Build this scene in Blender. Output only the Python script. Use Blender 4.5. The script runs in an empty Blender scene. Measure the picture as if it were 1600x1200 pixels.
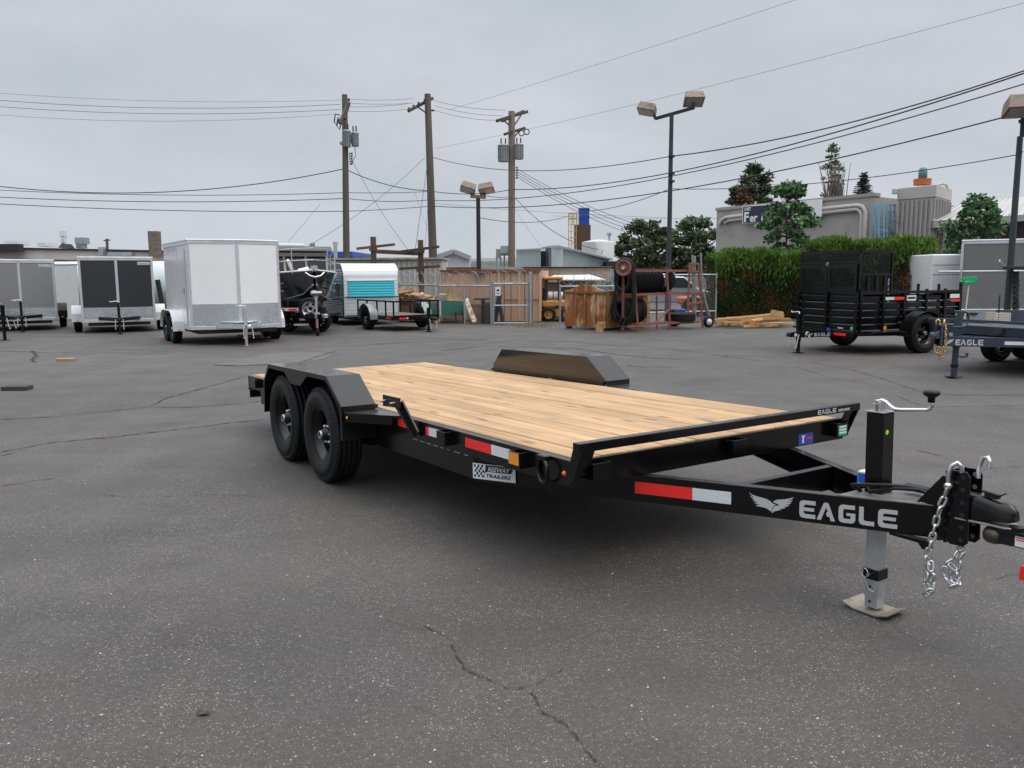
import bpy, bmesh, math, random
import numpy as np
from mathutils import Vector, Matrix, Euler
R = math.radians; PI = math.pi
S = bpy.context.scene; C = S.collection
random.seed(7)
# ------------------------------------------------------------ camera, sky, sun, exposure
CH, CF, CP, CR = 1.5365, 1280.0, .1328, -.0055       # eye height, focal length in px of the 1600 px frame, pitch, roll
cam = bpy.data.cameras.new('camera'); camo = bpy.data.objects.new('camera', cam); C.objects.link(camo)
cam.sensor_width = 36; cam.lens = CF/1600*36; cam.clip_start = .05; cam.clip_end = 3000
camo.matrix_world = Matrix.Translation((0, 0, CH)) @ Matrix.Rotation(PI/2-CP, 4, 'X') @ Matrix.Rotation(CR, 4, 'Z')
S.camera = camo
S.render.engine = 'CYCLES'
S.view_settings.view_transform = 'Standard'; S.view_settings.look = 'None'
S.view_settings.exposure = 0; S.view_settings.gamma = 1
SUN_EL, SUN_AZ = R(58), R(-20)      # azimuth from +X towards +Y
w = bpy.data.worlds.new('World'); S.world = w; w.use_nodes = True
nt = w.node_tree; N = nt.nodes; Lk = nt.links; N.clear()
out = N.new('ShaderNodeOutputWorld'); bg = N.new('ShaderNodeBackground'); bg.inputs[1].default_value = .1
sky = N.new('ShaderNodeTexSky'); sky.sky_type = 'NISHITA'; sky.sun_disc = False
sky.sun_elevation = SUN_EL; sky.sun_rotation = PI/2-SUN_AZ; sky.air_density = 1; sky.dust_density = 4
tc = N.new('ShaderNodeTexCoord'); sep = N.new('ShaderNodeSeparateXYZ'); Lk.new(tc.outputs['Generated'], sep.inputs[0])
ramp = N.new('ShaderNodeValToRGB'); Lk.new(sep.outputs['Z'], ramp.inputs[0])      # overcast: brighter towards the zenith
e = ramp.color_ramp.elements
e[0].position = 0; e[0].color = (.550, .600, .650, 1)
e[1].position = 1; e[1].color = (2.45, 2.50, 2.58, 1)
for p, c in ((.10, (.565, .600, .648)), (.22, (.548, .578, .620)), (.36, (.550, .598, .632)), (.62, (1.30, 1.34, 1.38))):
    k = e.new(p); k.color = (*c, 1)
mp = N.new('ShaderNodeMapping'); mp.inputs['Scale'].default_value = (1, 1, 2.6); Lk.new(tc.outputs['Generated'], mp.inputs[0])
nz = N.new('ShaderNodeTexNoise'); nz.inputs['Scale'].default_value = 3.2; nz.inputs['Detail'].default_value = 6; nz.inputs['Roughness'].default_value = .52
Lk.new(mp.outputs[0], nz.inputs['Vector'])
cr = N.new('ShaderNodeValToRGB'); Lk.new(nz.outputs['Fac'], cr.inputs[0])
cr.color_ramp.elements[0].position = .32; cr.color_ramp.elements[0].color = (.885, .915, .93, 1)
cr.color_ramp.elements[1].position = .68; cr.color_ramp.elements[1].color = (1.10, 1.075, 1.085, 1)
mu = N.new('ShaderNodeMix'); mu.data_type = 'RGBA'; mu.blend_type = 'MULTIPLY'; mu.inputs[0].default_value = 1
Lk.new(ramp.outputs[0], mu.inputs[6]); Lk.new(cr.outputs[0], mu.inputs[7])
sc = N.new('ShaderNodeVectorMath'); sc.operation = 'SCALE'; sc.inputs['Scale'].default_value = 10.75; Lk.new(mu.outputs[2], sc.inputs[0])
mx = N.new('ShaderNodeMix'); mx.data_type = 'RGBA'; mx.inputs[0].default_value = .94
Lk.new(sky.outputs[0], mx.inputs[6]); Lk.new(sc.outputs[0], mx.inputs[7])
Lk.new(mx.outputs[2], bg.inputs[0]); Lk.new(bg.outputs[0], out.inputs[0])
sl = bpy.data.lights.new('sun', 'SUN'); sl.energy = 1.2; sl.angle = R(35); sl.color = (1, .965, .92)
so = bpy.data.objects.new('sun', sl); C.objects.link(so)
sd = Vector((math.cos(SUN_AZ)*math.cos(SUN_EL), math.sin(SUN_AZ)*math.cos(SUN_EL), math.sin(SUN_EL)))
so.rotation_euler = sd.to_track_quat('Z', 'Y').to_euler(); so.location = (0, 0, 40)

# ------------------------------------------------------------ survey: sight lines of the photograph turned into places
_c, _s = math.cos(CP), math.sin(CP); _cr, _sr = math.cos(CR), math.sin(CR)
def ray(u, v):
    a, b = u-800, v-600; x = _cr*a+_sr*b; y = -_sr*a+_cr*b
    return Vector((x/CF, _c-_s*y/CF, -_s-_c*y/CF))
def G(u, v, z=0.0):
    d = ray(u, v); return Vector((0, 0, CH))+d*((z-CH)/d.z)
def P(u, v, Y):
    d = ray(u, v); return Vector((0, 0, CH))+d*(Y/d.y)

# ------------------------------------------------------------ mesh builder
class MB:
    def __init__(s): s.v = []; s.f = []; s.sm = []
    def add(s, vs, fs, sm=False):
        o = len(s.v); s.v += [tuple(p) for p in vs]
        for f in fs: s.f.append(tuple(i+o for i in f)); s.sm.append(sm)
        return s
    def box(s, c, d, rot=None):
        x, y, z = d[0]/2, d[1]/2, d[2]/2
        vs = [Vector((i*x, j*y, k*z)) for k in (-1, 1) for i, j in ((-1, -1), (1, -1), (1, 1), (-1, 1))]
        if rot is not None:
            m = rot if isinstance(rot, Matrix) else Euler(rot).to_matrix()
            vs = [m @ p for p in vs]
        c = Vector(c)
        return s.add([p+c for p in vs], [(3, 2, 1, 0), (4, 5, 6, 7), (0, 1, 5, 4), (1, 2, 6, 5), (2, 3, 7, 6), (3, 0, 4, 7)])
    def bb(s, x0, x1, y0, y1, z0, z1):
        return s.box(((x0+x1)/2, (y0+y1)/2, (z0+z1)/2), (abs(x1-x0), abs(y1-y0), abs(z1-z0)))
    def bar(s, p0, p1, w, h, up=(0, 0, 1)):          # square section between two points: w across, h along up
        p0, p1 = Vector(p0), Vector(p1); d = p1-p0; L = d.length; d.normalize(); u = Vector(up)
        sd = u.cross(d)
        if sd.length < 1e-4: sd = Vector((1, 0, 0)).cross(d)
        sd.normalize(); uu = d.cross(sd)
        return s.box((p0+p1)/2, (L, w, h), Matrix((d, sd, uu)).transposed())
    def cyl(s, p0, p1, r, r2=None, n=12, caps=True, sm=True):
        p0, p1 = Vector(p0), Vector(p1); r2 = r if r2 is None else r2
        q = (p1-p0).to_track_quat('Z', 'Y').to_matrix()
        a = [q @ Vector((math.cos(2*PI*i/n), math.sin(2*PI*i/n), 0)) for i in range(n)]
        vs = [p0+t*r for t in a]+[p1+t*r2 for t in a]
        s.add(vs, [(i, (i+1) % n, n+(i+1) % n, n+i) for i in range(n)], sm)
        if caps:
            s.add([p0+t*r for t in a], [tuple(range(n-1, -1, -1))]); s.add([p1+t*r2 for t in a], [tuple(range(n))])
        return s
    def tube(s, pts, r, n=6, closed=False, sm=True):
        pts = [Vector(p) for p in pts]; m = len(pts); rr = r if isinstance(r, (list, tuple)) else [r]*m
        vs = []; ref = None
        for i, p in enumerate(pts):
            if closed: t = pts[(i+1) % m]-pts[i-1]
            else: t = pts[min(i+1, m-1)]-pts[max(i-1, 0)]
            t.normalize()
            if ref is None:
                ref = t.cross(Vector((0, 0, 1)))
                if ref.length < .1: ref = t.cross(Vector((0, 1, 0)))
            ref = ref-t*ref.dot(t); ref.normalize(); b = t.cross(ref)
            vs += [p+(ref*math.cos(2*PI*k/n)+b*math.sin(2*PI*k/n))*rr[i] for k in range(n)]
        fs = []
        for i in range(m if closed else m-1):
            j = (i+1) % m
            fs += [(i*n+k, i*n+(k+1) % n, j*n+(k+1) % n, j*n+k) for k in range(n)]
        s.add(vs, fs, sm)
        if not closed: s.add(vs[:n], [tuple(range(n-1, -1, -1))]); s.add(vs[-n:], [tuple(range(n))])
        return s
    def lathe(s, prof, o=(0, 0, 0), ax='Y', n=24, sm=True):   # prof: (radius, height along axis)
        o = Vector(o); vs = []
        for r, h in prof:
            for i in range(n):
                a = 2*PI*i/n; c, d = r*math.cos(a), r*math.sin(a)
                vs.append(o+(Vector((c, h, d)) if ax == 'Y' else Vector((c, d, h)) if ax == 'Z' else Vector((h, c, d))))
        fs = [(i*n+k, i*n+(k+1) % n, (i+1)*n+(k+1) % n, (i+1)*n+k) for i in range(len(prof)-1) for k in range(n)]
        return s.add(vs, fs, sm)
    def prism(s, poly, o, u, v, d):                  # polygon in the plane o+u*a+v*b, thickened along d
        o, u, v, d = Vector(o), Vector(u), Vector(v), Vector(d); n = len(poly)
        a = [o+u*p+v*q for p, q in poly]; b = [p+d for p in a]
        return s.add(a+b, [tuple(range(n)), tuple(range(2*n-1, n-1, -1))]+[(i, n+i, n+(i+1) % n, (i+1) % n) for i in range(n)])
    def xz(s, poly, y0, y1): return s.prism(poly, (0, y0, 0), (1, 0, 0), (0, 0, 1), (0, y1-y0, 0))
    def yz(s, poly, x0, x1): return s.prism(poly, (x0, 0, 0), (0, 1, 0), (0, 0, 1), (x1-x0, 0, 0))
    def xy(s, poly, z0, z1): return s.prism(poly, (0, 0, z0), (1, 0, 0), (0, 1, 0), (0, 0, z1-z0))
    def flat(s, poly, o, u, v):
        o, u, v = Vector(o), Vector(u), Vector(v)
        return s.add([o+u*p+v*q for p, q in poly], [tuple(range(len(poly)))])
    def torus(s, c, ax, Rr, r, n=20, m=8, arc=2*PI, a0=0):
        q = Vector(ax).to_track_quat('Z', 'Y').to_matrix(); c = Vector(c); full = abs(arc-2*PI) < 1e-6
        k = n if full else n+1
        return s.tube([c+q @ Vector((Rr*math.cos(a0+arc*i/n), Rr*math.sin(a0+arc*i/n), 0)) for i in range(k)], r, m, full)
    def xf(s, m):
        s.v = [tuple(m @ Vector(p)) for p in s.v]; return s
    def mesh(s, name, mat, bevel=0):
        me = bpy.data.meshes.new(name); me.from_pydata(s.v, [], s.f)
        me.polygons.foreach_set('use_smooth', s.sm)
        bm = bmesh.new(); bm.from_mesh(me)
        bmesh.ops.recalc_face_normals(bm, faces=bm.faces)
        if bevel:
            ed = [x for x in bm.edges if len(x.link_faces) == 2 and not (x.link_faces[0].smooth and x.link_faces[1].smooth)
                  and x.calc_face_angle(0) > .5]
            bmesh.ops.bevel(bm, geom=ed, offset=bevel, segments=1, affect='EDGES', clamp_overlap=True)
        bm.to_mesh(me); bm.free()
        for m in (mat if isinstance(mat, (list, tuple)) else (mat,)): me.materials.append(m)
        return me
    def build(s, name, mat, parent=None, bevel=0): return link(name, s.mesh(name, mat, bevel), parent)
def link(name, me, parent=None, loc=None, rot=None):
    o = bpy.data.objects.new(name, me); C.objects.link(o)
    if parent: o.parent = parent
    if loc is not None: o.location = loc
    if rot is not None: o.rotation_euler = rot
    return o
def thing(name, label, cat, loc=(0, 0, 0), rz=0, group=None):
    o = bpy.data.objects.new(name, None); C.objects.link(o); o.location = loc; o.rotation_euler = (0, 0, rz)
    o.empty_display_size = .2
    return tag(o, label, cat, group)
def tag(o, label, cat, group=None):
    o['label'] = label; o['category'] = cat
    if group: o['group'] = group
    return o
def empty(name, parent, loc=(0, 0, 0), rot=(0, 0, 0)):
    o = bpy.data.objects.new(name, None); C.objects.link(o); o.parent = parent; o.location = loc; o.rotation_euler = rot; return o
def struct(o, kind='structure'): o['kind'] = kind; return o
def copy_tree(o, parent=None):
    c = o.copy(); C.objects.link(c)
    if parent: c.parent = parent
    for ch in o.children: copy_tree(ch, c)
    return c

# ------------------------------------------------------------ materials
MATS = {}
def mat(name, col, rough=.6, metal=0, var=.12, vs=4.0, bump=0, bs=60, rand=0, stain=None, streak=False, spec=.5, island=0, coat=0, alpha=1, trans=0):
    if name in MATS: return MATS[name]
    m = bpy.data.materials.new(name); m.use_nodes = True; MATS[name] = m
    t = m.node_tree; n = t.nodes; l = t.links; b = n['Principled BSDF']
    b.inputs['Roughness'].default_value = rough; b.inputs['Metallic'].default_value = metal
    b.inputs['Specular IOR Level'].default_value = spec; b.inputs['Coat Weight'].default_value = coat
    b.inputs['Coat Roughness'].default_value = .08
    b.inputs['Alpha'].default_value = alpha; b.inputs['Transmission Weight'].default_value = trans
    tcn = n.new('ShaderNodeTexCoord'); crd = tcn.outputs['Object']
    if streak:
        mpp = n.new('ShaderNodeMapping'); mpp.inputs['Scale'].default_value = (1, 1, .12 if streak is True else streak); l.new(crd, mpp.inputs[0]); crd2 = mpp.outputs[0]
    else: crd2 = crd
    z = n.new('ShaderNodeTexNoise'); z.inputs['Scale'].default_value = vs; z.inputs['Detail'].default_value = 6; z.inputs['Roughness'].default_value = .6
    l.new(crd2, z.inputs['Vector'])
    mr = n.new('ShaderNodeMapRange'); mr.inputs[1].default_value = .25; mr.inputs[2].default_value = .75
    mr.inputs[3].default_value = 1-var; mr.inputs[4].default_value = 1+var; l.new(z.outputs['Fac'], mr.inputs[0])
    sv = n.new('ShaderNodeVectorMath'); sv.operation = 'SCALE'; sv.inputs[0].default_value = col[:3]; l.new(mr.outputs[0], sv.inputs['Scale'])
    cur = sv.outputs[0]
    if rand or island:
        if island: src = n.new('ShaderNodeNewGeometry').outputs['Random Per Island']
        else: src = n.new('ShaderNodeObjectInfo').outputs['Random']
        k = island or rand
        m2 = n.new('ShaderNodeMapRange'); m2.inputs[3].default_value = 1-k; m2.inputs[4].default_value = 1+k; l.new(src, m2.inputs[0])
        s2 = n.new('ShaderNodeVectorMath'); s2.operation = 'SCALE'; l.new(cur, s2.inputs[0]); l.new(m2.outputs[0], s2.inputs['Scale']); cur = s2.outputs[0]
    if stain:      # (colour, threshold, scale)
        z2 = n.new('ShaderNodeTexNoise'); z2.inputs['Scale'].default_value = stain[2]; z2.inputs['Detail'].default_value = 8; z2.inputs['Roughness'].default_value = .68
        l.new(crd2, z2.inputs['Vector'])
        r2 = n.new('ShaderNodeMapRange'); r2.inputs[1].default_value = stain[1]-.06; r2.inputs[2].default_value = stain[1]+.08; l.new(z2.outputs['Fac'], r2.inputs[0])
        mm = n.new('ShaderNodeMix'); mm.data_type = 'RGBA'; l.new(r2.outputs[0], mm.inputs[0]); l.new(cur, mm.inputs[6]); mm.inputs[7].default_value = (*stain[0], 1); cur = mm.outputs[2]
    l.new(cur, b.inputs['Base Color'])
    rr = n.new('ShaderNodeMapRange'); rr.inputs[3].default_value = max(0, rough-.06); rr.inputs[4].default_value = min(1, rough+.08); l.new(z.outputs['Fac'], rr.inputs[0]); l.new(rr.outputs[0], b.inputs['Roughness'])
    if bump:
        bz = n.new('ShaderNodeTexNoise'); bz.inputs['Scale'].default_value = bs; bz.inputs['Detail'].default_value = 4; l.new(crd, bz.inputs['Vector'])
        bp = n.new('ShaderNodeBump'); bp.inputs['Strength'].default_value = bump; bp.inputs['Distance'].default_value = .01; l.new(bz.outputs['Fac'], bp.inputs['Height']); l.new(bp.outputs[0], b.inputs['Normal'])
    return m
def dust_sheen(m, col=(.045, .042, .039), lo=.8):      # level faces painted paler: dusty film plus sky sheen put into the colour
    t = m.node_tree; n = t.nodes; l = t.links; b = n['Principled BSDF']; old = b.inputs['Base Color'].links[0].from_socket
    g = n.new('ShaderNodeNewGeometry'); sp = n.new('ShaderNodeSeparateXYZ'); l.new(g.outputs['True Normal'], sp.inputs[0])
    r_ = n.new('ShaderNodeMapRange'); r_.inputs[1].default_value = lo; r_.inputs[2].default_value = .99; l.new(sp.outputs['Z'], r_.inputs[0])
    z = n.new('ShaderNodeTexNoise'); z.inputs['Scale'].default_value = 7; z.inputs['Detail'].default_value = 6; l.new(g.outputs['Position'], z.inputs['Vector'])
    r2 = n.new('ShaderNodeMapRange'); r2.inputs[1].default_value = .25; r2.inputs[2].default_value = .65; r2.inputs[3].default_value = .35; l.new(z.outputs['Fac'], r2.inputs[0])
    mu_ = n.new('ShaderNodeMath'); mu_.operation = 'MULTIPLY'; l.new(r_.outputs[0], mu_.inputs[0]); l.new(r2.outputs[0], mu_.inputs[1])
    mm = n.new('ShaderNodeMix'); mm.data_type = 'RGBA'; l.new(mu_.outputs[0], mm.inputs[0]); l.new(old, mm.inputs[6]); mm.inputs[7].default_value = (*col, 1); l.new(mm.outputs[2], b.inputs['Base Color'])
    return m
def tread(name, col, rough, metal, sc, strength=.6):      # raised diamond tread plate
    m = mat(name, col, rough, metal, .15, 3); t = m.node_tree; n = t.nodes; l = t.links; b = n['Principled BSDF']
    tcn = n.new('ShaderNodeTexCoord'); hs = []
    for a in (45, -45):
        mp_ = n.new('ShaderNodeMapping'); mp_.inputs['Rotation'].default_value = (R(a), R(a), R(a)); l.new(tcn.outputs['Object'], mp_.inputs[0])
        mp_.inputs['Scale'].default_value = (sc, sc, sc)
        v = n.new('ShaderNodeTexVoronoi'); v.inputs['Randomness'].default_value = 0; l.new(mp_.outputs[0], v.inputs['Vector']); hs.append(v.outputs['Distance'])
    mi = n.new('ShaderNodeMath'); mi.operation = 'MINIMUM'; l.new(hs[0], mi.inputs[0]); l.new(hs[1], mi.inputs[1])
    r_ = n.new('ShaderNodeMapRange'); r_.inputs[1].default_value = .2; r_.inputs[2].default_value = .3; r_.inputs[3].default_value = 1; r_.inputs[4].default_value = 0; l.new(mi.outputs[0], r_.inputs[0])
    bp = n.new('ShaderNodeBump'); bp.inputs['Strength'].default_value = strength; bp.inputs['Distance'].default_value = .004; l.new(r_.outputs[0], bp.inputs['Height']); l.new(bp.outputs[0], b.inputs['Normal'])
    return m
def woodmat(name, col, axis=0, sc=1.0, rand=.12, dark=.55, rough=.7, knots=True):
    if name in MATS: return MATS[name]
    m = bpy.data.materials.new(name); m.use_nodes = True; MATS[name] = m
    t = m.node_tree; n = t.nodes; l = t.links; b = n['Principled BSDF']; b.inputs['Roughness'].default_value = rough; b.inputs['Specular IOR Level'].default_value = .25
    tcn = n.new('ShaderNodeTexCoord'); oi = n.new('ShaderNodeObjectInfo')
    off = n.new('ShaderNodeVectorMath'); off.operation = 'SCALE'; off.inputs[0].default_value = (13, 17, 29); l.new(oi.outputs['Random'], off.inputs['Scale'])
    ad = n.new('ShaderNodeVectorMath'); l.new(tcn.outputs['Object'], ad.inputs[0]); l.new(off.outputs[0], ad.inputs[1])
    mp_ = n.new('ShaderNodeMapping'); s3 = [30*sc, 30*sc, 30*sc]; s3[axis] = 1.1*sc; mp_.inputs['Scale'].default_value = s3; l.new(ad.outputs[0], mp_.inputs[0])
    z = n.new('ShaderNodeTexNoise'); z.inputs['Scale'].default_value = 1; z.inputs['Detail'].default_value = 5; z.inputs['Distortion'].default_value = .6; l.new(mp_.outputs[0], z.inputs['Vector'])
    r_ = n.new('ShaderNodeValToRGB'); l.new(z.outputs['Fac'], r_.inputs[0])
    e = r_.color_ramp.elements; e[0].position = .3; e[0].color = (*[c*dark for c in col], 1); e[1].position = .62; e[1].color = (*col, 1)
    cur = r_.outputs[0]
    if knots:
        mk = n.new('ShaderNodeMapping'); s4 = [9*sc]*3; s4[axis] = 2.6*sc; mk.inputs['Scale'].default_value = s4; l.new(ad.outputs[0], mk.inputs[0])
        v = n.new('ShaderNodeTexVoronoi'); v.inputs['Scale'].default_value = 1; l.new(mk.outputs[0], v.inputs['Vector'])
        kr = n.new('ShaderNodeMapRange'); kr.inputs[1].default_value = .06; kr.inputs[2].default_value = .2; kr.inputs[3].default_value = .45; kr.inputs[4].default_value = 1; l.new(v.outputs['Distance'], kr.inputs[0])
        k2 = n.new('ShaderNodeVectorMath'); k2.operation = 'SCALE'; l.new(cur, k2.inputs[0]); l.new(kr.outputs[0], k2.inputs['Scale']); cur = k2.outputs[0]
        zl = n.new('ShaderNodeTexNoise'); zl.inputs['Scale'].default_value = 1.7; zl.inputs['Detail'].default_value = 5; l.new(ad.outputs[0], zl.inputs['Vector'])
        ml = n.new('ShaderNodeMapRange'); ml.inputs[1].default_value = .3; ml.inputs[2].default_value = .7; ml.inputs[3].default_value = .8; ml.inputs[4].default_value = 1.12; l.new(zl.outputs['Fac'], ml.inputs[0])
        k3 = n.new('ShaderNodeVectorMath'); k3.operation = 'SCALE'; l.new(cur, k3.inputs[0]); l.new(ml.outputs[0], k3.inputs['Scale']); cur = k3.outputs[0]
    m2 = n.new('ShaderNodeMapRange'); m2.inputs[3].default_value = 1-rand; m2.inputs[4].default_value = 1+rand; l.new(oi.outputs['Random'], m2.inputs[0])
    s2 = n.new('ShaderNodeVectorMath'); s2.operation = 'SCALE'; l.new(cur, s2.inputs[0]); l.new(m2.outputs[0], s2.inputs['Scale'])
    l.new(s2.outputs[0], b.inputs['Base Color'])
    bp = n.new('ShaderNodeBump'); bp.inputs['Strength'].default_value = .25; bp.inputs['Distance'].default_value = .004; l.new(z.outputs['Fac'], bp.inputs['Height']); l.new(bp.outputs[0], b.inputs['Normal'])
    return m
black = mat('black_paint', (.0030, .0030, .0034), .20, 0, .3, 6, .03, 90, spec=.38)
dust_sheen(black)
blackm = mat('black_satin', (.007, .007, .007), .42, 0, .3, 5, spec=.3)
rubber = mat('rubber', (.007, .007, .0075), .62, 0, .35, 8, .12, 120, spec=.25)
zinc = mat('zinc', (.62, .63, .64), .3, .9, .2, 14)
galv = mat('galvanised', (.42, .45, .47), .42, .7, .2, 9)
steel = mat('steel', (.33, .335, .33), .45, .75, .2, 9)
chrome = mat('chrome', (.8, .8, .8), .12, 1, .05, 9)
wht = mat('white_paint', (.72, .73, .74), .35, 0, .05, 3)
alu = mat('aluminium_trim', (.62, .64, .66), .32, .6, .1, 6)
redr = mat('red_reflector', (.82, .025, .02), .35, 0, .1, 60)
whr = mat('white_reflector', (.64, .68, .70), .4, 0, .12, 60)
ambr = mat('amber_reflector', (.75, .30, .02), .3, 0, .1, 60)
print_ = mat('silver_print', (.46, .475, .49), .5, 0, .04, 3)
inkb = mat('black_ink', (.012, .012, .013), .6, 0, 0, 3)
glass_d = mat('dark_glass', (.012, .015, .018), .06, 0, .1, 3)
def text_part(body, size, m, parent, mtx, width=None, shear=0.0, name='lettering', bold=.0):
    cu = bpy.data.curves.new('t', 'FONT'); cu.body = body; cu.size = size; cu.shear = shear; cu.offset = bold; cu.resolution_u = 3; cu.extrude = .0005
    ob = bpy.data.objects.new('t', cu); C.objects.link(ob)
    me = bpy.data.meshes.new_from_object(ob); bpy.data.objects.remove(ob); bpy.data.curves.remove(cu)
    xs = [v.co.x for v in me.vertices] or [0, 1]
    sx = width/(max(xs)-min(xs)) if width else 1
    me.transform(Matrix.Translation((-min(xs)*sx, 0, 0)) @ Matrix.Diagonal((sx, 1, 1, 1)))
    me.materials.clear(); me.materials.append(m); me.name = name
    o = bpy.data.objects.new(name, me); C.objects.link(o); o.parent = parent; o.matrix_local = mtx; return o
def frame(o, u, v):     # matrix whose x runs along u, y along v, z out of the surface
    u, v = Vector(u).normalized(), Vector(v).normalized(); wv = u.cross(v); m = Matrix((u, v, wv)).transposed().to_4x4(); m.translation = Vector(o); return m
# ------------------------------------------------------------ ground
def asphalt():
    m = bpy.data.materials.new('asphalt'); m.use_nodes = True; t = m.node_tree; n = t.nodes; l = t.links; b = n['Principled BSDF']
    g = n.new('ShaderNodeNewGeometry').outputs['Position']
    def noise(sc, det, rg, vec=None):
        z = n.new('ShaderNodeTexNoise'); z.inputs['Scale'].default_value = sc; z.inputs['Detail'].default_value = det; z.inputs['Roughness'].default_value = rg
        l.new(vec or g, z.inputs['Vector']); return z.outputs['Fac']
    def mapr(src, a, c, d, e):
        r = n.new('ShaderNodeMapRange'); r.inputs[1].default_value = a; r.inputs[2].default_value = c; r.inputs[3].default_value = d; r.inputs[4].default_value = e; l.new(src, r.inputs[0]); return r.outputs[0]
    def mul(a, c):
        x = n.new('ShaderNodeMath'); x.operation = 'MULTIPLY'; l.new(a, x.inputs[0]); l.new(c, x.inputs[1]); return x.outputs[0]
    big = mapr(noise(.16, 5, .62), .3, .7, .76, 1.26); mid = mapr(noise(1.6, 6, .65), .3, .7, .84, 1.16); fine = mapr(noise(38, 5, .75), .25, .75, .62, 1.38)
    mp = n.new('ShaderNodeMapping'); mp.inputs['Rotation'].default_value = (0, 0, R(-35)); mp.inputs['Scale'].default_value = (.12, 1.3, 1); l.new(g, mp.inputs[0])
    strk = mapr(noise(1.0, 5, .6, mp.outputs[0]), .3, .7, .88, 1.12)
    stn = mapr(noise(.75, 7, .7), .54, .70, 1, .74); k = mul(mul(mul(big, mid), mul(fine, strk)), stn)
    base = n.new('ShaderNodeVectorMath'); base.operation = 'SCALE'; base.inputs[0].default_value = (.0615, .0562, .0520); l.new(k, base.inputs['Scale'])
    cur = base.outputs[0]; pat = mapr(noise(1.3, 5, .65), .36, .64, .30, 1.05)
    for sc, th, col, cut in ((95, .34, (.34, .325, .30), .66), (52, .26, (.34, .30, .265), .84), (190, .36, (.27, .265, .26), .60), (70, .34, (.022, .022, .024), .70), (34, .16, (.42, .40, .38), .86)):
        v = n.new('ShaderNodeTexVoronoi'); v.inputs['Scale'].default_value = sc; l.new(g, v.inputs['Vector'])
        sp = n.new('ShaderNodeSeparateColor'); l.new(v.outputs['Color'], sp.inputs[0])
        f = mul(mapr(v.outputs['Distance'], th*.6, th, 1, 0), mul(mapr(sp.outputs[0], cut, cut+.14, 0, .85), pat))
        mx_ = n.new('ShaderNodeMix'); mx_.data_type = 'RGBA'; l.new(f, mx_.inputs[0]); l.new(cur, mx_.inputs[6]); mx_.inputs[7].default_value = (*col, 1); cur = mx_.outputs[2]
    l.new(cur, b.inputs['Base Color']); b.inputs['Roughness'].default_value = .8; b.inputs['Specular IOR Level'].default_value = .55
    l.new(mapr(noise(1.1, 4, .6), .3, .7, .58, .82), b.inputs['Roughness'])
    bz = noise(75, 5, .7); bp = n.new('ShaderNodeBump'); bp.inputs['Strength'].default_value = .55; bp.inputs['Distance'].default_value = .008; l.new(bz, bp.inputs['Height']); l.new(bp.outputs[0], b.inputs['Normal'])
    return m
asph = asphalt()
gm = MB(); gm.add([(-700, -60, 0), (700, -60, 0), (700, 1300, 0), (-700, 1300, 0)], [(0, 1, 2, 3)])
struct(gm.build('ground', asph))
patchm = mat('asphalt_patch', (.105, .102, .097), .85, 0, .2, 2.5, .4, 70)
pm = MB(); pp = [G(*q, z=.004) for q in ((334, 570), (372, 561), (420, 553), (470, 550), (522, 553), (505, 561), (470, 567), (425, 569), (385, 571))]
pm.add(pp, [tuple(range(len(pp)))]); struct(pm.build('ground_patch', patchm))
crm = mat('crack_fill', (.026, .024, .022), .95, 0, .3, 8)
def crack(pts, wd, sub=5, jit=.3, z=.006):
    pts = [G(*p, z=z) for p in pts]; q = [pts[0]]
    for a, b_ in zip(pts, pts[1:]):
        d = b_-a; sd_ = Vector((-d.y, d.x, 0)).normalized(); k = max(2, min(60, int(d.length/(.014 if wd < .008 else .05))))
        for i in range(1, k+1):
            f = i/k; q.append(a+d*f+sd_*random.gauss(0, 1)*min(.05, jit*wd*1.6)*(1 if i < k else 0))
    vs = []
    for i, p in enumerate(q):
        d = q[min(i+1, len(q)-1)]-q[max(i-1, 0)]; s_ = Vector((-d.y, d.x, 0)); s_.normalize()
        ww = wd*random.choice((.12, .35, .6, .8, 1.15) if wd < .008 else (.5, .8, 1.1, 1.6))*(.25 if i in (0, len(q)-1) else 1); vs += [p-s_*ww/2, p+s_*ww/2]
    CK.add(vs, [(2*i, 2*i+1, 2*i+3, 2*i+2) for i in range(len(q)-1)])
CK = MB()
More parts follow.
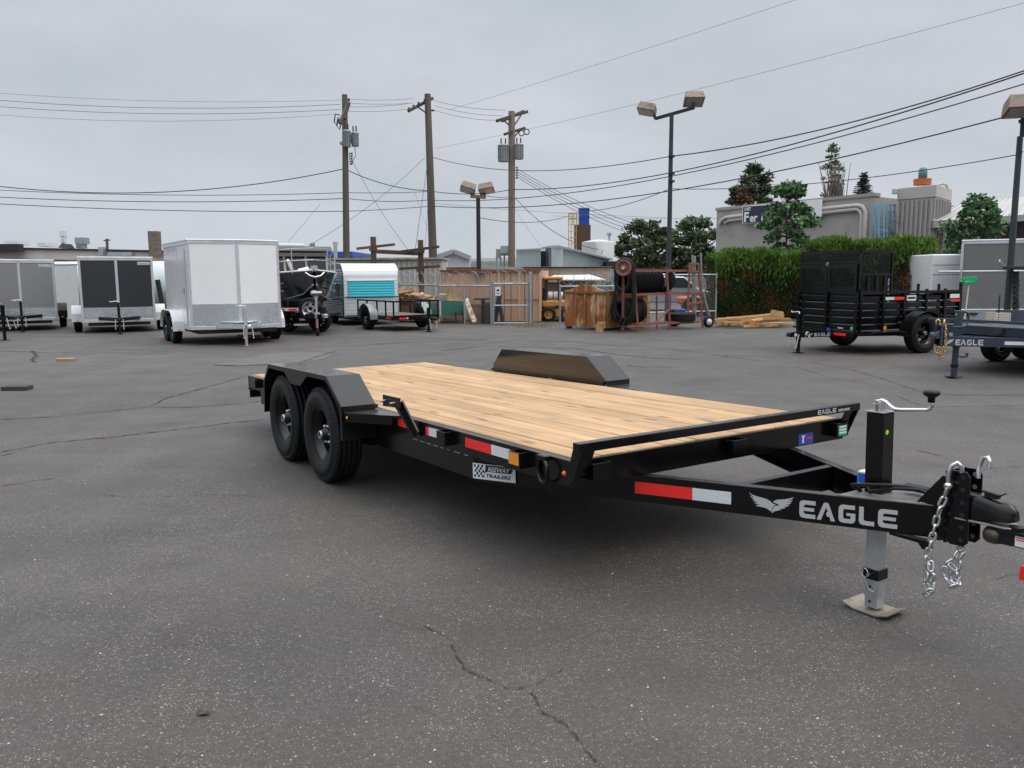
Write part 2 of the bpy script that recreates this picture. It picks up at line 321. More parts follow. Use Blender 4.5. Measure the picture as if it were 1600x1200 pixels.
for pts, wd in (
    (((660, 975), (690, 990), (706, 1000), (712, 1022), (728, 1046), (762, 1060), (790, 1074), (822, 1074), (838, 1092), (846, 1110), (876, 1126), (900, 1146), (915, 1172), (942, 1200)), .007),
    (((838, 1070), (850, 1060), (872, 1050), (880, 1043)), .004), (((600, 965), (640, 980), (665, 983)), .003),
    (((0, 706), (90, 690), (160, 684), (240, 675), (300, 668), (360, 660), (420, 655)), .016), (((0, 712), (20, 707)), .02),
    (((80, 651), (110, 648), (180, 641), (230, 636), (300, 636), (360, 631), (415, 626)), .015), (((236, 634), (260, 622), (310, 608), (350, 597), (385, 587)), .016),
    (((334, 570.5), (372, 571.5), (420, 569), (470, 566), (500, 556), (525, 548)), .035), (((0, 655), (40, 653), (90, 650)), .018),
    (((0, 548), (80, 551), (160, 548), (240, 545), (330, 543), (400, 541)), .03), (((100, 553), (180, 551), (260, 553)), .018), (((50, 548), (58, 556), (50, 562), (56, 566)), .04),
    (((430, 548), (500, 541), (560, 540), (640, 534), (700, 533), (760, 530)), .03), (((520, 535), (600, 531), (680, 529), (760, 531)), .02),
    (((690, 548), (760, 540), (850, 543), (905, 545), (960, 553), (1030, 560), (1080, 561)), .03), (((760, 536), (800, 532), (880, 533), (960, 540), (1000, 541)), .025),
    (((1000, 541), (1050, 545), (1130, 556), (1200, 565)), .02), (((980, 570), (1010, 575), (1060, 573)), .015),
    (((1270, 565), (1290, 571), (1330, 577), (1380, 592), (1440, 612), (1500, 617), (1560, 617), (1600, 617)), .012),
    (((1352, 619), (1400, 618), (1420, 626), (1450, 636), (1480, 635), (1600, 633)), .009), (((1430, 703), (1460, 709), (1478, 713)), .012), (((1330, 637), (1366, 634)), .006),
    (((1240, 572), (1300, 590), (1360, 600)), .008), (((1500, 736), (1560, 730), (1600, 728)), .006), (((1556, 905), (1580, 897), (1600, 895)), .004),
    (((0, 760), (40, 752), (90, 746)), .008), (((150, 772), (200, 776), (260, 775), (330, 772), (420, 776)), .006), (((150, 706), (172, 698)), .006),
    (((0, 905), (60, 897)), .003), (((640, 1100), (690, 1122), (720, 1130)), .003), (((1000, 870), (1050, 868), (1120, 880)), .003)):
    crack(pts, wd)
struct(CK.build('asphalt_cracks', crm))

# ------------------------------------------------------------ wheels
MESH = {}
def cached(key, fn):
    if key not in MESH: MESH[key] = fn()
    return MESH[key]
def tyre_mesh(Rt, Wt, rr, n=40):
    def f():
        h = Wt/2; b = MB()
        pr = [(rr, -h*.72), (rr+.012, -h*.86), (rr+(Rt-rr)*.45, -h*1.0), (rr+(Rt-rr)*.62, -h*1.0), (rr+(Rt-rr)*.64, -h*.965), (Rt-.03, -h*.93), (Rt-.012, -h*.82), (Rt-.002, -h*.74)]
        for g in (-.52, -.17, .17, .52): pr += [(Rt, h*g-.007), (Rt-.010, h*g-.005), (Rt-.010, h*g+.005), (Rt, h*g+.007)]
        pr += [(r, -y) for r, y in reversed(pr[:8])]
        b.lathe(pr, n=n)
        return b.mesh('tyre', tyrem)
    return cached(('ty', Rt, Wt, rr), f)
def tyre_mat():
    m = mat('tyre_rubber', (.0075, .0075, .008), .58, 0, .4, 9, spec=.28); t = m.node_tree; n = t.nodes; l = t.links; b = n['Principled BSDF']
    tcn = n.new('ShaderNodeTexCoord'); sp = n.new('ShaderNodeSeparateXYZ'); l.new(tcn.outputs['Object'], sp.inputs[0])
    at = n.new('ShaderNodeMath'); at.operation = 'ARCTAN2'; l.new(sp.outputs['X'], at.inputs[0]); l.new(sp.outputs['Z'], at.inputs[1])
    ab = n.new('ShaderNodeMath'); ab.operation = 'ABSOLUTE'; l.new(sp.outputs['Y'], ab.inputs[0])
    ma = n.new('ShaderNodeMath'); ma.operation = 'MULTIPLY_ADD'; l.new(ab.outputs[0], ma.inputs[0]); ma.inputs[1].default_value = 1.2; l.new(at.outputs[0], ma.inputs[2])
    sn = n.new('ShaderNodeMath'); sn.operation = 'MULTIPLY'; l.new(ma.outputs[0], sn.inputs[0]); sn.inputs[1].default_value = 72
    si = n.new('ShaderNodeMath'); si.operation = 'SINE'; l.new(sn.outputs[0], si.inputs[0])
    x2 = n.new('ShaderNodeVectorMath'); x2.operation = 'MULTIPLY'; x2.inputs[1].default_value = (1, 0, 1); l.new(tcn.outputs['Object'], x2.inputs[0])
    ln = n.new('ShaderNodeVectorMath'); ln.operation = 'LENGTH'; l.new(x2.outputs[0], ln.inputs[0])
    tr = n.new('ShaderNodeMapRange'); tr.inputs[1].default_value = .325; tr.inputs[2].default_value = .34; l.new(ln.outputs['Value'], tr.inputs[0])
    sg = n.new('ShaderNodeMapRange'); sg.inputs[1].default_value = -.9; sg.inputs[2].default_value = -.5; l.new(si.outputs[0], sg.inputs[0])
    mu_ = n.new('ShaderNodeMath'); mu_.operation = 'MULTIPLY'; l.new(sg.outputs[0], mu_.inputs[0]); l.new(tr.outputs[0], mu_.inputs[1])
    bp = n.new('ShaderNodeBump'); bp.inputs['Strength'].default_value = 1; bp.inputs['Distance'].default_value = .014; l.new(mu_.outputs[0], bp.inputs['Height']); l.new(bp.outputs[0], b.inputs['Normal'])
    return m
tyrem = tyre_mat()
def rim_mesh(rr, Wt, m, s, windows=8, dish=.075):
    def f():           # s = +1: outer face towards +y
        b = MB(); h = Wt*.40
        b.lathe([(rr+.004, h*s), (rr+.012, h*s), (rr+.004, (h-.012)*s), (rr-.012, (h-.018)*s), (rr-.014, (h-.028)*s), (rr-.022, (h-.031)*s), (rr-.0215, (h-.044)*s), (rr-.029, (h-.047)*s), (rr-.0285, (h-.060)*s), (rr-.034, (h-.063)*s), (rr-.034, (h-dish)*s), (rr-.034, -h*s), (rr+.004, -h*s)], n=36)
        d = (h-dish-.006)*s; ri, ro = rr*.50, rr-.033
        for k in range(windows):                       # spokes of the disc between the openings
            a0 = 2*PI*k/windows; a1 = a0+2*PI/windows*.56
            vs = []
            for i in range(4):
                a = a0+(a1-a0)*i/3
                for r in (ri-.004, (ri+ro)/2, ro): vs.append((r*math.cos(a), d+(-.012*s if r == ro else 0), r*math.sin(a)))
            b.add(vs, [(3*i+j, 3*i+j+1, 3*i+j+4, 3*i+j+3) for i in range(3) for j in range(2)])
        b.lathe([(ri+.002, d-.004*s), (ri, d+.012*s), (rr*.40, d+.020*s), (rr*.34, d+.006*s), (.048, d+.006*s)], n=24)
        return b.mesh('rim', m)
    return cached(('rim', rr, Wt, m.name, s, windows), f)
def hub_mesh(rr, Wt, m, s, dish=.075):
    def f():
        b = MB(); d = (Wt*.40-dish)*s
        b.lathe([(.048, d-.01*s), (.046, d+.055*s), (.034, d+.058*s), (.033, d+.074*s), (.030, d+.076*s)], n=20); b.lathe([(.030, d+.070*s), (.031, d+.082*s), (.027, d+.086*s), (.022, d+.083*s)], n=20); k0 = 6*20-20
        b.lathe([(.022, d+.083*s), (.020, d+.079*s), (0, d+.079*s)], n=20)
        me = b.mesh('hub_cap', [black, m]); [setattr(p, 'material_index', 1) for p in me.polygons if .0215 < Vector((p.center.x, p.center.z)).length < .0315 and abs(p.center.y) > abs(d)+.0725]
        return me
    return cached(('hub', rr, Wt, m.name, s), f)
def nut_mesh(s):
    return cached(('nut', s), lambda: MB().lathe([(.013, -.012*s), (.013, .018*s), (.007, .030*s), (0, .031*s)], n=6, sm=False).mesh('lug_nut', zinc))
def wheel(parent, x, y, z, s, Rt=.36, Wt=.225, rr=.195, rm=None, hm=None, nuts=6, windows=8, rz=0):
    wl = empty('wheel', parent, (x, y, z), (0, rz or random.uniform(0, 6), 0))
    link('tyre', tyre_mesh(Rt, Wt, rr), wl); link('rim', rim_mesh(rr, Wt, rm or black, s, windows), wl)
    link('hub_cap', hub_mesh(rr, Wt, hm or zinc, s), wl)
    if nuts:
        d = (Wt*.40-.075+.008)*s
        for k in range(nuts):
            a = 2*PI*k/nuts+.3; link('lug_nut', nut_mesh(s), wl, (rr*.345*math.cos(a), d, rr*.345*math.sin(a)))
    return wl

# ------------------------------------------------------------ chain, jack, lettering
def link_mesh(m, Ln=.052, Wd=.030, r=.0045, tag_=''):
    def f():
        pts = []; a = (Ln-Wd)/2; q = Wd/2-r
        for i in range(7): t = -PI/2+PI*i/6; pts.append((a+q*math.cos(t), q*math.sin(t), 0))
        for i in range(7): t = PI/2+PI*i/6; pts.append((-a+q*math.cos(t), q*math.sin(t), 0))
        return MB().tube(pts, r, 6, True).mesh('chain_link', m)
    return cached(('lk', m.name, Ln, r), f)
def chain(parent, pts, m, Ln=.052, r=.0045, wob=.25, name='safety_chain'):
    ch = empty(name, parent, pts[0]); o = Vector(pts[0]); me = link_mesh(m, Ln, Ln*.58, r)
    pts = [Vector(p) for p in pts]; step = Ln-2.6*r; seg = 0; pos = pts[0].copy(); k = 0
    for a, b_ in zip(pts, pts[1:]):
        d = b_-a; cnt = max(1, round(d.length/step))
        for i in range(cnt):
            c = a+d*((i+.5)/cnt); q = d.to_track_quat('X', 'Z').to_matrix().to_4x4()
            q = q @ Matrix.Rotation((PI/2 if k % 2 else 0)+random.uniform(-wob, wob), 4, 'X') @ Matrix.Rotation(random.uniform(-wob, wob)*.5, 4, 'Z')
            lk = bpy.data.objects.new('chain_link', me); C.objects.link(lk); lk.parent = ch; q.translation = c-o; lk.matrix_local = q; k += 1
    return ch
def hook(parent, pts, r, m):
    return MB().tube(pts, r, 8).build('chain_hook', m, parent)
def eagle_letters(W, H):       # wide squared wordmark, A without a full crossbar
    polys = []; k = H*.235; gap = W*.035; lw = (W-4*gap)/5
    def E(x, w):
        c = H*.2
        polys.append([(x+c, 0), (x+w, 0), (x+w, k), (x+k+c*.4, k), (x+k, k+c*.4), (x+k, H/2-k*.42), (x+w*.92, H/2-k*.42), (x+w*.92, H/2+k*.42), (x+k, H/2+k*.42), (x+k, H-k-c*.4), (x+k+c*.4, H-k), (x+w, H-k), (x+w, H), (x+c, H), (x+c*.3, H-c*.3), (x, H-c), (x, c), (x+c*.3, c*.3)])
    E(0, lw); x = lw+gap*.4; w = lw*1.12
    polys.append([(x, 0), (x+k*.98, 0), (x+w*.5, H*.74), (x+w*.60, H*.52), (x+w*.5, H*.40), (x+w*.58, H*.22), (x+w*.71, H*.22), (x+w-k, 0), (x+w, 0), (x+w*.64, H*.94), (x+w*.56, H), (x+w*.44, H), (x+w*.36, H*.94)])
    x += w+gap; w = lw; c = H*.2
    polys.append([(x+c, 0), (x+w-c, 0), (x+w-c*.3, c*.3), (x+w, c), (x+w, H*.56), (x+w*.46, H*.56), (x+w*.46, H*.40), (x+w-k, H*.40), (x+w-k, k+c*.2), (x+w-k-c*.2, k), (x+k+c*.3, k), (x+k, k+c*.3), (x+k, H-k-c*.3), (x+k+c*.3, H-k), (x+w*.96, H-k), (x+w*.96, H), (x+c, H), (x+c*.3, H-c*.3), (x, H-c), (x, c), (x+c*.3, c*.3)])
    x += w+gap; w = lw*.9
    polys.append([(x+c, 0), (x+w, 0), (x+w, k), (x+k+c*.4, k), (x+k, k+c*.4), (x+k, H), (x, H), (x, c), (x+c*.3, c*.3)])
    x += w+gap; E(x, W-x)
    return polys
def wings(W, H):               # spread-wing bird emblem, unit box
    L1 = [(318, 352), (296, 330), (262, 308), (228, 297), (196, 292), (160, 283), (178, 279), (205, 278), (168, 268), (140, 254), (182, 261), (150, 243), (120, 226), (160, 238), (128, 216), (104, 194), (150, 213), (118, 188), (94, 162), (126, 184), (165, 198), (215, 210), (262, 224), (296, 244), (312, 262), (330, 268), (346, 276), (326, 282), (312, 298), (308, 322)]
    L2 = [(318, 346), (313, 318), (320, 296), (340, 284), (366, 280), (376, 284), (372, 274), (352, 264), (318, 252), (330, 238), (356, 228), (400, 226), (450, 220), (500, 206), (486, 224), (448, 238), (494, 232), (478, 248), (438, 256), (484, 254), (466, 268), (428, 272), (466, 276), (444, 290), (410, 288), (436, 300), (408, 308), (372, 308), (400, 316), (360, 326), (334, 332)]
    P1, P2 = [[((x-92)/408, (328.3-(y-.105*(x-92)))/166.3) for x, y in q] for q in (L1, L2)]
    return [[(a*W, b_*H) for a, b_ in q] for q in (P1, P2)]
def flat_polys(polys, name, m, parent, mtx):
    b = MB()
    for q in polys: b.flat(q, (0, 0, 0), (1, 0, 0), (0, 1, 0))
    me = b.mesh(name, m); bm = bmesh.new(); bm.from_mesh(me); bmesh.ops.triangulate(bm, faces=bm.faces, ngon_method='EAR_CLIP')
    for f in bm.faces:
        if f.normal.z < 0: f.normal_flip()
    bm.to_mesh(me); bm.free()
    o = link(name, me, parent); o.matrix_local = mtx; return o
def rect(parent, name, m, mtx, w, h, t=.001):
    o = MB().bb(0, w, 0, h, 0, t).build(name, m, parent); o.matrix_local = mtx; return o

# ------------------------------------------------------------ flatbed trailer (the tow tongue points along +x, +y is its left)
deckw = woodmat('fir_deck', (.53, .345, .192), 0, .8, .10, .68, .62)
tread_b = tread('black_tread', (.006, .0065, .007), .15, 0, 16, .10)
dust_sheen(tread_b, (.060, .055, .050), .9)
glossb = mat('gloss_black', (.003, .003, .003), .07, 0, .2, 5, coat=.6)
def flatbed(name, label, cat, loc, yaw, tilt, pc, L=5.48, axles=(-2.805, -3.678), hero=True, group=None, chain_m=zinc, planks=True):
    tr = thing(name, label, cat, loc, yaw, group); tr.rotation_euler = (0, -math.atan(tilt), yaw); xp = axles[0]; z0 = tilt*xp
    W = 1.04
    for s in (-1, 1):
        b = MB(); b.bb(-L, -.004, s*W, s*(W-.007), .463, .59); b.bb(-L, -.004, s*(W-.007), s*(W-.045), .583, .59); b.bb(-L, -.004, s*(W-.007), s*(W-.045), .463, .47)
        b.build('side_rail', pc, tr, .0015)
    b = MB(); b.bb(-.007, 0, -W, W, .463, .59); b.bb(-.05, -.007, -W+.046, W-.046, .583, .59); b.build('front_channel', pc, tr, .0015)
    MB().bb(-L-.006, -L, -W, W, .44, .59).build('rear_channel', pc, tr, .002)
    for s in (-1, 1):
        for k in range(3): MB().cyl((-L-.006, s*(.9-.11*k), .52), (-L-.016, s*(.9-.11*k), .52), .045, n=14).build('tail_light', redr, tr)
    # planks: one board each
    npl = 14; pw = 1.99/npl
    for i in range(npl):
        y0 = -.995+i*pw; MB().bb(-L+.008, -.012, y0+.0035, y0+pw-.0035, .556, .597+random.uniform(-.0015, .0015)).build('deck_plank', deckw if planks else pc, tr, .003)
    for k in range(12):
        x = -.35-k*(L-.6)/11; b = MB(); b.bb(x-.003, x+.003, -W+.01, W-.01, .46, .553); b.bb(x-.03, x, -W+.01, W-.01, .549, .555); b.build('crossmember', pc, tr)
    # bumper rail with end struts
    b = MB(); b.bb(.045, .095, -1.07, 1.065, .648, .692); b.build('bumper_rail', pc, tr, .003)
    for s in (-1, 1):
        MB().xz([(.001, .475), (.001, .585), (.040, .690), (.094, .690), (.094, .650), (.026, .50)], s*1.055, s*1.045).build('bumper_strut', pc, tr, .001)
        MB().bar((.012, s*1.0, .52), (.07, s*1.0, .65), .08, .012, (1, 0, 0)).build('bumper_strut', pc, tr, .001)
    # main beams: straight under the rail, then converging to the coupler
    zt, zb = .4615, .325; jx = -.926
    for s in (-1, 1):
        MB().bb(-L+.4, jx, s*1.034, s*1.028, zb+.01, zt).build('frame_beam', pc, tr)
        MB().bb(-1.705, jx, s*1.038, s*.90, .336, zt-.001).build('frame_box', pc, tr, .002)
        a = Vector((jx, s*1.036, 0)); e_ = Vector((1.235, s*-.0, 0)); d = (e_-a).normalized(); nn = Vector((0, 0, 1)).cross(d)*s; e_ = e_+nn*0
        # face of the beam faces outwards
        b = MB(); inn = nn*-.006
        q0, q1 = a, a+d*((1.235-jx)/d.x)
        def plate(p, off, th, zlo, zhi): b.prism([(0, zlo), ((q1-q0).length, zlo), ((q1-q0).length, zhi), (0, zhi)], q0+nn*off, d, (0, 0, 1), nn*-th)
        plate(0, 0, .006, zb, zt); plate(0, -.006, .045, zt-.008, zt); plate(0, -.006, .045, zb, zb+.008)
        b.build('tongue_beam', pc, tr, .0012)
        if s == -1: fo, fd, fn = q0, d, nn
        else: go, gd, gn = q0, d, nn
    b = MB(); b.bb(.425, .433, -.345, .345, .335, .458); b.bb(.39, .425, -.36, .36, .450, .458); b.build('tongue_crossmember', pc, tr, .001)
    MB().xy([(.83, -.19), (1.2, -.02), (1.2, .02), (.83, .19)], zt+.001, zt+.005).build('tongue_plate', tread_t if pc is black else pc, tr)
    # red and white markers, wordmark and emblem on the outward face of the beam that is seen
    def face(sx, zz): return frame(fo+fd*(sx+.0)+fn*.0015+Vector((0, 0, zz)), fd, (0, 0, 1))
    s0 = (0-jx)/fd.x
    if hero:
        rect(tr, 'red_reflector', redr, face(s0-.043, .366), .30, .060); rect(tr, 'white_reflector', whr, face(s0+.258, .366), .19, .060)
        flat_polys(wings(.205, .088), 'wing_emblem', print_, tr, face(s0+.530, .347)); flat_polys(eagle_letters(.408, .082), 'wordmark', print_, tr, face(s0+.762, .344))
    else:
        gfl = frame(go+gd*(s0+1.17)+gn*.0015+Vector((0, 0, .344)), -gd, (0, 0, 1))
        flat_polys(eagle_letters(.408, .082), 'wordmark', print_, tr, gfl)
        g2 = frame(go+gd*(s0+1.40)+gn*.0015+Vector((0, 0, .347)), -gd, (0, 0, 1)); flat_polys(wings(.205, .088), 'wing_emblem', print_, tr, g2)
        g3 = frame(go+gd*(s0+.45)+gn*.0015+Vector((0, 0, .36)), -gd, (0, 0, 1)); rect(tr, 'white_reflector', whr, g3, .30, .05)
    # jack
    jxx = .905
    MB().bb(jxx-.042, jxx+.042, -.042, .042, .30, .83).build('jack_tube', pc, tr, .004)
    MB().bb(jxx-.047, jxx+.047, -.047, .047, .8305, .836).build('jack_cap', steel, tr, .001)
    zg = -(.0684 if hero else loc[2])-tilt*jxx
    MB().bb(jxx-.032, jxx+.032, -.032, .032, zg+.02, .30).build('jack_leg', galv if hero else pc, tr, .004)
    b = MB(); b.bb(jxx-.038, jxx+.038, -.038, .038, zg+.155, zg+.205); b.build('jack_collar', black, tr, .002)
    b = MB(); b.torus((jxx-.02, -.052, zg+.185), (.2, 1, 0), .020, .0025, 16, 6); b.cyl((jxx, -.04, zg+.18), (jxx, -.06, zg+.18), .006); b.build('jack_pin', zinc, tr)
    b = MB()
    for zz in (.05, .12): b.cyl((jxx-.004, -.0325, zg+zz), (jxx-.004, -.0332, zg+zz), .007, n=10)
    b.build('pin_hole', inkb, tr)['kind'] = 'stuff'
    if hero: chain(tr, [(jxx-.018, -.055, zg+.165), (jxx+.0, -.052, zg+.115), (jxx+.025, -.046, zg+.105), (jxx+.036, -.04, zg+.155)], zinc, .012, .0013, name='pin_chain')
    b = MB(); n_ = 9; vs = []
    for i in range(n_):
        f = -1+2*i/(n_-1); vs += [(jxx+f*.112, -.078, zg+.006+.018*max(0, abs(f)-.55)/.45), (jxx+f*.112, .078, zg+.006+.018*max(0, abs(f)-.55)/.45)]
    top = [(x, y, z+.006) for x, y, z in vs]
    fs = [(2*i, 2*i+1, 2*i+3, 2*i+2) for i in range(n_-1)]; m2 = len(vs)
    fs += [(m2+2*i, m2+2*i+2, m2+2*i+3, m2+2*i+1) for i in range(n_-1)]+[(2*i, 2*i+2, m2+2*i+2, m2+2*i) for i in range(n_-1)]+[(2*i+3, 2*i+1, m2+2*i+1, m2+2*i+3) for i in range(n_-1)]+[(1, 0, m2, m2+1), (2*n_-2, 2*n_-1, m2+2*n_-1, m2+2*n_-2)]
    b.add(vs+top, fs); b.build('jack_foot', footm if hero else pc, tr)
    if hero:
        b = MB(); b.bb(jxx-.022, jxx-.014, -.016, .016, .836, .884); b.bb(jxx+.014, jxx+.022, -.016, .016, .836, .884); b.cyl((jxx-.034, 0, .862), (jxx+.034, 0, .862), .006); b.cyl((jxx, 0, .836), (jxx, 0, .868), .012); b.build('crank_yoke', zinc, tr)
        MB().tube([(.893, 0, .876), (.912, 0, .884), (.930, 0, .876), (.958, 0, .856), (.975, 0, .849), (1.0, 0, .850), (1.115, 0, .862), (1.131, 0, .868), (1.138, 0, .882), (1.137, 0, .902)], .0085, 8).build('crank_handle', chrome, tr)
        MB().lathe([(0, .896), (.014, .896), (.015, .918), (.026, .924), (.033, .932), (.034, .940), (.028, .947), (.012, .950), (0, .948)], (1.135, 0, 0), 'Z', 20).build('crank_knob', blackm, tr)
        MB().cyl((jxx+.0425, -.012, .745), (jxx+.0428, -.012, .745), .011, n=16).build('green_sticker', mat('sticker_green', (.30, .78, .05), .5), tr)
    # coupler on its adjustable channel
    b = MB(); b.bb(1.236, 1.246, -.05, .05, .325, .63); b.build('coupler_channel', pc, tr)
    for s in (-1, 1):
        MB().xz([(1.246, .345), (1.262, .325), (1.318, .325), (1.335, .343), (1.335, .615), (1.320, .635), (1.262, .635), (1.246, .615)], s*.050, s*.042).build('channel_flange', pc, tr, .001)
        b = MB()
        for k in range(6): b.cyl((1.308, s*.0505, .352+.052*k), (1.308, s*.0415, .352+.052*k), .010, n=12)
        b.build('bolt_hole', inkb if s < 0 else holem, tr)['kind'] = 'stuff'
        MB().xz([(1.10, zt), (1.235, zt), (1.235, .60), (1.212, .60)], s*.030, s*.022).build('gusset', pc, tr, .001)
    prof = [(1.262, .040, .437, .548, .5), (1.30, .040, .437, .548, .4), (1.35, .037, .442, .545, .4), (1.40, .034, .450, .534, .5), (1.435, .040, .456, .528, .7), (1.458, .043, .458, .532, .9), (1.480, .038, .458, .526, .9), (1.497, .020, .462, .505, .9)]
    b = MB(); vs = []; m_ = 10
    for x, hw, z1, z2, rd in prof:
        for i in range(m_):
            a = PI*i/(m_-1); ca, sa = math.cos(a), math.sin(a); p_ = .35+.65*rd
            vs.append((x, hw*math.copysign(abs(ca)**p_, ca), z1+(z2-z1)*abs(sa)**p_))
    b.add(vs, [(k*m_+i, k*m_+i+1, (k+1)*m_+i+1, (k+1)*m_+i) for k in range(len(prof)-1) for i in range(m_-1)], True)
    b.add(vs[-m_:], [tuple(range(m_))]); b.add(vs[:m_], [tuple(range(m_))])
    b.build('coupler', black if hero else pc, tr)
    MB().xy([(1.28, -.052), (1.42, -.046), (1.47, -.050), (1.50, -.03), (1.512, 0), (1.50, .03), (1.47, .050), (1.42, .046), (1.28, .052)], .4345, .441).build('coupler_lip', steel if hero else pc, tr, .001)
    b = MB(); b.bb(1.375, 1.425, -.014, .014, .538, .556); b.bar((1.36, 0, .560), (1.432, 0, .552), .02, .007); b.bar((1.43, 0, .553), (1.452, 0, .566), .012, .005); b.build('coupler_latch', blackm, tr)
    # hooks and chains
    if hero:
        hook(tr, [(1.262, -.075, .575), (1.262, -.078, .62), (1.272, -.075, .658), (1.290, -.066, .672), (1.303, -.056, .655), (1.300, -.05, .632)], .0095, zinc)
        hook(tr, [(1.325, .03, .60), (1.322, .04, .645), (1.332, .05, .685), (1.350, .052, .690), (1.360, .052, .668), (1.357, .05, .645)], .0095, zinc)
        MB().lathe([(.004, -.016), (.014, -.012), (.016, 0), (.014, .012), (.004, .016)], (1.262, -.075, .572), 'Y', 12).build('clevis', zinc, tr)
        chain(tr, [(1.262, -.075, .572), (1.240, -.085, .48), (1.222, -.09, .40), (1.212, -.095, .33), (1.200, -.10, .26), (1.205, -.10, .20), (1.198, -.105, .15), (1.215, -.10, .105)], zinc, .056, .0062)
        chain(tr, [(1.205, -.095, .25), (1.225, -.10, .20), (1.215, -.09, .155), (1.225, -.10, .12), (1.20, -.11, .105)], zinc, .056, .0062, .7)
        chain(tr, [(1.30, -.01, .325), (1.285, -.05, .27), (1.262, -.08, .24), (1.268, -.08, .19), (1.29, -.07, .16), (1.305, -.05, .19), (1.300, -.04, .26), (1.315, -.03, .30)], zinc, .050, .0055, .8)
        chain(tr, [(1.275, -.07, .25), (1.30, -.06, .22), (1.285, -.06, .18), (1.31, -.05, .165), (1.285, -.08, .15)], zinc, .050, .0055, .8)
        MB().tube([(.86, -.06, .47), (.84, -.10, .50), (.90, -.12, .515), (.99, -.08, .525), (1.06, -.01, .52), (1.10, .05, .50), (1.04, .07, .49), (.95, .03, .50), (.88, -.05, .50), (.93, -.10, .485), (1.02, -.06, .513), (1.10, 0, .512), (1.17, .01, .49), (1.225, .015, .47)], .0085, 8).build('wiring_cable', blackm, tr)
        b = MB(); b.bb(.77, .85, .045, .115, .463, .535); o = b.build('breakaway_battery', wht, tr, .004)
        MB().bb(.765, .769, .05, .11, .475, .52).build('battery_label', mat('blue_label', (.02, .12, .55), .4), o); MB().bb(.775, .845, .0435, .0446, .480, .525).build('battery_label', MATS['blue_label'], o)
        MB().bar((.99, .07, .50), (1.09, .09, .492), .055, .022).build('plug_holder', blackm, tr, .003)
        rect(tr, 'paper_tag', wht, frame((1.12, -.035, .467), (1, .2, 0), (-.2, 1, 0)), .05, .035)
    else:
        for s in (-1, 1):
            hook(tr, [(1.262, s*.03, .62), (1.265, s*.035, .68), (1.285, s*.05, .705), (1.305, s*.06, .69), (1.305, s*.06, .65)], .014, brassm)
        chain(tr, [(1.262, .06, .62), (1.262, .07, .45), (1.25, .07, .30), (1.27, .06, .18), (1.29, .03, .15), (1.31, .0, .24), (1.31, -.03, .33)], brassm, .070, .0085)
        chain(tr, [(1.33, -.03, .34), (1.34, -.02, .24), (1.30, .03, .2), (1.28, .06, .32)], brassm, .070, .0085)
        hook(tr, [(jxx-.03, .05, .17), (jxx-.1, .06, .165), (jxx-.16, .07, .17), (jxx-.175, .07, .20), (jxx-.15, .07, .225), (jxx-.13, .07, .20)], .014, pc)
        MB().bb(jxx+.0425, jxx+.043, -.02, 0, .77, .79).build('green_sticker', mat('sticker_green', (.30, .78, .05), .5), tr)
        MB().tube([(jxx-.05, .05, .82), (jxx-.12, .06, .80), (jxx-.14, .06, .70), (jxx-.10, .06, .62), (jxx, .06, .60), (jxx+.2, .05, .60)], .016, 8).build('jack_handle', pc, tr)
    # fenders
    xf, xr = axles[0]+.285, axles[-1]-.204
    path = [(xr-.19, .393), (xr-.162, .669), (xr, .824), (xf, .824), (xf+.266, .633), (xf+.266, .397)]
    mid = (axles[0]+axles[-1])/2
    for s in (-1, 1):
        b = MB()
        for (a, c), (a2, c2) in zip(path, path[1:]):
            dd = Vector((a2-a, 0, c2-c)).normalized(); nn_ = Vector((-dd.z, 0, dd.x))
            b.prism([(0, 0), (1, 0), (1, 1), (0, 1)], (a, s*1.048, c), (a2-a, 0, c2-c), (0, s*.252, 0), -nn_*.005)
        fd_ = b.build('fender', tread_b if pc is black else pc, tr, .001)
        sk = [(xr-.19, .393), (xr-.162, .669), (xr, .824), (xf, .824), (xf+.266, .633), (xf+.262, .397), (xf+.242, .397), (xf+.245, .628), (xf-.016, .792), (xf-.39, .792), (xf-.424, .782), (xf-.56, .706), (xf-.80, .706), (xf-.94, .787), (xr+.01, .792), (xr-.138, .66), (xr-.165, .393)]
        MB().xz(sk, s*1.3005, s*1.2955).build('fender_skirt', pc, fd_)
        inner = [(xr-.18, .60), (xr-.155, .668), (xr, .820), (xf, .820), (xf+.262, .633), (xf+.262, .60)]
        MB().xz(inner, s*1.0475, s*1.0435).build('fender_inner_panel', glossb if pc is black else pc, fd_)
        b = MB(); b.bb(xr-.17, xf+.25, s*1.0430, s*1.020, .600, .625); b.build('fender_ledge', pc, fd_)
        b = MB(); x1 = xf+.268; b.xy([(x1, s*1.285), (x1, s*1.045), (x1+.40, s*1.045), (x1+.34, s*1.09), (x1+.03, s*1.285)], .575, .592); b.prism([(0, 0), (.05, 0), (.05, .2), (0, .2)], (x1+.03, s*1.285, .53), (0, 0, 1), (1.6, -s*1.0, 0), (.004, 0, 0)); b.build('fender_bracket', pc, tr)
        MB().lathe([(0, .008*s), (.009, .006*s), (.011, 0)], (x1+.045, s*1.278, .56), 'Y', 10).build('marker_light', ambr, tr)
        MB().bb(-L+.01, -L+.02, s*.9, s*1.035, .36, .44).build('rear_step', pc, tr)
        for ax in axles: wheel(tr, ax, s*1.165, (.36-loc[2]-tilt*ax), s)
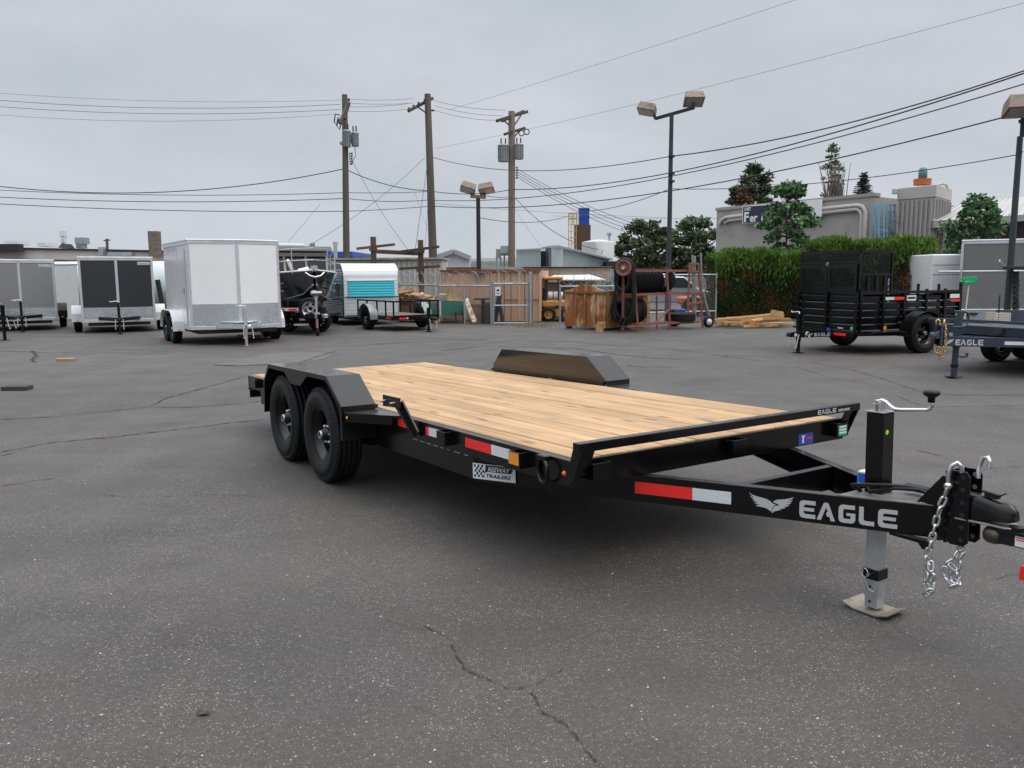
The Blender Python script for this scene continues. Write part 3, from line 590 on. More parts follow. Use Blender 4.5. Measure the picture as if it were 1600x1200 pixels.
    for ax in axles:
        MB().cyl((ax, -1.1, .36-loc[2]-tilt*ax), (ax, 1.1, .36-loc[2]-tilt*ax), .045, n=14).build('axle', blackm, tr)
        for s in (-1, 1): MB().tube([(ax-.38, s*.92, .33), (ax-.2, s*.92, .29), (ax, s*.92, .275), (ax+.2, s*.92, .29), (ax+.38, s*.92, .33)], .025, 6).build('leaf_spring', blackm, tr)
    for s in (-1, 1):
        for x in (-.42, -1.215, -4.3, -5.1):
            if x < -L: continue
            b = MB(); y0 = s*1.0405; y1 = s*1.092; t_ = .005
            b.bb(x-.05, x+.05, y1-s*t_, y1, .496, .578); b.bb(x-.05, x-.045, y0, y1-s*t_, .496, .578); b.bb(x+.045, x+.05, y0, y1-s*t_, .496, .578); b.build('stake_pocket', pc, tr)
    for y in (-.90, .06, .955):
        b = MB(); b.bb(.05, .055, y-.055, y+.055, .495, .575); b.bb(.001, .05, y-.055, y-.05, .495, .575); b.bb(.001, .05, y+.05, y+.055, .495, .575); b.build('stake_pocket', pc, tr)
    if not hero: return tr
    # side markings and fittings on the near rail
    f_ = lambda x, z, y=-1.0415: frame((x, y, z), (1, 0, 0), (0, 0, 1))
    rect(tr, 'red_reflector', redr, f_(-1.006, .511), .283, .056); rect(tr, 'white_reflector', whr, f_(-.722, .511), .19, .056)
    rect(tr, 'red_reflector', redr, f_(-1.501, .515), .040, .052); rect(tr, 'white_reflector', whr, f_(-1.460, .515), .165, .052)
    flat_polys([[(0, 0), (.248, 0), (.175, .054), (0, .054)]], 'red_reflector', redr, tr, f_(-1.907, .520))
    rect(tr, 'red_reflector', redr, f_(-4.62, .50), .22, .056)
    rect(tr, 'amber_reflector', ambr, f_(-.468, .512, -1.0935), .092, .062)
    b = MB(); b.torus((-.205, -1.066, .515), (.25, 1, 0), .062, .0095, 28, 8); b.build('tie_down_ring', black, tr)
    MB().bar((-.235, -1.062, .582), (-.165, -1.062, .582), .04, .026).build('ring_clip', black, tr, .004)
    MB().lathe([(0, -.012), (.008, -.010), (.012, -.003), (.014, 0)], (-.06, -1.041, .523), 'Y', 14).build('marker_light', mat('marker_red', (.7, .10, .03), .3), tr)
    b = MB(); b.xz([(-1.905, .662), (-1.652, .675), (-1.652, .738), (-1.905, .738)], -1.145, -1.135); b.build('spare_mount', black, tr, .001)
    sm_ = tr.children[-1]
    MB().bar((-1.70, -1.115, .70), (-1.585, -1.065, .505), .012, .085, (1, 0, .3)).build('mount_arm', black, tr, .001)
    b = MB(); b.bar((-1.72, -1.125, .69), (-1.60, -1.062, .50), .05, .012, (1, 0, .3)); b.build('mount_arm', black, tr, .001)
    for x in (-1.86, -1.71): MB().cyl((x, -1.135, .705), (x, -1.185, .702), .006, n=8).build('mount_stud', steel, tr)
    b = MB()
    for r_ in range(7):
        for q_ in range(6):
            y_ = -1.285+.038*q_+(.019 if r_ % 2 else 0); z_ = .415+.031*r_
            if y_ < -1.075: b.box((axles[0]+.285+.2665, y_, z_), (.003, .026, .007), (R(38 if (r_+q_) % 2 else -38), 0, 0))
    b.build('tread_lugs', black, tr)['kind'] = 'stuff'
    b = MB(); x_ = -1.69
    while x_ < -1.0:
        l_ = random.uniform(.02, .09); b.bb(x_, x_+l_, -1.0385, -1.0405, .4605, .4635); x_ += l_+random.uniform(.01, .05)
    b.build('sealant_line', mat('sealant', (.32, .32, .31), .6, 0, .1, 9), tr)['kind'] = 'stuff'
    MB().xz([(1.02, .326), (1.20, .326), (1.20, .285), (1.17, .285), (1.15, .308), (1.02, .312)], -.09, -.06).build('chain_tab', black, tr, .001)
    # dealer plate hung on the converging beam
    pl = rect(tr, 'dealer_plate', mat('plate_white', (.62, .66, .70), .45, 0, .06, 5), frame(fo+fd*.0+fn*.008+Vector((0, 0, .344)), fd, (0, 0, 1)), .282, .088, .003)
    K_ = .282/.455
    mp_ = lambda x, y: Matrix.Translation((x*K_, y, .0038))
    fl = MB()
    for i in range(5):
        for j in range(5):
            if (i+j) % 2 == 0: x = .014+i*.0205+.006*math.sin(j*.9); y = .010+j*.0145; fl.flat([(x, y), (x+.0205, y), (x+.0215, y+.0145), (x+.001, y+.0145)], (0, 0, .0036), (K_, 0, 0), (0, 1, 0))
    fl.build('checkered_flag', inkb, pl)
    fl = MB(); fl.flat([(.128, .040), (.150, .040), (.150, .046), (.40, .046), (.415, .052), (.432, .070), (.415, .078), (.395, .078), (.400, .084), (.170, .084), (.160, .076), (.145, .076), (.14, .046), (.128, .046)], (0, 0, .0035), (K_, 0, 0), (0, 1, 0)); 
    fl.flat([(.122, .012), (.128, .012), (.128, .046), (.122, .046)], (0, 0, .0035), (K_, 0, 0), (0, 1, 0)); fl.build('plate_band', inkb, pl)
    text_part('REEWAY', .036, MATS['plate_white'], pl, mp_(.165, .0505), .235*K_, .3, 'plate_lettering', .0006)
    text_part('TRAILERS', .028, inkb, pl, mp_(.145, .014), .265*K_, .3, 'plate_lettering', .0008)
    text_part('F', .058, inkb, pl, mp_(.133, .044), .03*K_, .3, 'plate_lettering', .002)
    # bumper print and stickers at the far end
    fm = lambda y, z, x=.0965: frame((x, y, z), (0, 1, 0), (0, 0, 1))
    flat_polys(eagle_letters(.17, .026), 'wordmark', print_, tr, fm(.66, .657)); text_part('SERIES', .018, print_, tr, fm(.85, .659), .11, 0, 'series_print', .0006)
    gs = rect(tr, 'inspection_sticker', mat('sticker_teal', (.03, .33, .20), .5), fm(.915, .500, .0555), .08, .062)
    b = MB(); [b.bb(.006, .074, .012+k*.018, .022+k*.018, .0012, .0016) for k in range(3)]; b.build('sticker_print', wht, gs)
    bs_ = rect(tr, 'blue_sticker', mat('sticker_blue', (.03, .07, .42), .4), fm(.62, .470, .0005), .13, .065)
    b = MB(); b.flat([(.03, .01), (.045, .01), (.045, .04), (.06, .055), (.02, .055), (.03, .04)], (0, 0, .0015), (1, 0, 0), (0, 1, 0)); b.build('sticker_print', wht, bs_)
    MB().bb(.065, .12, .03, .04, .0012, .0016).build('sticker_print', redr, bs_)
    return tr
tread_t = tread('worn_tread', (.20, .19, .18), .5, .3, 22)
footm = mat('foot_steel', (.32, .28, .225), .45, .6, .2, 12, stain=((.22, .13, .06), .60, 14))
holem = mat('hole_grey', (.16, .16, .16), .9, 0, 0, 3)
brassm = mat('yellow_zinc', (.55, .38, .18), .35, .8, .25, 20)
navy = mat('slate_paint', (.022, .034, .052), .38, 0, .2, 5)
hero = flatbed('flatbed_trailer', 'long black flatbed trailer with pale new wood plank deck in the foreground', 'trailer', (1.1594, 4.3452, .0684), -.9916, .0244, black)
# ------------------------------------------------------------ helpers for the yard
def W(u0, u1, v0, v1, Y):
    a = P(u0, v1, Y); b = P(u1, v0, Y); return a.x, b.x, a.z, b.z
def wbox(b, u0, u1, v0, v1, Y, d):       # box seen between those sight lines, its near face at distance Y, d deep
    x0, x1, z0, z1 = W(u0, u1, v0, v1, Y); b.bb(x0, x1, Y, Y+d, z0, z1); return b
def part(name, m, parent, fn, bevel=0):
    b = MB(); fn(b); o = b.build(name, m, parent, bevel); return o
def tongue(tr, tl, z, pc, spread=.55, h=.09, jx=None, jm=None, cm=zinc, jh=.5, knob=True, jack=True, cz=.12):
    for s in (-1, 1): MB().bar((-.05, s*spread, z), (tl-.2, s*.045, z), .05, h).build('tongue_beam', pc, tr)
    b = MB(); b.bb(tl-.24, tl-.05, -.045, .045, z-.04, z+.045); b.build('coupler', jm or pc, tr, .008)
    MB().lathe([(0, .055), (.03, .05), (.045, .03), (.048, 0), (.048, -.03)], (tl-.04, 0, z), 'Z', 12).build('ball_socket', jm or pc, tr)
    if jack:
        jx = jx if jx is not None else tl-.38
        MB().bb(jx-.035, jx+.035, -.035, .035, z-.12, z+jh).build('jack_tube', jm or pc, tr, .004)
        b = MB(); b.bb(jx-.026, jx+.026, -.026, .026, .015, z-.1); b.bb(jx-.08, jx+.08, -.07, .07, .003, .015); b.build('jack_leg', jm or pc, tr)
        b = MB(); b.tube([(jx, 0, z+jh), (jx, 0, z+jh+.03), (jx, -.05, z+jh+.035), (jx, -.2, z+jh+.02), (jx, -.22, z+jh+.05)], .011, 6); b.build('crank_handle', zinc, tr)
    for s in (-1, 1):
        chain(tr, [(tl-.2, s*.09, z), (tl-.16, s*.10, z-.14), (tl-.13, s*.10, z-.26), (tl-.11, s*.09, z-.14-.1)], cm, .045, .0055)
def fender_round(tr, x, y, s, R_, wd, m, name='fender', xs=0, front=True, zl=.30):
    pts = [(x-R_-xs, zl+.1)]+[(x-xs+(R_)*math.cos(a), .33+R_*math.sin(a)) for a in [PI-PI*i/10*.5 for i in range(11)]]+[(x+R_*math.cos(a), .33+R_*math.sin(a)) for a in [PI/2-PI*i/10*.5 for i in range(11)]]+[(x+R_, zl)]
    b = MB()
    for (a, c), (a2, c2) in zip(pts, pts[1:]):
        dd = Vector((a2-a, 0, c2-c))
        if dd.length < 1e-4: continue
        dd.normalize(); nn = Vector((-dd.z, 0, dd.x)); b.prism([(0, 0), (1, 0), (1, 1), (0, 1)], (a, y-wd/2, c), (a2-a, 0, c2-c), (0, wd, 0), -nn*.008)
    return b.build(name, m, tr)
panel_g = mat('panel_grey', (.24, .24, .245), .28, .15, .05, 2)
panel_c = mat('panel_charcoal', (.030, .032, .036), .22, .1, .08, 2)
panel_s = mat('panel_silver', (.185, .18, .18), .3, .2, .05, 1)
panel_w = mat('panel_white', (.80, .80, .81), .25, 0, .03, 1.5)
side_w = mat('side_white', (.70, .705, .72), .18, .1, .04, 1.5)
atp = tread('bright_tread', (.50, .53, .56), .25, .85, 26, .8)
def enclosed(name, label, loc, ang, w, L, zb, zt, v, fp, sp, gm, gh, axles, Rt, fm, tl, tz, trim=alu, badge=True, jm=None, tc=None, group='enclosed cargo trailers in the yard', vees=True, jh=.45):
    tr = thing(name, label, 'trailer', loc, ang, group); h = w/2
    part('body', sp, tr, lambda b: b.xy([(-L, -h), (0, -h), (v, 0), (0, h), (-L, h)], zb, zt))
    part('roof', trim, tr, lambda b: b.xy([(-L-.02, -h-.02), (.01, -h-.02), (v+.02, 0), (.01, h+.02), (-L-.02, h+.02)], zt+.001, zt+.05), .012)
    d = Vector((v, h, 0)); ln = d.length; u_ = d/ln
    for s in (-1, 1):
        o = Vector((0, s*h, 0)); u = Vector((v, -s*h, 0)).normalized(); n_ = Vector((h, s*v, 0)).normalized()
        def face(a0, a1, z0, z1, t): return [(o+u*a0, z0, u, a1-a0, z1-z0, n_*t)]
        def strip(nm, m, a0, a1, z0, z1, t, bev=0):
            b = MB(); b.prism([(0, 0), (a1-a0, 0), (a1-a0, z1-z0), (0, z1-z0)], o+u*a0+n_*.002+Vector((0, 0, z0)), u, (0, 0, 1), n_*t); return b.build(nm, m, tr, bev)
        strip('front_panel', fp, .06, ln-.03, zb+gh, zt-.05, .006)
        strip('stone_guard', gm, .01, ln-.004, zb+.03, zb+gh, .010)
        strip('top_trim', trim, 0, ln, zt-.05, zt-.001, .016, .004); strip('bottom_rail', trim, 0, ln, zb-.05, zb+.03, .014, .004)
        strip('corner_trim', trim, 0, .06, zb+.031, zt-.051, .014, .004)
        MB().bb(-L, -.002, s*(h+.001), s*(h+.02), zt-.07, zt-.001).build('side_trim', trim, tr, .004)
        MB().bb(-L, -.002, s*(h+.001), s*(h+.02), zb-.05, zb+.03).build('side_rail', trim, tr, .004)
        for ax in axles: wheel(tr, ax, s*(h+.14), Rt, s, Rt, .20, Rt*.54, nuts=0)
        for ax in ((axles[0],) if len(axles) < 2 else (axles[0],)): fender_round(tr, ax, s*(h+.14), s, Rt+.09, .26, fm, xs=axles[0]-axles[-1])
        MB().bb(axles[0]+Rt+.08, axles[0]+Rt+.088, s*(h+.02), s*(h+.265), .30, .52).build('fender_front', fm, tr)
        MB().bb(axles[0]+Rt+.089, axles[0]+Rt+.094, s*(h+.10), s*(h+.16), .315, .345).build('marker_light', ambr, tr)
    part('centre_trim', trim, tr, lambda b: b.bb(v-.012, v+.016, -.035, .035, zb+.0, zt-.052), .006)
    part('axle', blackm, tr, lambda b: [b.cyl((ax, -h-.1, Rt), (ax, h+.1, Rt), .04, n=10) for ax in axles[:1]])
    part('chassis_rail', blackm, tr, lambda b: b.bb(-L+.1, v*.4, -h+.15, h-.15, zb-.14, zb-.051))
    if badge:
        o = Vector((0, h, 0)); u = Vector((v, -h, 0)).normalized(); n_ = Vector((h, v, 0)).normalized()
        bd = rect(tr, 'badge', wht, frame(Vector((0, h, zt-.17))+u*(.40)+n_*.0085, -u, (0, 0, 1)), .32, .085, .003)
        MB().bb(.006, .314, .006, .079, .0031, .0036).build('badge_border', inkb, bd); MB().bb(.012, .308, .012, .073, .0037, .0042).build('badge_face', wht, bd)
        text_part('Haulmark', .055, inkb, bd, Matrix.Translation((.025, .022, .0048)), .27, 0, 'badge_lettering', .001)
    tongue(tr, v+tl, tz, tc or blackm, h*.6, jm=jm, jh=jh)
    return tr

# ------------------------------------------------------------ left row of trailers
pA = G(36, 519); e1 = enclosed('enclosed_trailer', 'grey two-panel enclosed cargo trailer, cut by the left edge of the photo', (pA.x-.69*math.cos(R(-61)), pA.y-.69*math.sin(R(-61)), 0), R(-61), 1.78, 3.2, .34, 1.99, .12, panel_g, panel_g, atp, .32, (-1.5,), .33, blackm, .95, .42)
pC = G(188, 522); e2 = enclosed('enclosed_trailer', 'charcoal enclosed cargo trailer with white fenders and a bright centre strip', (pC.x-.76*math.cos(R(-65)), pC.y-.76*math.sin(R(-65)), 0), R(-65), 1.86, 3.4, .34, 2.03, .14, panel_c, panel_c, atp, .36, (-.85,), .33, wht, 1.0, .40)
e3 = enclosed('enclosed_trailer', 'white V-nose enclosed trailer with diamond plate guard and silver jack', (-6.27, 18.74, 0), R(-58), 2.02, 2.9, .40, 2.30, .30, panel_w, side_w, atp, .52, (-1.05, -1.85), .34, wht, .82, .44, jm=zinc, tc=alu, badge=False, jh=.42)
def dressing(tr, h=1.01, zb=.40, zt=2.30):
    dr = part('side_door', side_w, tr, lambda b: b.bb(-1.05, -.28, -h-.004, -h-.016, zb+.04, zt-.18), .006)
    part('handle', zinc, dr, lambda b: b.bb(-.42, -.38, -h-.02, -h-.05, 1.15, 1.30), .006)
    for x in (-1.07, -.26): part('door_frame', alu, tr, lambda b: b.bb(x-.018, x+.018, -h-.003, -h-.022, zb+.03, zt-.15), .004)
    [part('side_vent', alu, tr, lambda b: b.bb(-2.4+.2*k, -2.32+.2*k, -h-.003, -h-.012, zt-.17, zt-.10)) for k in range(7)]
    part('tongue_deck', alu, tr, lambda b: b.xy([(.12, -.46), (.62, -.18), (.62, .18), (.12, .46)], .505, .53), .004)
    part('rivets', steel, tr, lambda b: [b.box((-.014+.0*k, s*(h+.0225), zb+.08+.06*k), (.014, .006, .014)) for k in range(30) for s in (-1, 1)])['kind'] = 'stuff'
    rect(tr, 'number_plate', wht, frame((.30, -.30, .44), (.9, .45, 0), (0, 0, 1)), .22, .09)
dressing(e3)
# a further trailer stands just outside the left edge; its coupler and jack reach into view
pB = G(8, 532); tb = thing('utility_trailer', 'black trailer jack and coupler at the extreme left edge', 'trailer', (pB.x-.62, pB.y+.12, 0), R(-10))
tongue(tb, 1.0, .55, black, .5, jm=black, jh=.32); part('deck', black, tb, lambda b: b.bb(-2.6, -.05, -.8, .8, .5, .6)); part('side_rail', black, tb, lambda b: [b.bb(-2.6, -.05, s*.8, s*.76, .6, .9) for s in (-1,)])
for s in (-1, 1): wheel(tb, -1.5, s*.95, .33, s, .33, .2, .18, nuts=0)

# ------------------------------------------------------------ boat on its trailer
boat_m = mat('hull_black', (.006, .0065, .008), .16, 0, .1, 3, coat=.5); cream = mat('cabin_cream', (.42, .38, .31), .45, 0, .05, 3); deckc = mat('boat_deck', (.55, .54, .50), .5, 0, .05, 3); roofm = mat('boat_roof', (.045, .048, .055), .4, 0, .1, 3)
tealm = mat('hull_teal', (.03, .10, .11), .15, 0, .1, 4, coat=.4)
bo = P(491, 424, 21.6); boat = thing('cabin_boat', 'black hulled cabin boat with cream wheelhouse and silver bow rails on a trailer', 'boat', (bo.x, bo.y, 0), R(-62))
SEC = [(0, .05, 1.66, .03, 1.30, .60), (-.35, .42, 1.63, .20, 1.05, .56), (-.9, .80, 1.60, .52, .92, .54), (-1.7, 1.08, 1.55, .84, .86, .53), (-3.0, 1.20, 1.50, 1.02, .84, .53), (-6.2, 1.20, 1.46, 1.05, .84, .53)]
def hull(b):
    vs = []
    for x, ys, zs, yc, zc, zk in SEC: vs += [(x, ys, zs), (x, yc, zc), (x, 0, zk), (x, -yc, zc), (x, -ys, zs)]
    vs[2] = (-.25, 0, 1.0)
    b.add(vs, [(5*i+j, 5*i+j+1, 5*i+j+6, 5*i+j+5) for i in range(5) for j in range(4)], False); b.add(vs[-5:], [(0, 1, 2, 3, 4)])
part('hull', boat_m, boat, hull)
for s in (-1, 1):
    part('gunwale', wht, boat, lambda b: b.tube([(x, s*(ys+.01), zs+.02) for x, ys, zs, *_ in SEC], .024, 6))
    part('chine_rail', steel, boat, lambda b: b.tube([(x+.02, s*(yc+.02), zc) for x, ys, zs, yc, zc, zk in SEC[:5]], .022, 5))
    part('bow_rail', zinc, boat, lambda b: [b.tube([(.05, 0, 2.25), (-.4, s*.5, 2.24), (-1.0, s*.85, 2.20), (-2.4, s*1.08, 2.10)], .010, 6), b.tube([(-.05, 0, 1.95), (-.4, s*.46, 1.93), (-1.0, s*.82, 1.90), (-2.4, s*1.08, 1.83)], .014, 6)])
    for x, y in ((-.4, .47), (-1.0, .84), (-1.7, 1.02), (-2.4, 1.1)): part('rail_post', zinc, boat, lambda b: b.cyl((x, s*y, 1.58), (x, s*(y+.01), 2.22-.05*(abs(x)-.4)), .014, n=6))
    part('spray_strip', steel, boat, lambda b: [b.bar((-.7, s*.66, 1.34-.2*k), (-1.35, s*.93, 1.30-.2*k), .03, .035) for k in (0, 1)])
part('deck', deckc, boat, lambda b: b.add([(x, q*ys*.97, zs-.005) for x, ys, zs, *_ in SEC for q in (1, -1)], [(2*i, 2*i+1, 2*i+3, 2*i+2) for i in range(5)]))
CX = -1.9
part('cabin', cream, boat, lambda b: b.prism([(CX, 1.50), (CX-.22, 2.20), (-4.6, 2.20), (-4.6, 1.48)], (0, -.92, 0), (1, 0, 0), (0, 0, 1), (0, 1.84, 0)), .02)
part('cabin_roof', roofm, boat, lambda b: b.prism([(CX+.15, 2.22), (CX-.05, 2.36), (-4.9, 2.34), (-4.9, 2.22)], (0, -1.02, 0), (1, 0, 0), (0, 0, 1), (0, 2.04, 0)), .03)
wn = Vector((.7, 0, .22)).normalized()
for k, (a, c) in enumerate(((-.86, -.34), (-.27, .27), (.34, .86))):
    def pane(b, a=a, c=c): b.prism([(a, .16), (c, .16), (c, .60), (a, .60)], Vector((CX, 0, 1.50))+wn*.012, (0, 1, 0), Vector((-.22, 0, .70)).normalized(), wn*.008)
    part('windscreen_pane', glass_d, boat, pane)
for s in (-1, 1):
    for x0, x1 in ((-3.0, -2.35), (-3.9, -3.15)): part('side_window', glass_d, boat, lambda b: b.bb(x0, x1, s*.922, s*.93, 1.68, 2.10))
part('roof_hatch', wht, boat, lambda b: b.bb(-3.3, -2.5, -.4, .4, 2.365, 2.45), .02); part('roof_light', steel, boat, lambda b: b.cyl((-2.2, .55, 2.36), (-2.2, .55, 2.46), .07, n=10))
part('anchor', zinc, boat, lambda b: [b.cyl((-.2, 0, 1.78), (.16, 0, 1.66), .022, n=6), b.tube([(.05, -.25, 1.62), (.1, -.14, 1.53), (.12, 0, 1.50), (.1, .14, 1.53), (.05, .25, 1.62)], .022, 6), b.bb(-.15, .1, -.06, .06, 1.70, 1.80)])
part('windlass', wht, boat, lambda b: [b.cyl((-.65, -.25, 1.64), (-.65, .02, 1.70), .08, n=10), b.bar((-.75, -.4, 1.7), (-.55, -.55, 1.95), .06, .06), b.bb(-.8, -.5, -.35, .1, 1.6, 1.68)])
bt = thing('boat_trailer', 'black boat trailer with winch post and jockey wheel under the black hull', 'trailer', (bo.x, bo.y, 0), R(-62))
for s in (-1, 1):
    part('frame_rail', black, bt, lambda b: b.bar((-6.0, s*.75, .50), (-.9, s*.62, .50), .07, .11)); part('frame_rail', black, bt, lambda b: b.bar((-.9, s*.62, .50), (.75, s*.04, .50), .07, .11))
    part('bunk', blackm, bt, lambda b: b.bar((-5.8, s*.6, .70), (-1.3, s*.5, .74), .09, .22)); wheel(bt, -3.8, s*1.0, .34, s, .34, .21, .19, nuts=0)
part('winch_post', steel, bt, lambda b: [b.bar((.22, 0, .50), (.02, 0, 1.12), .06, .06), b.bb(-.03, .10, -.06, .06, .98, 1.12), b.cyl((.1, -.14, 1.08), (.1, .14, 1.08), .06, n=10)])
part('bow_roller', wht, bt, lambda b: b.cyl((-.12, -.06, 1.1), (-.12, .06, 1.1), .06, n=10))
part('jack_tube', zinc, bt, lambda b: [b.cyl((.55, -.12, .20), (.55, -.12, .95), .032, n=10), b.bb(.50, .60, -.17, -.05, .46, .60), b.cyl((.55, -.12, .95), (.55, -.12, .99), .045, n=10)])
part('jockey_wheel', rubber, bt, lambda b: b.cyl((.55, -.15, .09), (.55, -.09, .09), .09, n=16)); part('coupler', galv, bt, lambda b: b.bb(.72, 1.0, -.05, .05, .47, .57), .01)
part('breakaway_unit', blackm, bt, lambda b: b.bb(.3, .5, .02, .14, .58, .74), .01); part('warning_sticker', redr, bt, lambda b: b.bar((.52, -.155, .3), (.62, -.155, .3), .004, .12))
# short black trailer with a tall rear gate standing before the hull
gt = thing('utility_trailer', 'black trailer with tall barred rear gate, red lights and spare wheel before the boat', 'trailer', (-5.45, 21.6, 0), R(-4))
part('gate_frame', black, gt, lambda b: [b.bb(x-.03, x+.03, -.03, .03, .35, .93) for x in (-1.0, -.42, .06, .40)]+[b.bb(-1.0, .40, -.032, .028, z, z+.06) for z in (.30, .60, .88)])
part('gate_mesh', blackm, gt, lambda b: [b.bb(-1.0+.045*k, -.992+.045*k, -.005, .005, .36, .88) for k in range(30)]+[b.bb(-1.0, .38, .006, .010, .36+.05*k, .366+.05*k) for k in range(11)])
lb = part('light_bar', wht, gt, lambda b: b.bb(-1.0, .12, -.06, -.034, .62, .70))
for k in range(3): part('tail_light', redr, gt, lambda b: b.bb(-.72+.32*k, -.50+.32*k, -.07, -.061, .635, .685))
part('deck', blackm, gt, lambda b: b.bb(-1.0, .4, .05, 2.0, .42, .50)); part('bumper_step', wht, gt, lambda b: b.bb(-.25, .12, -.12, -.04, .24, .28))
sw = empty('spare_wheel', gt, (.22, -.16, .68), (0, 0, 0)); link('tyre', tyre_mesh(.30, .19, .20, 28), sw); link('rim', rim_mesh(.20, .19, zinc, -1, 5), sw)
for s in (-1, 1): wheel(gt, -.35+s*.45, 1.0, .30, -1, .30, .18, .17, nuts=0)

# ------------------------------------------------------------ vintage caravan
cw = mat('caravan_white', (.74, .78, .80), .3, .05, .05, 2); ct = mat('caravan_turquoise', (.07, .57, .69), .35, 0, .06, 3); cg = mat('caravan_alu', (.58, .62, .64), .35, .15, .10, 3)
cv0 = P(540, 492, 26.0); cv = thing('caravan', 'small vintage caravan with turquoise awning panel and ribbed aluminium sides', 'caravan', (cv0.x+.90, 25.6, 0), R(-63))
CWd = 1.74; zt_ = 1.90
prof = [(0, .27), (.02, 1.30)]+[(-.38+.40*math.cos(a), 1.50+.40*math.sin(a)) for a in [PI/2*i/8 for i in range(9)]]+[(-3.2, 1.90), (-3.5, 1.75), (-3.6, 1.4), (-3.4, .27)]
part('body', mat('caravan_gap_shade', (.13, .15, .16), .5, .2, .1, 3), cv, lambda b: b.xz(prof, -CWd/2, CWd/2))  # body coloured dark so the gaps between siding ribs look shaded
def skin(z0, z1, m, nm):
    b = MB(); pts = [p for p in prof[:12]]; b2 = []
    for i in range(60):
        f = i/59; L_ = []
    segs = []
    for (a, c), (a2, c2) in zip(prof[:11], prof[1:12]):
        k = max(1, int(math.hypot(a2-a, c2-c)/.05)); segs += [(a+(a2-a)*j/k, c+(c2-c)*j/k) for j in range(k)]
    segs = [q for q in segs if z0 <= q[1] <= z1 or (z1 > 1.85 and q[0] < -.05)]
    for i, (q, q2) in enumerate(zip(segs, segs[1:])):
        o_ = .012+.006*(i % 2); b.prism([(0, 0), (1, 0), (1, 1), (0, 1)], (q[0]+o_*.9, -CWd/2+.012, q[1]+o_*.3), (q2[0]-q[0], 0, q2[1]-q[1]), (0, CWd-.024, 0), (-.011, 0, -.004))
    return b.build(nm, m, cv)
skin(.86, 1.9, cw, 'upper_shell'); skin(.28, .86, cg, 'lower_shell')
aw = part('awning_panel', ct, cv, lambda b: b.bb(.035, .06, -.74, .74, .87, 1.36), .006)
for k in range(6): part('awning_slat', ct, aw, lambda b: b.bb(.0605, .075, -.735, .735, .885+.08*k, .935+.08*k), .006)
part('awning_rail', alu, cv, lambda b: b.bb(.03, .085, -.76, .76, 1.362, 1.39), .004); part('edge_trim', alu, cv, lambda b: [b.tube([(x+.012, s*CWd/2, z) for x, z in prof[:12]], .018, 5) for s in (-1,)]); part('edge_trim', alu, cv, lambda b: b.tube([(x+.012, CWd/2, z) for x, z in prof[:12]], .018, 5))
for s in (-1, 1):
    part('siding', cg, cv, lambda b: [b.bar((-.16, s*(CWd/2+.006), z), (-3.35, s*(CWd/2+.006), z), .016, .035) for z in [.32+.07*k for k in range(7)]+[1.42+.07*k for k in range(5)]])
    part('siding', ct, cv, lambda b: [b.bar((-.10, s*(CWd/2+.006), z), (-3.4, s*(CWd/2+.006), z), .016, .042) for z in [.82+.07*k for k in range(9)]])
    wf = part('window', alu, cv, lambda b: b.bb(-.95, -.22, s*(CWd/2+.012), s*(CWd/2+.03), .85, 1.32)); part('pane', glass_d, wf, lambda b: b.bb(-.90, -.27, s*(CWd/2+.031), s*(CWd/2+.034), .89, 1.28))
    part('hatch', galv, cv, lambda b: b.bb(-.75, -.10, s*(CWd/2+.014), s*(CWd/2+.03), .34, .60)); wheel(cv, -1.9, s*.68, .31, s, .31, .18, .18, nuts=0)
part('chassis', blackm, cv, lambda b: b.bb(-3.3, -.05, -.6, .6, .16, .269)); part('bumper_bar', blackm, cv, lambda b: b.bb(0, .06, -.5, .5, .20, .25))

# ------------------------------------------------------------ small open utility trailer
utj = G(669, 519.5); utA = R(-55); ut = thing('utility_trailer', 'low black open utility trailer with tube rails in front of the caravan', 'trailer', (-3.25, 23.75, 0), utA)
greyp = mat('grey_fender', (.20, .22, .235), .35, .2, .1, 4)
part('deck', blackm, ut, lambda b: b.bb(-1.3, 1.05, -.72, .72, .30, .40)); part('deck_edge', woodmat('old_ply', (.16, .14, .125), 0, 1, .1), ut, lambda b: b.bb(-1.25, 1.0, -.66, .66, .401, .42))
for s in (-1, 1):
    part('top_rail', black, ut, lambda b: b.bb(-1.3, 1.05, s*.72, s*.68, .80, .84))
    for x in (-1.28, -.65, 0, .55, 1.03): part('rail_post', black, ut, lambda b: b.bb(x-.018, x+.018, s*.718, s*.682, .40, .80))
    wheel(ut, -.25, s*.87, .33, s, .33, .2, .18, nuts=0); fender_round(ut, -.25, s*.87, s, .41, .24, greyp)
    rect(ut, 'red_reflector', redr, frame((.62 if s < 0 else .92, s*.722, .33), (s*-1, 0, 0), (0, 0, 1)), .28, .05)
part('front_rail', black, ut, lambda b: [b.bb(1.03, 1.07, -.72, .72, .80, .84), b.bb(1.051, 1.07, -.72, .72, .39, .44)]); rect(ut, 'red_reflector', redr, frame((1.071, -.55, .33), (0, 1, 0), (0, 0, 1)), .22, .05); rect(ut, 'white_reflector', whr, frame((1.071, -.32, .33), (0, 1, 0), (0, 0, 1)), .20, .05)
tm = tongue(ut, 2.15, .36, black, .5, jx=1.72, jm=black, jh=.30)

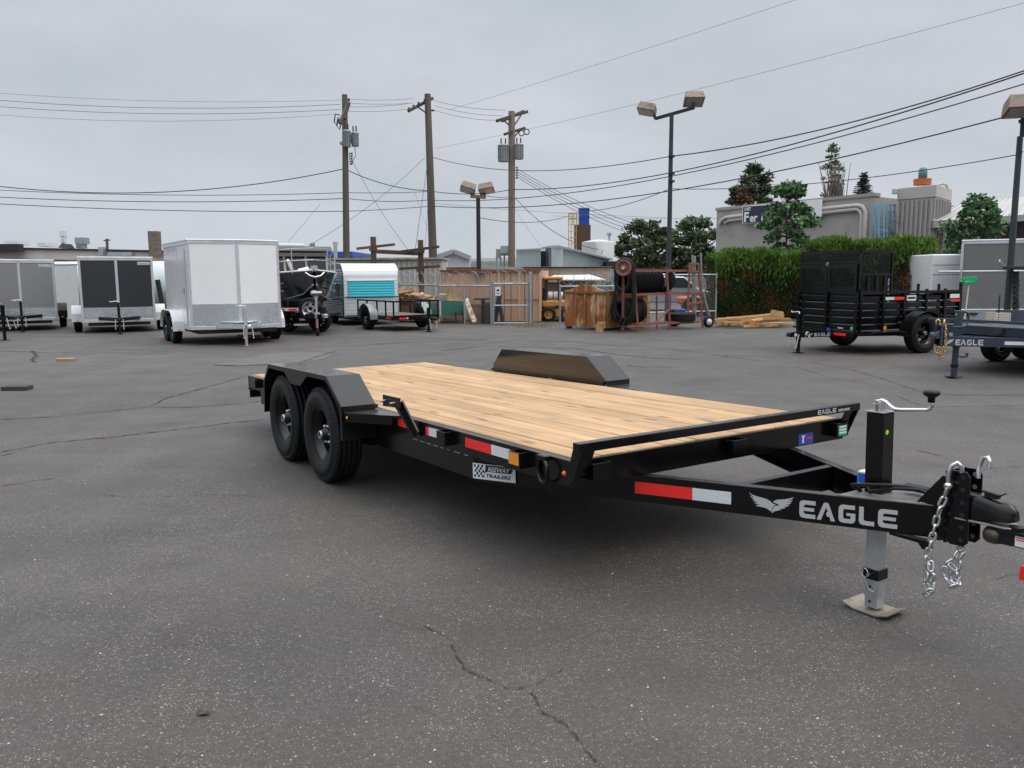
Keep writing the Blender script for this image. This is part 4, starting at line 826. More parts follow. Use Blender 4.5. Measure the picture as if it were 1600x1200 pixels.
# ------------------------------------------------------------ caged landscape trailer
cgw = G(1436, 551); hA = R(-157); hv = Vector((math.cos(hA), math.sin(hA), 0)); lv = Vector((-hv.y, hv.x, 0)); root = cgw-lv*.95
cage = thing('landscape_trailer', 'black slatted landscape trailer with a tall mesh cage at the front', 'trailer', (root.x, root.y, 0), hA)
FX, RX, HW = 1.42, -1.25, .76; zs0, zs1 = .42, 1.12
for s in (-1, 1):
    for k in range(5): part('side_slat', black, cage, lambda b: b.yz([(s*(HW-.022), .46+.135*k), (s*HW, .46+.135*k), (s*HW, .552+.135*k), (s*(HW-.022), .582+.135*k)], RX, FX-.001))
    for x in (FX-.03, .82, .28, -.30, -.80, RX+.03): part('side_post', black, cage, lambda b: b.bb(x-.025, x+.025, s*(HW+.013), s*(HW+.045), .40, 1.22 if x > -1 else 1.34))
    part('top_rail', black, cage, lambda b: b.bb(RX, FX, s*(HW+.046), s*(HW-.02), 1.14, 1.19))
    wheel(cage, 0, s*.98, .38, s, .38, .23, .21, rm=black, nuts=0, windows=7); fender_round(cage, 0, s*.98, s, .47, .26, black, zl=.42)
    part('running_board', black, cage, lambda b: b.bb(.48, 1.3, s*(HW+.05), s*1.08, .41, .44))
for k in range(5): part('front_slat', black, cage, lambda b: b.xz([(FX, .46+.135*k), (FX+.022, .46+.135*k), (FX+.022, .552+.135*k), (FX, .582+.135*k)], -HW, HW))
for y in (-HW, 0, HW): part('front_post', black, cage, lambda b: b.bb(FX+.033, FX+.06, y-.03, y+.03, .40, 1.16))
part('floor', blackm, cage, lambda b: b.bb(RX, FX, -HW+.03, HW-.03, .36, .43)); part('axle', blackm, cage, lambda b: b.cyl((0, -.9, .38), (0, .9, .38), .04, n=10)); part('front_channel', black, cage, lambda b: b.bb(FX+.02, FX+.065, -HW, HW, .34, .40))
cz0, cz1, CB = 1.13, 1.90, .80
part('cage_frame', black, cage, lambda b: [b.bb(x-.02, x+.02, y-.02, y+.02, cz0, cz1) for x in (FX, FX-CB) for y in (-HW, HW)]+[b.bb(FX-.021, FX+.022, -HW, HW, z, z+.045) for z in (cz0, cz1-.19, cz1)]+[b.bb(FX-CB-.021, FX-CB+.022, -HW, HW, z, z+.045) for z in (cz0, cz1)]+[b.bb(FX-CB, FX, s*HW-.021, s*HW+.021, z, z+.044) for s in (-1, 1) for z in (cz0, 1.48, cz1)])
def mesh_panel(b, o, u, v, w_, h_, p=.045, t=.0115):
    o, u, v = Vector(o), Vector(u).normalized(), Vector(v).normalized(); n_ = u.cross(v)
    for sg in (1, -1):
        c = -h_*.5 if sg > 0 else 0
        k0 = int(-h_*.5/p)-1
        for k in range(k0, int((w_+h_)/p)+2):
            a = k*p
            # diagonals with slope 2:1
            pts = []
            x0 = a if sg > 0 else a
            for yy in (0, h_):
                pts.append((x0+sg*yy*.6-(0 if sg > 0 else 0), yy))
            (xa, ya), (xb, yb) = pts
            if xb == xa: continue
            lo, hi = 0.0, 1.0
            for lim in (0, w_):
                f = (lim-xa)/(xb-xa)
                if (xb > xa) == (lim == 0): lo = max(lo, f)
                else: hi = min(hi, f)
            if hi-lo < .02: continue
            q0 = o+u*(xa+(xb-xa)*lo)+v*(ya+(yb-ya)*lo); q1 = o+u*(xa+(xb-xa)*hi)+v*(ya+(yb-ya)*hi); d = (q1-q0).normalized(); sd_ = n_.cross(d)
            b.add([q0+sd_*t/2+n_*.002*sg, q0-sd_*t/2+n_*.002*sg, q1-sd_*t/2+n_*.002*sg, q1+sd_*t/2+n_*.002*sg], [(0, 1, 2, 3)])
for y0, y1 in ((-HW+.02, -.01), (.01, HW-.02)):
    dr = part('cage_door', black, cage, lambda b: [b.bb(FX+.024, FX+.05, y0, y1, z0, z1) for z0, z1 in ((cz0+.05, cz0+.13), (cz1-.28, cz1-.20))]+[b.bb(FX+.024, FX+.05, y, y+.07, cz0+.131, cz1-.281) for y in (y0, y1-.07)])
    part('door_mesh', black, dr, lambda b: mesh_panel(b, (FX+.036, y0+.07, cz0+.13), (0, 1, 0), (0, 0, 1), y1-y0-.14, cz1-cz0-.41))
part('cage_mesh', black, cage, lambda b: [mesh_panel(b, (FX+.02, -HW, cz1-.15), (0, 1, 0), (0, 0, 1), 2*HW, .15, .03), mesh_panel(b, (FX-CB, HW, 1.52), (1, 0, 0), (0, 0, 1), CB, .38), mesh_panel(b, (FX-CB, HW, cz0+.04), (1, 0, 0), (0, 0, 1), CB, .31, .06), mesh_panel(b, (FX-CB, -HW, cz0+.04), (1, 0, 0), (0, 0, 1), CB, .72), mesh_panel(b, (FX-CB, -HW, cz0+.04), (0, 1, 0), (0, 0, 1), 2*HW, .72)])['kind'] = 'stuff'
part('cage_roof', blackm, cage, lambda b: b.bb(FX-CB, FX+.03, -HW-.02, HW+.02, cz1+.046, cz1+.055))
part('side_bars', black, cage, lambda b: [b.bb(x, x+.06, HW+.022, HW+.03, cz0+.05, 1.47) for x in (FX-.66, FX-.45, FX-.24)])
part('latch_ring', zinc, cage, lambda b: b.torus((FX+.06, 0, cz1-.20), (1, 0, 0), .03, .006, 14, 6))
part('rear_gate', black, cage, lambda b: [b.bb(RX-.04, RX, -HW, HW, z, z+.05) for z in (.42, .7, 1.1)]+[b.bb(RX-.04, RX, y-.02, y+.02, .42, 1.3) for y in (-HW, -.25, .25, HW)])
part('tool_rack', wht, cage, lambda b: b.cyl((-.7, -.5, .9), (-.7, -.5, 1.42), .018, n=6)); part('tool_rod', blackm, cage, lambda b: [b.cyl((x, -.6, .9), (x, -.6, 1.45), .012, n=6) for x in (-1.05, -.3)])
fy = lambda x, z: frame((x, HW+.0465, z), (-1, 0, 0), (0, 0, 1))
rect(cage, 'white_reflector', whr, fy(.79, 1.02), .22, .055); rect(cage, 'red_reflector', redr, fy(.57, 1.02), .26, .055); st = rect(cage, 'dealer_sticker', wht, fy(.24, 1.0), .24, .10); MB().bb(.02, .22, .03, .07, .0011, .0015).build('sticker_print', inkb, st)
rect(cage, 'number_sticker', wht, fy(-.92, 1.03), .26, .08); rect(cage, 'red_reflector', redr, fy(-.95, .96), .25, .05); rect(cage, 'amber_reflector', ambr, frame((.80, HW+.047, .46), (-1, 0, 0), (0, 0, 1)), .07, .07)
ff = lambda y, z: frame((FX+.066, y, z), (0, 1, 0), (0, 0, 1))
tongue(cage, FX+.98, .36, black, .62, .10, jx=FX+.70, jm=black, jh=.40)
nb = Vector((FX+.78, .045, 0))-Vector((-.05, .62, 0)); bd = (Vector((FX+.78, .045, .36))-Vector((FX, .38, .36))).normalized(); bn = Vector((0, 0, 1)).cross(bd)
p0 = Vector((-.05, .62, .31)); dd = (Vector((FX+.78, .045, 0))-Vector((-.05, .62, 0))).normalized(); n2 = Vector((0, 0, 1)).cross(dd); L2 = (Vector((FX+.78, .045, 0))-Vector((-.05, .62, 0))).length
flat_polys(eagle_letters(.33, .065), 'wordmark', print_, cage, frame(p0+dd*(L2-.12)+n2*.028+Vector((0, 0, .018)), -dd, (0, 0, 1)) @ Matrix.Translation((.22, 0, 0))); flat_polys(wings(.15, .06), 'wing_emblem', print_, cage, frame(p0+dd*(L2-.12)+n2*.028+Vector((0, 0, .02)), -dd, (0, 0, 1)) @ Matrix.Translation((.04, 0, 0)))
rect(cage, 'serial_plate', wht, frame((FX+.84, .046, .33), (-1, 0, 0), (0, 0, 1)), .11, .06)
part('tongue_ring', zinc, cage, lambda b: b.torus((FX+.62, .16, .36), (0, 1, 0), .055, .010, 16, 6))
rect(cage, 'white_reflector', whr, ff(-.02, .345), .22, .05); rect(cage, 'red_reflector', redr, ff(.20, .345), .36, .05); rect(cage, 'blue_sticker', MATS['sticker_blue'], ff(.06, .41), .09, .07); 
rect(cage, 'series_print', print_, frame((FX+.022, .30, .475), (0, 1, 0), (0, 0, 1)), .14, .025); rect(cage, 'teal_sticker', mat('sticker_mint', (.16, .5, .36), .5), frame((FX+.022, .62, .465), (0, 1, 0), (0, 0, 1)), .06, .06)

# ------------------------------------------------------------ slate blue flatbed at the right edge
bj = G(1490, 590.5); bA = R(-153); bh = Vector((math.cos(bA), math.sin(bA), 0)); br = bj-bh*.905
blue = flatbed('flatbed_trailer', 'slate blue flatbed trailer with yellow chains, cut by the right edge', 'trailer', (br.x, br.y, .12), bA, .03, navy, 3.6, (-1.9, -2.72), False, None, brassm, False)
# ------------------------------------------------------------ left buildings, tank and slatted fence
def brickmat(name, c1, c2, mortar, sc):
    m = bpy.data.materials.new(name); m.use_nodes = True; t = m.node_tree; n = t.nodes; l = t.links; b = n['Principled BSDF']; b.inputs['Roughness'].default_value = .9
    tcn = n.new('ShaderNodeTexCoord'); mp_ = n.new('ShaderNodeMapping'); mp_.inputs['Rotation'].default_value = (R(90), 0, 0); l.new(tcn.outputs['Object'], mp_.inputs[0])
    br_ = n.new('ShaderNodeTexBrick'); br_.inputs['Color1'].default_value = (*c1, 1); br_.inputs['Color2'].default_value = (*c2, 1); br_.inputs['Mortar'].default_value = (*mortar, 1); br_.inputs['Scale'].default_value = sc; l.new(mp_.outputs[0], br_.inputs['Vector'])
    l.new(br_.outputs['Color'], b.inputs['Base Color']); return m
roofw = mat('upper_wall', (.50, .50, .49), .8, 0, .12, 1.2, streak=True); brk = brickmat('brick_courses', (.24, .135, .10), (.17, .10, .08), (.20, .17, .15), 3.2); dark = mat('dark_coping', (.02, .021, .023), .8, 0, .2, 3)
bl = thing('brick_building', 'long low brick building with white upper storey behind the left trailers', 'building', (-18, 35, 0))
def rel(o, fn):     # part built in world places under a moved thing
    b = MB(); fn(b); b.v = [tuple(Vector(p)-o.location) for p in b.v]; return b
x0, x1 = P(-60, 400, 35).x, P(268, 400, 35).x
def slab(b, z0, z1, y0, y1, dz=0): b.prism([(x0, z0+dz), (x1, z0), (x1, z1), (x0, z1+dz)], (0, y0, 0), (1, 0, 0), (0, 0, 1), (0, y1-y0, 0))
rel(bl, lambda b: slab(b, 0, 2.16, 35, 44, .12)).build('brick_wall', brk, bl)
for k in range(2): rel(bl, lambda b: slab(b, 2.155-.30*k, 2.20-.30*k, 34.94, 35.0, .12)).build('brick_ledge', dark if k else brk, bl)
rel(bl, lambda b: slab(b, 2.16, 2.56, 36, 44, .22)).build('upper_wall', roofw, bl); rel(bl, lambda b: slab(b, 2.562, 2.64, 35.9, 44, .22)).build('coping', dark, bl)
rel(bl, lambda b: wbox(b, -60, 28, 381, 394, 35.4, .4)).build('dark_panel', dark, bl)
for u0, u1, v0, v1 in ((7, 27, 376, 382), (58, 71, 379, 385)): rel(bl, lambda b: wbox(b, u0, u1, v0, v1, 38, 1)).build('roof_vent', wht, bl)
ex = rel(bl, lambda b: wbox(b, 117, 131, 371, 381, 38, .5)).build('exhaust_hood', galv, bl); rel(bl, lambda b: wbox(b, 119, 129, 381, 388, 38.05, .4)).build('exhaust_neck', galv, bl)
rel(bl, lambda b: [b.cyl(P(104, 388, 37.6), P(104, 381, 37.6), .35, .2, n=12)]).build('roof_fan', dark, bl)
rel(bl, lambda b: [wbox(b, 154, 160, 386, 398, 35.6, .3), wbox(b, 168, 205, 394, 400, 35.7, .2)]).build('pipe_run', galv, bl)
chn = MB(); wbox(chn, 233, 245, 361, 402, 35.3, .4); tag(chn.build('chimney', brickmat('chimney_brick', (.20, .155, .12), (.13, .10, .085), (.16, .14, .12), 4)), 'square old brick chimney rising above the low brick building', 'chimney')
an = thing('cell_antenna', 'small white cell antenna cluster above the brick building roof', 'antenna', P(98, 400, 70)); an.location.z = 0
rel(an, lambda b: b.cyl((an.location.x, 70, 0), P(98, 362, 70), .12)).build('mast', galv, an)
for du, dv in ((-5, 0), (-1, -1), (3, 0), (-3, 9), (2, 9)): rel(an, lambda b: wbox(b, 97+du, 99+du+1, 361+dv, 370+dv, 69.7, .2)).build('antenna_panel', wht, an)
hp = thing('utility_pole', 'tiny distant utility pole seen over the brick building roof', 'utility pole', P(167, 400, 90)); hp.location.z = 0
rel(hp, lambda b: b.cyl((hp.location.x, 90, 0), P(167, 373, 90), .14)).build('pole', mat('far_pole', (.10, .09, .08), .9), hp); rel(hp, lambda b: [b.bar(P(162, 376, 90), P(172, 375, 90), .12, .12)]).build('crossarm', MATS['far_pole'], hp)
wsl = mat('white_slats', (.62, .64, .64), .5, 0, .08, 3)
wf = thing('slatted_fence', 'white slatted chain-link fence between the grey and charcoal trailers', 'fence', (P(101, 500, 29.5).x, 29.5, 0))
fx0, fx1 = P(72, 500, 29.5).x, P(128, 500, 29.5).x
for k in range(int((fx1-fx0)/.06)): rel(wf, lambda b: b.box((fx0+.06*k, 29.5, 1.0), (.052, .02, 1.92), (0, 0, .35))).build('slat', wsl, wf)
rel(wf, lambda b: [b.cyl((fx0, 29.5, 1.98), (fx1, 29.5, 1.98), .03, n=8)]+[b.cyl((x, 29.55, 0), (x, 29.55, 2.0), .035, n=8) for x in (fx0+.1, fx1-.1)]).build('fence_frame', galv, wf)
tankm = mat('tank_paint', (.50, .56, .57), .4, 0, .15, 1.5, stain=((.22, .15, .08), .62, 3.0)); tk0 = P(90, 450, 32)
tk = thing('storage_tank', 'pale horizontal storage tank behind the charcoal and white trailers', 'tank', (P(170, 450, 32).x, 32, 0)); tk.location.z = 0
part('tank_shell', tankm, tk, lambda b: b.lathe([(0, -3.0), (.5, -2.95), (.85, -2.75), (.95, -2.5), (.95, 2.5), (.85, 2.75), (.5, 2.95), (0, 3.0)], (0, 0, 1.18), 'X', 28)); part('saddle', dark, tk, lambda b: [b.bb(x-.2, x+.2, -.8, .8, 0, .5) for x in (-1.8, 1.8)])
lp = MB(); lp.bar(G(258, 497), P(246, 437, 30.5), .10, .16, (1, 0, 0)); tag(lp.build('leaning_beam', dark), 'black beam leaning against the pale tank left of the white trailer', 'beam')
# ------------------------------------------------------------ middle distance roofs and sheds
cream_w = mat('weathered_white', (.46, .46, .43), .7, 0, .18, .8, stain=((.26, .22, .17), .60, 1.6), streak=True); tanf = mat('tan_roof', (.42, .335, .27), .8, 0, .12, .7, stain=((.30, .20, .14), .62, 1.2), streak=True)
wb = thing('storage_building', 'long weathered white storage building behind the caravan', 'building', (-3.4, 31.5, 0))
rel(wb, lambda b: wbox(b, 440, 690, 406, 500, 31.2, 3)).build('wall', cream_w, wb)
for k in range(22): rel(wb, lambda b: wbox(b, 520+8*k, 521.2+8*k, 410, 500, 31.15, .05)).build('wall_rib', cream_w, wb)
rel(wb, lambda b: wbox(b, 438, 692, 402, 406.5, 31.05, 3.3)).build('roof_edge', mat('mossy_edge', (.30, .28, .24), .9, 0, .4, 5), wb)
bluer = mat('blue_roof', (.02, .07, .36), .5, 0, .08, 1); b0 = thing('warehouse', 'far warehouse with a bright blue roof edge beside the left pole', 'building', (P(530, 400, 60).x, 60, 0))
rel(b0, lambda b: wbox(b, 495, 551, 393, 402, 60, 8)).build('roof', bluer, b0); rel(b0, lambda b: wbox(b, 495, 569, 402, 440, 60.5, 8)).build('wall', dark, b0)
vp = thing('vent_pipe', 'grey capped vent pipe standing behind the boat', 'vent pipe', (P(524, 400, 33).x, 33, 0)); rel(vp, lambda b: b.cyl((P(524, 400, 33).x, 33, 1.2), P(524, 383, 33), .075)).build('pipe', galv, vp); rel(vp, lambda b: b.cyl(P(524, 382.5, 33), P(524, 378, 33), .10)).build('cap', galv, vp)
tb_ = thing('flat_roof_building', 'low tan flat-roofed building under the silver sheds', 'building', (P(820, 430, 34).x, 34, 0))
rel(tb_, lambda b: wbox(b, 695, 955, 418, 442, 33.6, 8)).build('fascia', tanf, tb_); rel(tb_, lambda b: wbox(b, 693, 952, 442, 505, 34.2, 6)).build('wall', mat('beige_wall', (.36, .31, .25), .85, 0, .15, 1), tb_); rel(tb_, lambda b: wbox(b, 693, 957, 416.2, 418, 33.5, 8)).build('roof_edge', mat('tan_edge', (.5, .42, .35), .8), tb_)
wgb = thing('gabled_building', 'far white building with a shallow gable left of the lamp post', 'building', (P(709, 400, 70).x, 70, 0))
def gable(b): pts = [P(684, 425, 70), P(684, 401, 70), P(709, 393, 70), P(734, 403, 70), P(734, 425, 70)]; b.prism([(p.x, p.z) for p in pts], (0, 70, 0), (1, 0, 0), (0, 0, 1), (0, 12, 0))
rel(wgb, gable).build('wall', mat('far_white', (.5, .52, .54), .7, 0, .04, .5), wgb)
def gtrim(b): b.bar(P(683, 401, 69.8), P(709, 392.5, 69.8), .3, .35); b.bar(P(709, 392.5, 69.8), P(735, 403, 69.8), .3, .35)
rel(wgb, gtrim).build('roof_edge', mat('far_grey', (.32, .33, .35), .7), wgb); rel(wgb, lambda b: wbox(b, 734, 808, 403, 425, 72, 12)).build('wing', mat('far_white2', (.52, .53, .54), .7), wgb)
rel(wgb, lambda b: [wbox(b, u, u+18, 408, 410, 71.7, .2) for u in (738, 758, 780)]).build('roof_vent', MATS['far_grey'], wgb)
def ribbed(name, label, cat, polys, m, loc, rib=.18):
    t = thing(name, label, cat, loc)
    return t
silv = mat('silver_cladding', (.36, .43, .46), .38, .45, .1, .6, streak=True); silr = mat('silver_rib', (.28, .34, .37), .4, .4, .1, 1)
def quadwall(b, pts, dep):           # pts: world corners, thickened away from the viewer
    q = [Vector(p) for p in pts]; n_ = (q[1]-q[0]).cross(q[2]-q[0]).normalized()
    if n_.y < 0: n_ = -n_
    b.add(q+[p+n_*dep for p in q], [tuple(range(len(q))), tuple(range(2*len(q)-1, len(q)-1, -1))]+[(i, len(q)+i, len(q)+(i+1) % len(q), (i+1) % len(q)) for i in range(len(q))])
def ribs(t, pa, pb, za0, zb0, n_, m, th=.05):   # upright ribs along the wall from pa to pb, tops from za0 to zb0
    for i in range(n_):
        f = (i+.5)/n_; p = Vector(pa).lerp(Vector(pb), f); zt = za0+(zb0-za0)*f
        rel(t, lambda b: b.box((p.x, p.y-.02, (p.z+zt)/2), (th, .04, zt-p.z))).build('wall_rib', m, t)
s1 = thing('metal_shed', 'small silver ribbed shed on the flat roof right of the pole', 'shed', (P(826, 400, 40).x, 40, 0)); a, c, d_, e_ = P(807, 418, 40), P(845, 418, 40), P(845, 389, 40), P(807, 391, 40)
rel(s1, lambda b: quadwall(b, (a, c, d_, e_), 3)).build('wall', silv, s1); ribs(s1, a, c, e_.z, d_.z, 9, silr); rel(s1, lambda b: wbox(b, 845, 852, 392, 418, 40.4, 2)).build('dark_opening', dark, s1); rel(s1, lambda b: b.bar(P(806, 390.5, 39.9), P(853, 388.5, 39.9), .3, .06)).build('roof_edge', silr, s1)
s2 = thing('metal_shed', 'large silver ribbed shed with a sloping roof left of the white silo', 'shed', (P(900, 400, 40).x, 40, 0))
a, c, d_, e_ = P(852, 418, 41), P(870, 418, 39), P(870, 386, 39), P(852, 388, 41); rel(s2, lambda b: quadwall(b, (a, c, d_, e_), .3)).build('wall', silv, s2); ribs(s2, a, c, e_.z, d_.z, 4, silr)
a2, c2, d2, e2_ = P(870.3, 418, 39), P(952, 418, 44), P(952, 406, 44), P(870.3, 386, 39); rel(s2, lambda b: quadwall(b, (a2, c2, d2, e2_), .3)).build('wall', silv, s2); ribs(s2, a2, c2, e2_.z, d2.z, 17, silr)
rel(s2, lambda b: [b.bar(P(852, 387.3, 41), P(870, 385.5, 38.9), .3, .08), b.bar(P(870, 385.5, 38.9), P(953, 405.5, 43.9), .3, .08)]).build('roof_edge', silr, s2); rel(s2, lambda b: quadwall(b, (P(852, 388, 41), P(870.5, 386.2, 39), P(953, 406, 44), P(935, 401, 46)), .1)).build('roof', silv, s2)
rel(s2, lambda b: wbox(b, 952, 972, 408, 470, 41, 4)).build('dark_opening', dark, s2)
hv_ = thing('roof_fan_unit', 'grey rooftop fan unit left of the right-hand wooden pole', 'fan unit', (P(785, 400, 44).x, 44, 0))
rel(hv_, lambda b: [wbox(b, 782, 796, 384, 396, 44, .8), wbox(b, 775, 783, 389, 403, 44.2, .6), wbox(b, 783, 797, 396, 399, 44.1, .7)]).build('housing', mat('fan_grey', (.30, .33, .33), .6, .2, .15, 3), hv_); rel(hv_, lambda b: [b.cyl(P(u, 399, 44.3), P(u, 417, 44.3), .05, n=6) for u in (776, 782, 788, 795)]).build('legs', MATS['fan_grey'], hv_)
rustb = mat('brown_steel', (.10, .055, .042), .7, .1, .2, .7, streak=True); bt_ = thing('hopper_tower', 'rust-brown hopper tower with a bright blue box on top and yellow ladder', 'tower', (P(905, 380, 60).x, 60, 0))
rel(bt_, lambda b: wbox(b, 899, 923, 351, 420, 60, 1.2)).build('hopper', rustb, bt_); rel(bt_, lambda b: wbox(b, 905, 921, 324.5, 351, 60.2, .8)).build('blue_box', mat('bright_blue', (.015, .13, .62), .45, 0, .15, 1.5), bt_); rel(bt_, lambda b: [wbox(b, 904+4*k, 904.6+4*k, 326, 351, 60.1, .08) for k in range(5)]+[wbox(b, 903, 922, v, v+.8, 60.1, .08) for v in (326, 338)]).build('box_frame', mat('deep_blue', (.01, .06, .35), .5), bt_)
yel = mat('safety_yellow', (.50, .36, .10), .5, 0, .1, 2)
rel(bt_, lambda b: [b.bar(P(u, 390, 59.5), P(u, 333, 59.5), .05, .05, (0, 1, 0)) for u in (888.5, 892.5, 897, 900.5)]+[b.bar(P(888, v, 59.4), P(901, v, 59.4), .05, .05) for v in (334, 341, 351, 361, 371, 381)]).build('cage_ladder', yel, bt_); rel(bt_, lambda b: [b.bar(P(u, 351, 59.6), P(u, 332, 59.6), .05, .05, (0, 1, 0)) for u in (889, 895, 901, 904)]+[b.bar(P(888, v, 59.6), P(905, v, 59.6), .06, .06) for v in (333, 342)]).build('handrail', yel, bt_)
silo = thing('silo', 'squat white silo between the brown tower and the trees', 'silo', (P(937, 400, 52).x, 53, 0)); silom = mat('silo_white', (.50, .50, .49), .6, 0, .12, 1, streak=True)
zs = P(937, 378, 52).z; part('shell', silom, silo, lambda b: b.lathe([(1.03, 0), (1.03, zs-.0), (.98, zs+.05), (.3, zs+.18), (0, zs+.2)], (0, 0, 0), 'Z', 28)); part('vent_cap', galv, silo, lambda b: [b.cyl((.7, 0, zs), (.7, 0, zs+.45), .06, n=8), b.cyl((.7, 0, zs+.42), (.7, 0, zs+.6), .14, n=8)]); part('ladder', galv, silo, lambda b: [b.torus((.2, -1.1, zs-1.1), (1, 0, 0), .6, .03, 12, 5, PI), b.bar((.1, -1.2, 1), (.1, -1.2, zs-.9), .04, .04, (0, 1, 0)), b.bar((.4, -1.2, 1), (.4, -1.2, zs-.9), .04, .04, (0, 1, 0))]); rel(silo, lambda b: wbox(b, 912, 930, 378, 420, 51.8, .6)).build('side_tank', silom, silo)
aw_ = thing('canopy', 'white flat canopy roof over the forklift', 'canopy', (P(892, 440, 28).x, 28, 0))
rel(aw_, lambda b: b.add([P(846, 436.5, 27.6), P(946, 436.5, 27.6), P(922, 429, 31), P(866, 430, 31), P(846, 438, 27.6), P(946, 438, 27.6), P(922, 430.6, 31), P(866, 431.6, 31)], [(0, 1, 2, 3), (7, 6, 5, 4), (0, 4, 5, 1), (1, 5, 6, 2), (2, 6, 7, 3), (3, 7, 4, 0)])).build('roof', wht, aw_); rel(aw_, lambda b: [b.cyl(P(u, 438, 28).xy.to_3d(), P(u, 437, 28), .05, n=8) for u in (851, 942)]).build('post', galv, aw_)
bwl = mat('board_wall', (.33, .29, .22), .85, 0, .1, 2); bw = thing('board_screen', 'beige boarded screen wall under the white canopy', 'wall', (P(905, 450, 29.5).x, 29.5, 0))
for k in range(14): rel(bw, lambda b: wbox(b, 876+5*k, 880.6+5*k, 437, 500, 29.5, .08)).build('board', bwl, bw)
# ------------------------------------------------------------ tan container, razor wire fence and gate
tanc = mat('container_tan', (.50, .325, .215), .65, 0, .10, .7, bump=.1, bs=8, stain=((.24, .10, .045), .66, 5), streak=.6); rustm = mat('rust', (.20, .075, .03), .85, .1, .35, 3)
cA, cB, cC = P(690, 503, 28.4), P(779, 503, 26.9), P(845, 503, 26.7); zc = 1.66
ct_ = thing('shipping_container', 'tan rust-streaked shipping container behind the razor wire gate', 'container', (cB.x, 28.2, 0)); dvec = Vector((.35, 2.3, 0))
rel(ct_, lambda b: b.add([(p.x, p.y, z) for z in (.02, zc) for p in (cA, cB, cC, cC+dvec, cA+dvec)], [(4, 3, 2, 1, 0), (5, 6, 7, 8, 9), (0, 1, 6, 5), (1, 2, 7, 6), (2, 3, 8, 7), (3, 4, 9, 8), (4, 0, 5, 9)])).build('body', tanc, ct_)
rel(ct_, lambda b: [b.bar((cA.x, cA.y-.03, zc), (cB.x, cB.y-.03, zc), .07, .09), b.bar((cB.x, cB.y-.03, zc), (cC.x, cC.y-.03, zc), .07, .09)]).build('top_rail', rustm, ct_)
for f in (0.02, .5, .98):
    p = cB.lerp(cC, f); rel(ct_, lambda b: b.box((p.x, p.y-.03, zc/2), (.07, .06, zc-.06))).build('door_post', tanc, ct_)
for f in (.14, .30, .62, .80):
    p = cB.lerp(cC, f); rel(ct_, lambda b: [b.cyl((p.x, p.y-.07, .06), (p.x, p.y-.07, zc-.06), .013, n=6), b.box((p.x+.1, p.y-.09, .72), (.24, .02, .04))]).build('lock_rod', rustm, ct_)
for k in range(9):
    p = cA.lerp(cB, (k+.5)/9); rel(ct_, lambda b: b.box((p.x, p.y-.012, zc/2), (.10, .02, zc-.14), (0, 0, -.6))).build('corrugation', tanc, ct_)
tp = thing('tarp_roof', 'dark grey tarp roof on top of the tan container', 'tarp', (P(775, 420, 28).x, 28, 0)); rel(tp, lambda b: b.add([P(735, 425.5, 27.2), P(826, 425, 27.0), P(815, 417.5, 28.6), P(748, 417, 28.6), P(735, 426.5, 27.2), P(826, 426, 27.0)], [(0, 1, 2, 3), (0, 4, 5, 1)])).build('sheet', mat('tarp', (.055, .06, .065), .7, 0, .2, 2), tp)
def chainlink(t, p0, p1, z0, z1, pitch=.07, r=.0035, name='wire_mesh'):
    p0, p1 = Vector(p0), Vector(p1); d = p1-p0; w_ = d.length; d.normalize(); h_ = z1-z0; n_ = Vector((-d.y, d.x, 0)); b = MB()
    for sg in (1, -1):
        k = -int(h_/pitch)-1
        while k*pitch < w_+h_:
            a0 = k*pitch; s0, t0, s1, t1 = (a0, 0, a0+h_, h_) if sg > 0 else (a0, h_, a0+h_, 0)
            if s0 < 0: t0 += sg*(0-s0); s0 = 0
            if s1 > w_: t1 -= sg*(s1-w_); s1 = w_
            if s1-s0 > .03:
                q0 = p0+d*s0+Vector((0, 0, z0+t0))+n_*r*sg; q1 = p0+d*s1+Vector((0, 0, z0+t1))+n_*r*sg; dd = (q1-q0).normalized(); sd_ = n_.cross(dd)
                b.add([q0+sd_*r, q0-sd_*r*.5+n_*r, q0-sd_*r*.5-n_*r, q1+sd_*r, q1-sd_*r*.5+n_*r, q1-sd_*r*.5-n_*r], [(0, 1, 4, 3), (1, 2, 5, 4), (2, 0, 3, 5)])
            k += 1
    b.v = [tuple(Vector(p)-t.location) for p in b.v]; o = b.build(name, galv, t); o['kind'] = 'stuff'; return o
def wirefence(name, label, cat, p0, p1, h_, posts, pitch=.10, coil=False, rail2=False, z0=.04, r=.002):
    p0, p1 = Vector(p0), Vector(p1); t = thing(name, label, cat, (p0+p1)/2); d = p1-p0
    for f in posts: p = p0+d*f; rel(t, lambda b: b.cyl((p.x, p.y, 0), (p.x, p.y, h_+.06), .030, n=8)).build('post', galv, t)
    for z in ((h_, z0+.25) if rail2 else (h_,)): rel(t, lambda b: b.cyl(p0+Vector((0, 0, z)), p1+Vector((0, 0, z)), .024, n=8)).build('rail', galv, t)
    chainlink(t, p0, p1, z0, h_, pitch, r)
    if coil:
        L_ = d.length; u = d.normalized(); n_ = int(L_/.17)*18; pts = []
        for i in range(n_+1):
            a = 2*PI*i/18; s_ = L_*i/n_+.05*math.sin(a*.37); rr = .19+.03*math.sin(i*.13); pts.append(p0+u*(s_+rr*math.cos(a))+Vector((-u.y, u.x, 0))*.05*math.sin(a*.5)+Vector((0, 0, h_+.22+rr*math.sin(a))))
        o = rel(t, lambda b: b.tube(pts, .0045, 4)).build('razor_coil', galv, t)
    return t
ga, gb, gc = P(686, 508, 26.0), P(768, 508, 25.2), P(828, 508, 25.1)
for p in (ga, gb, gc): p.z = 0
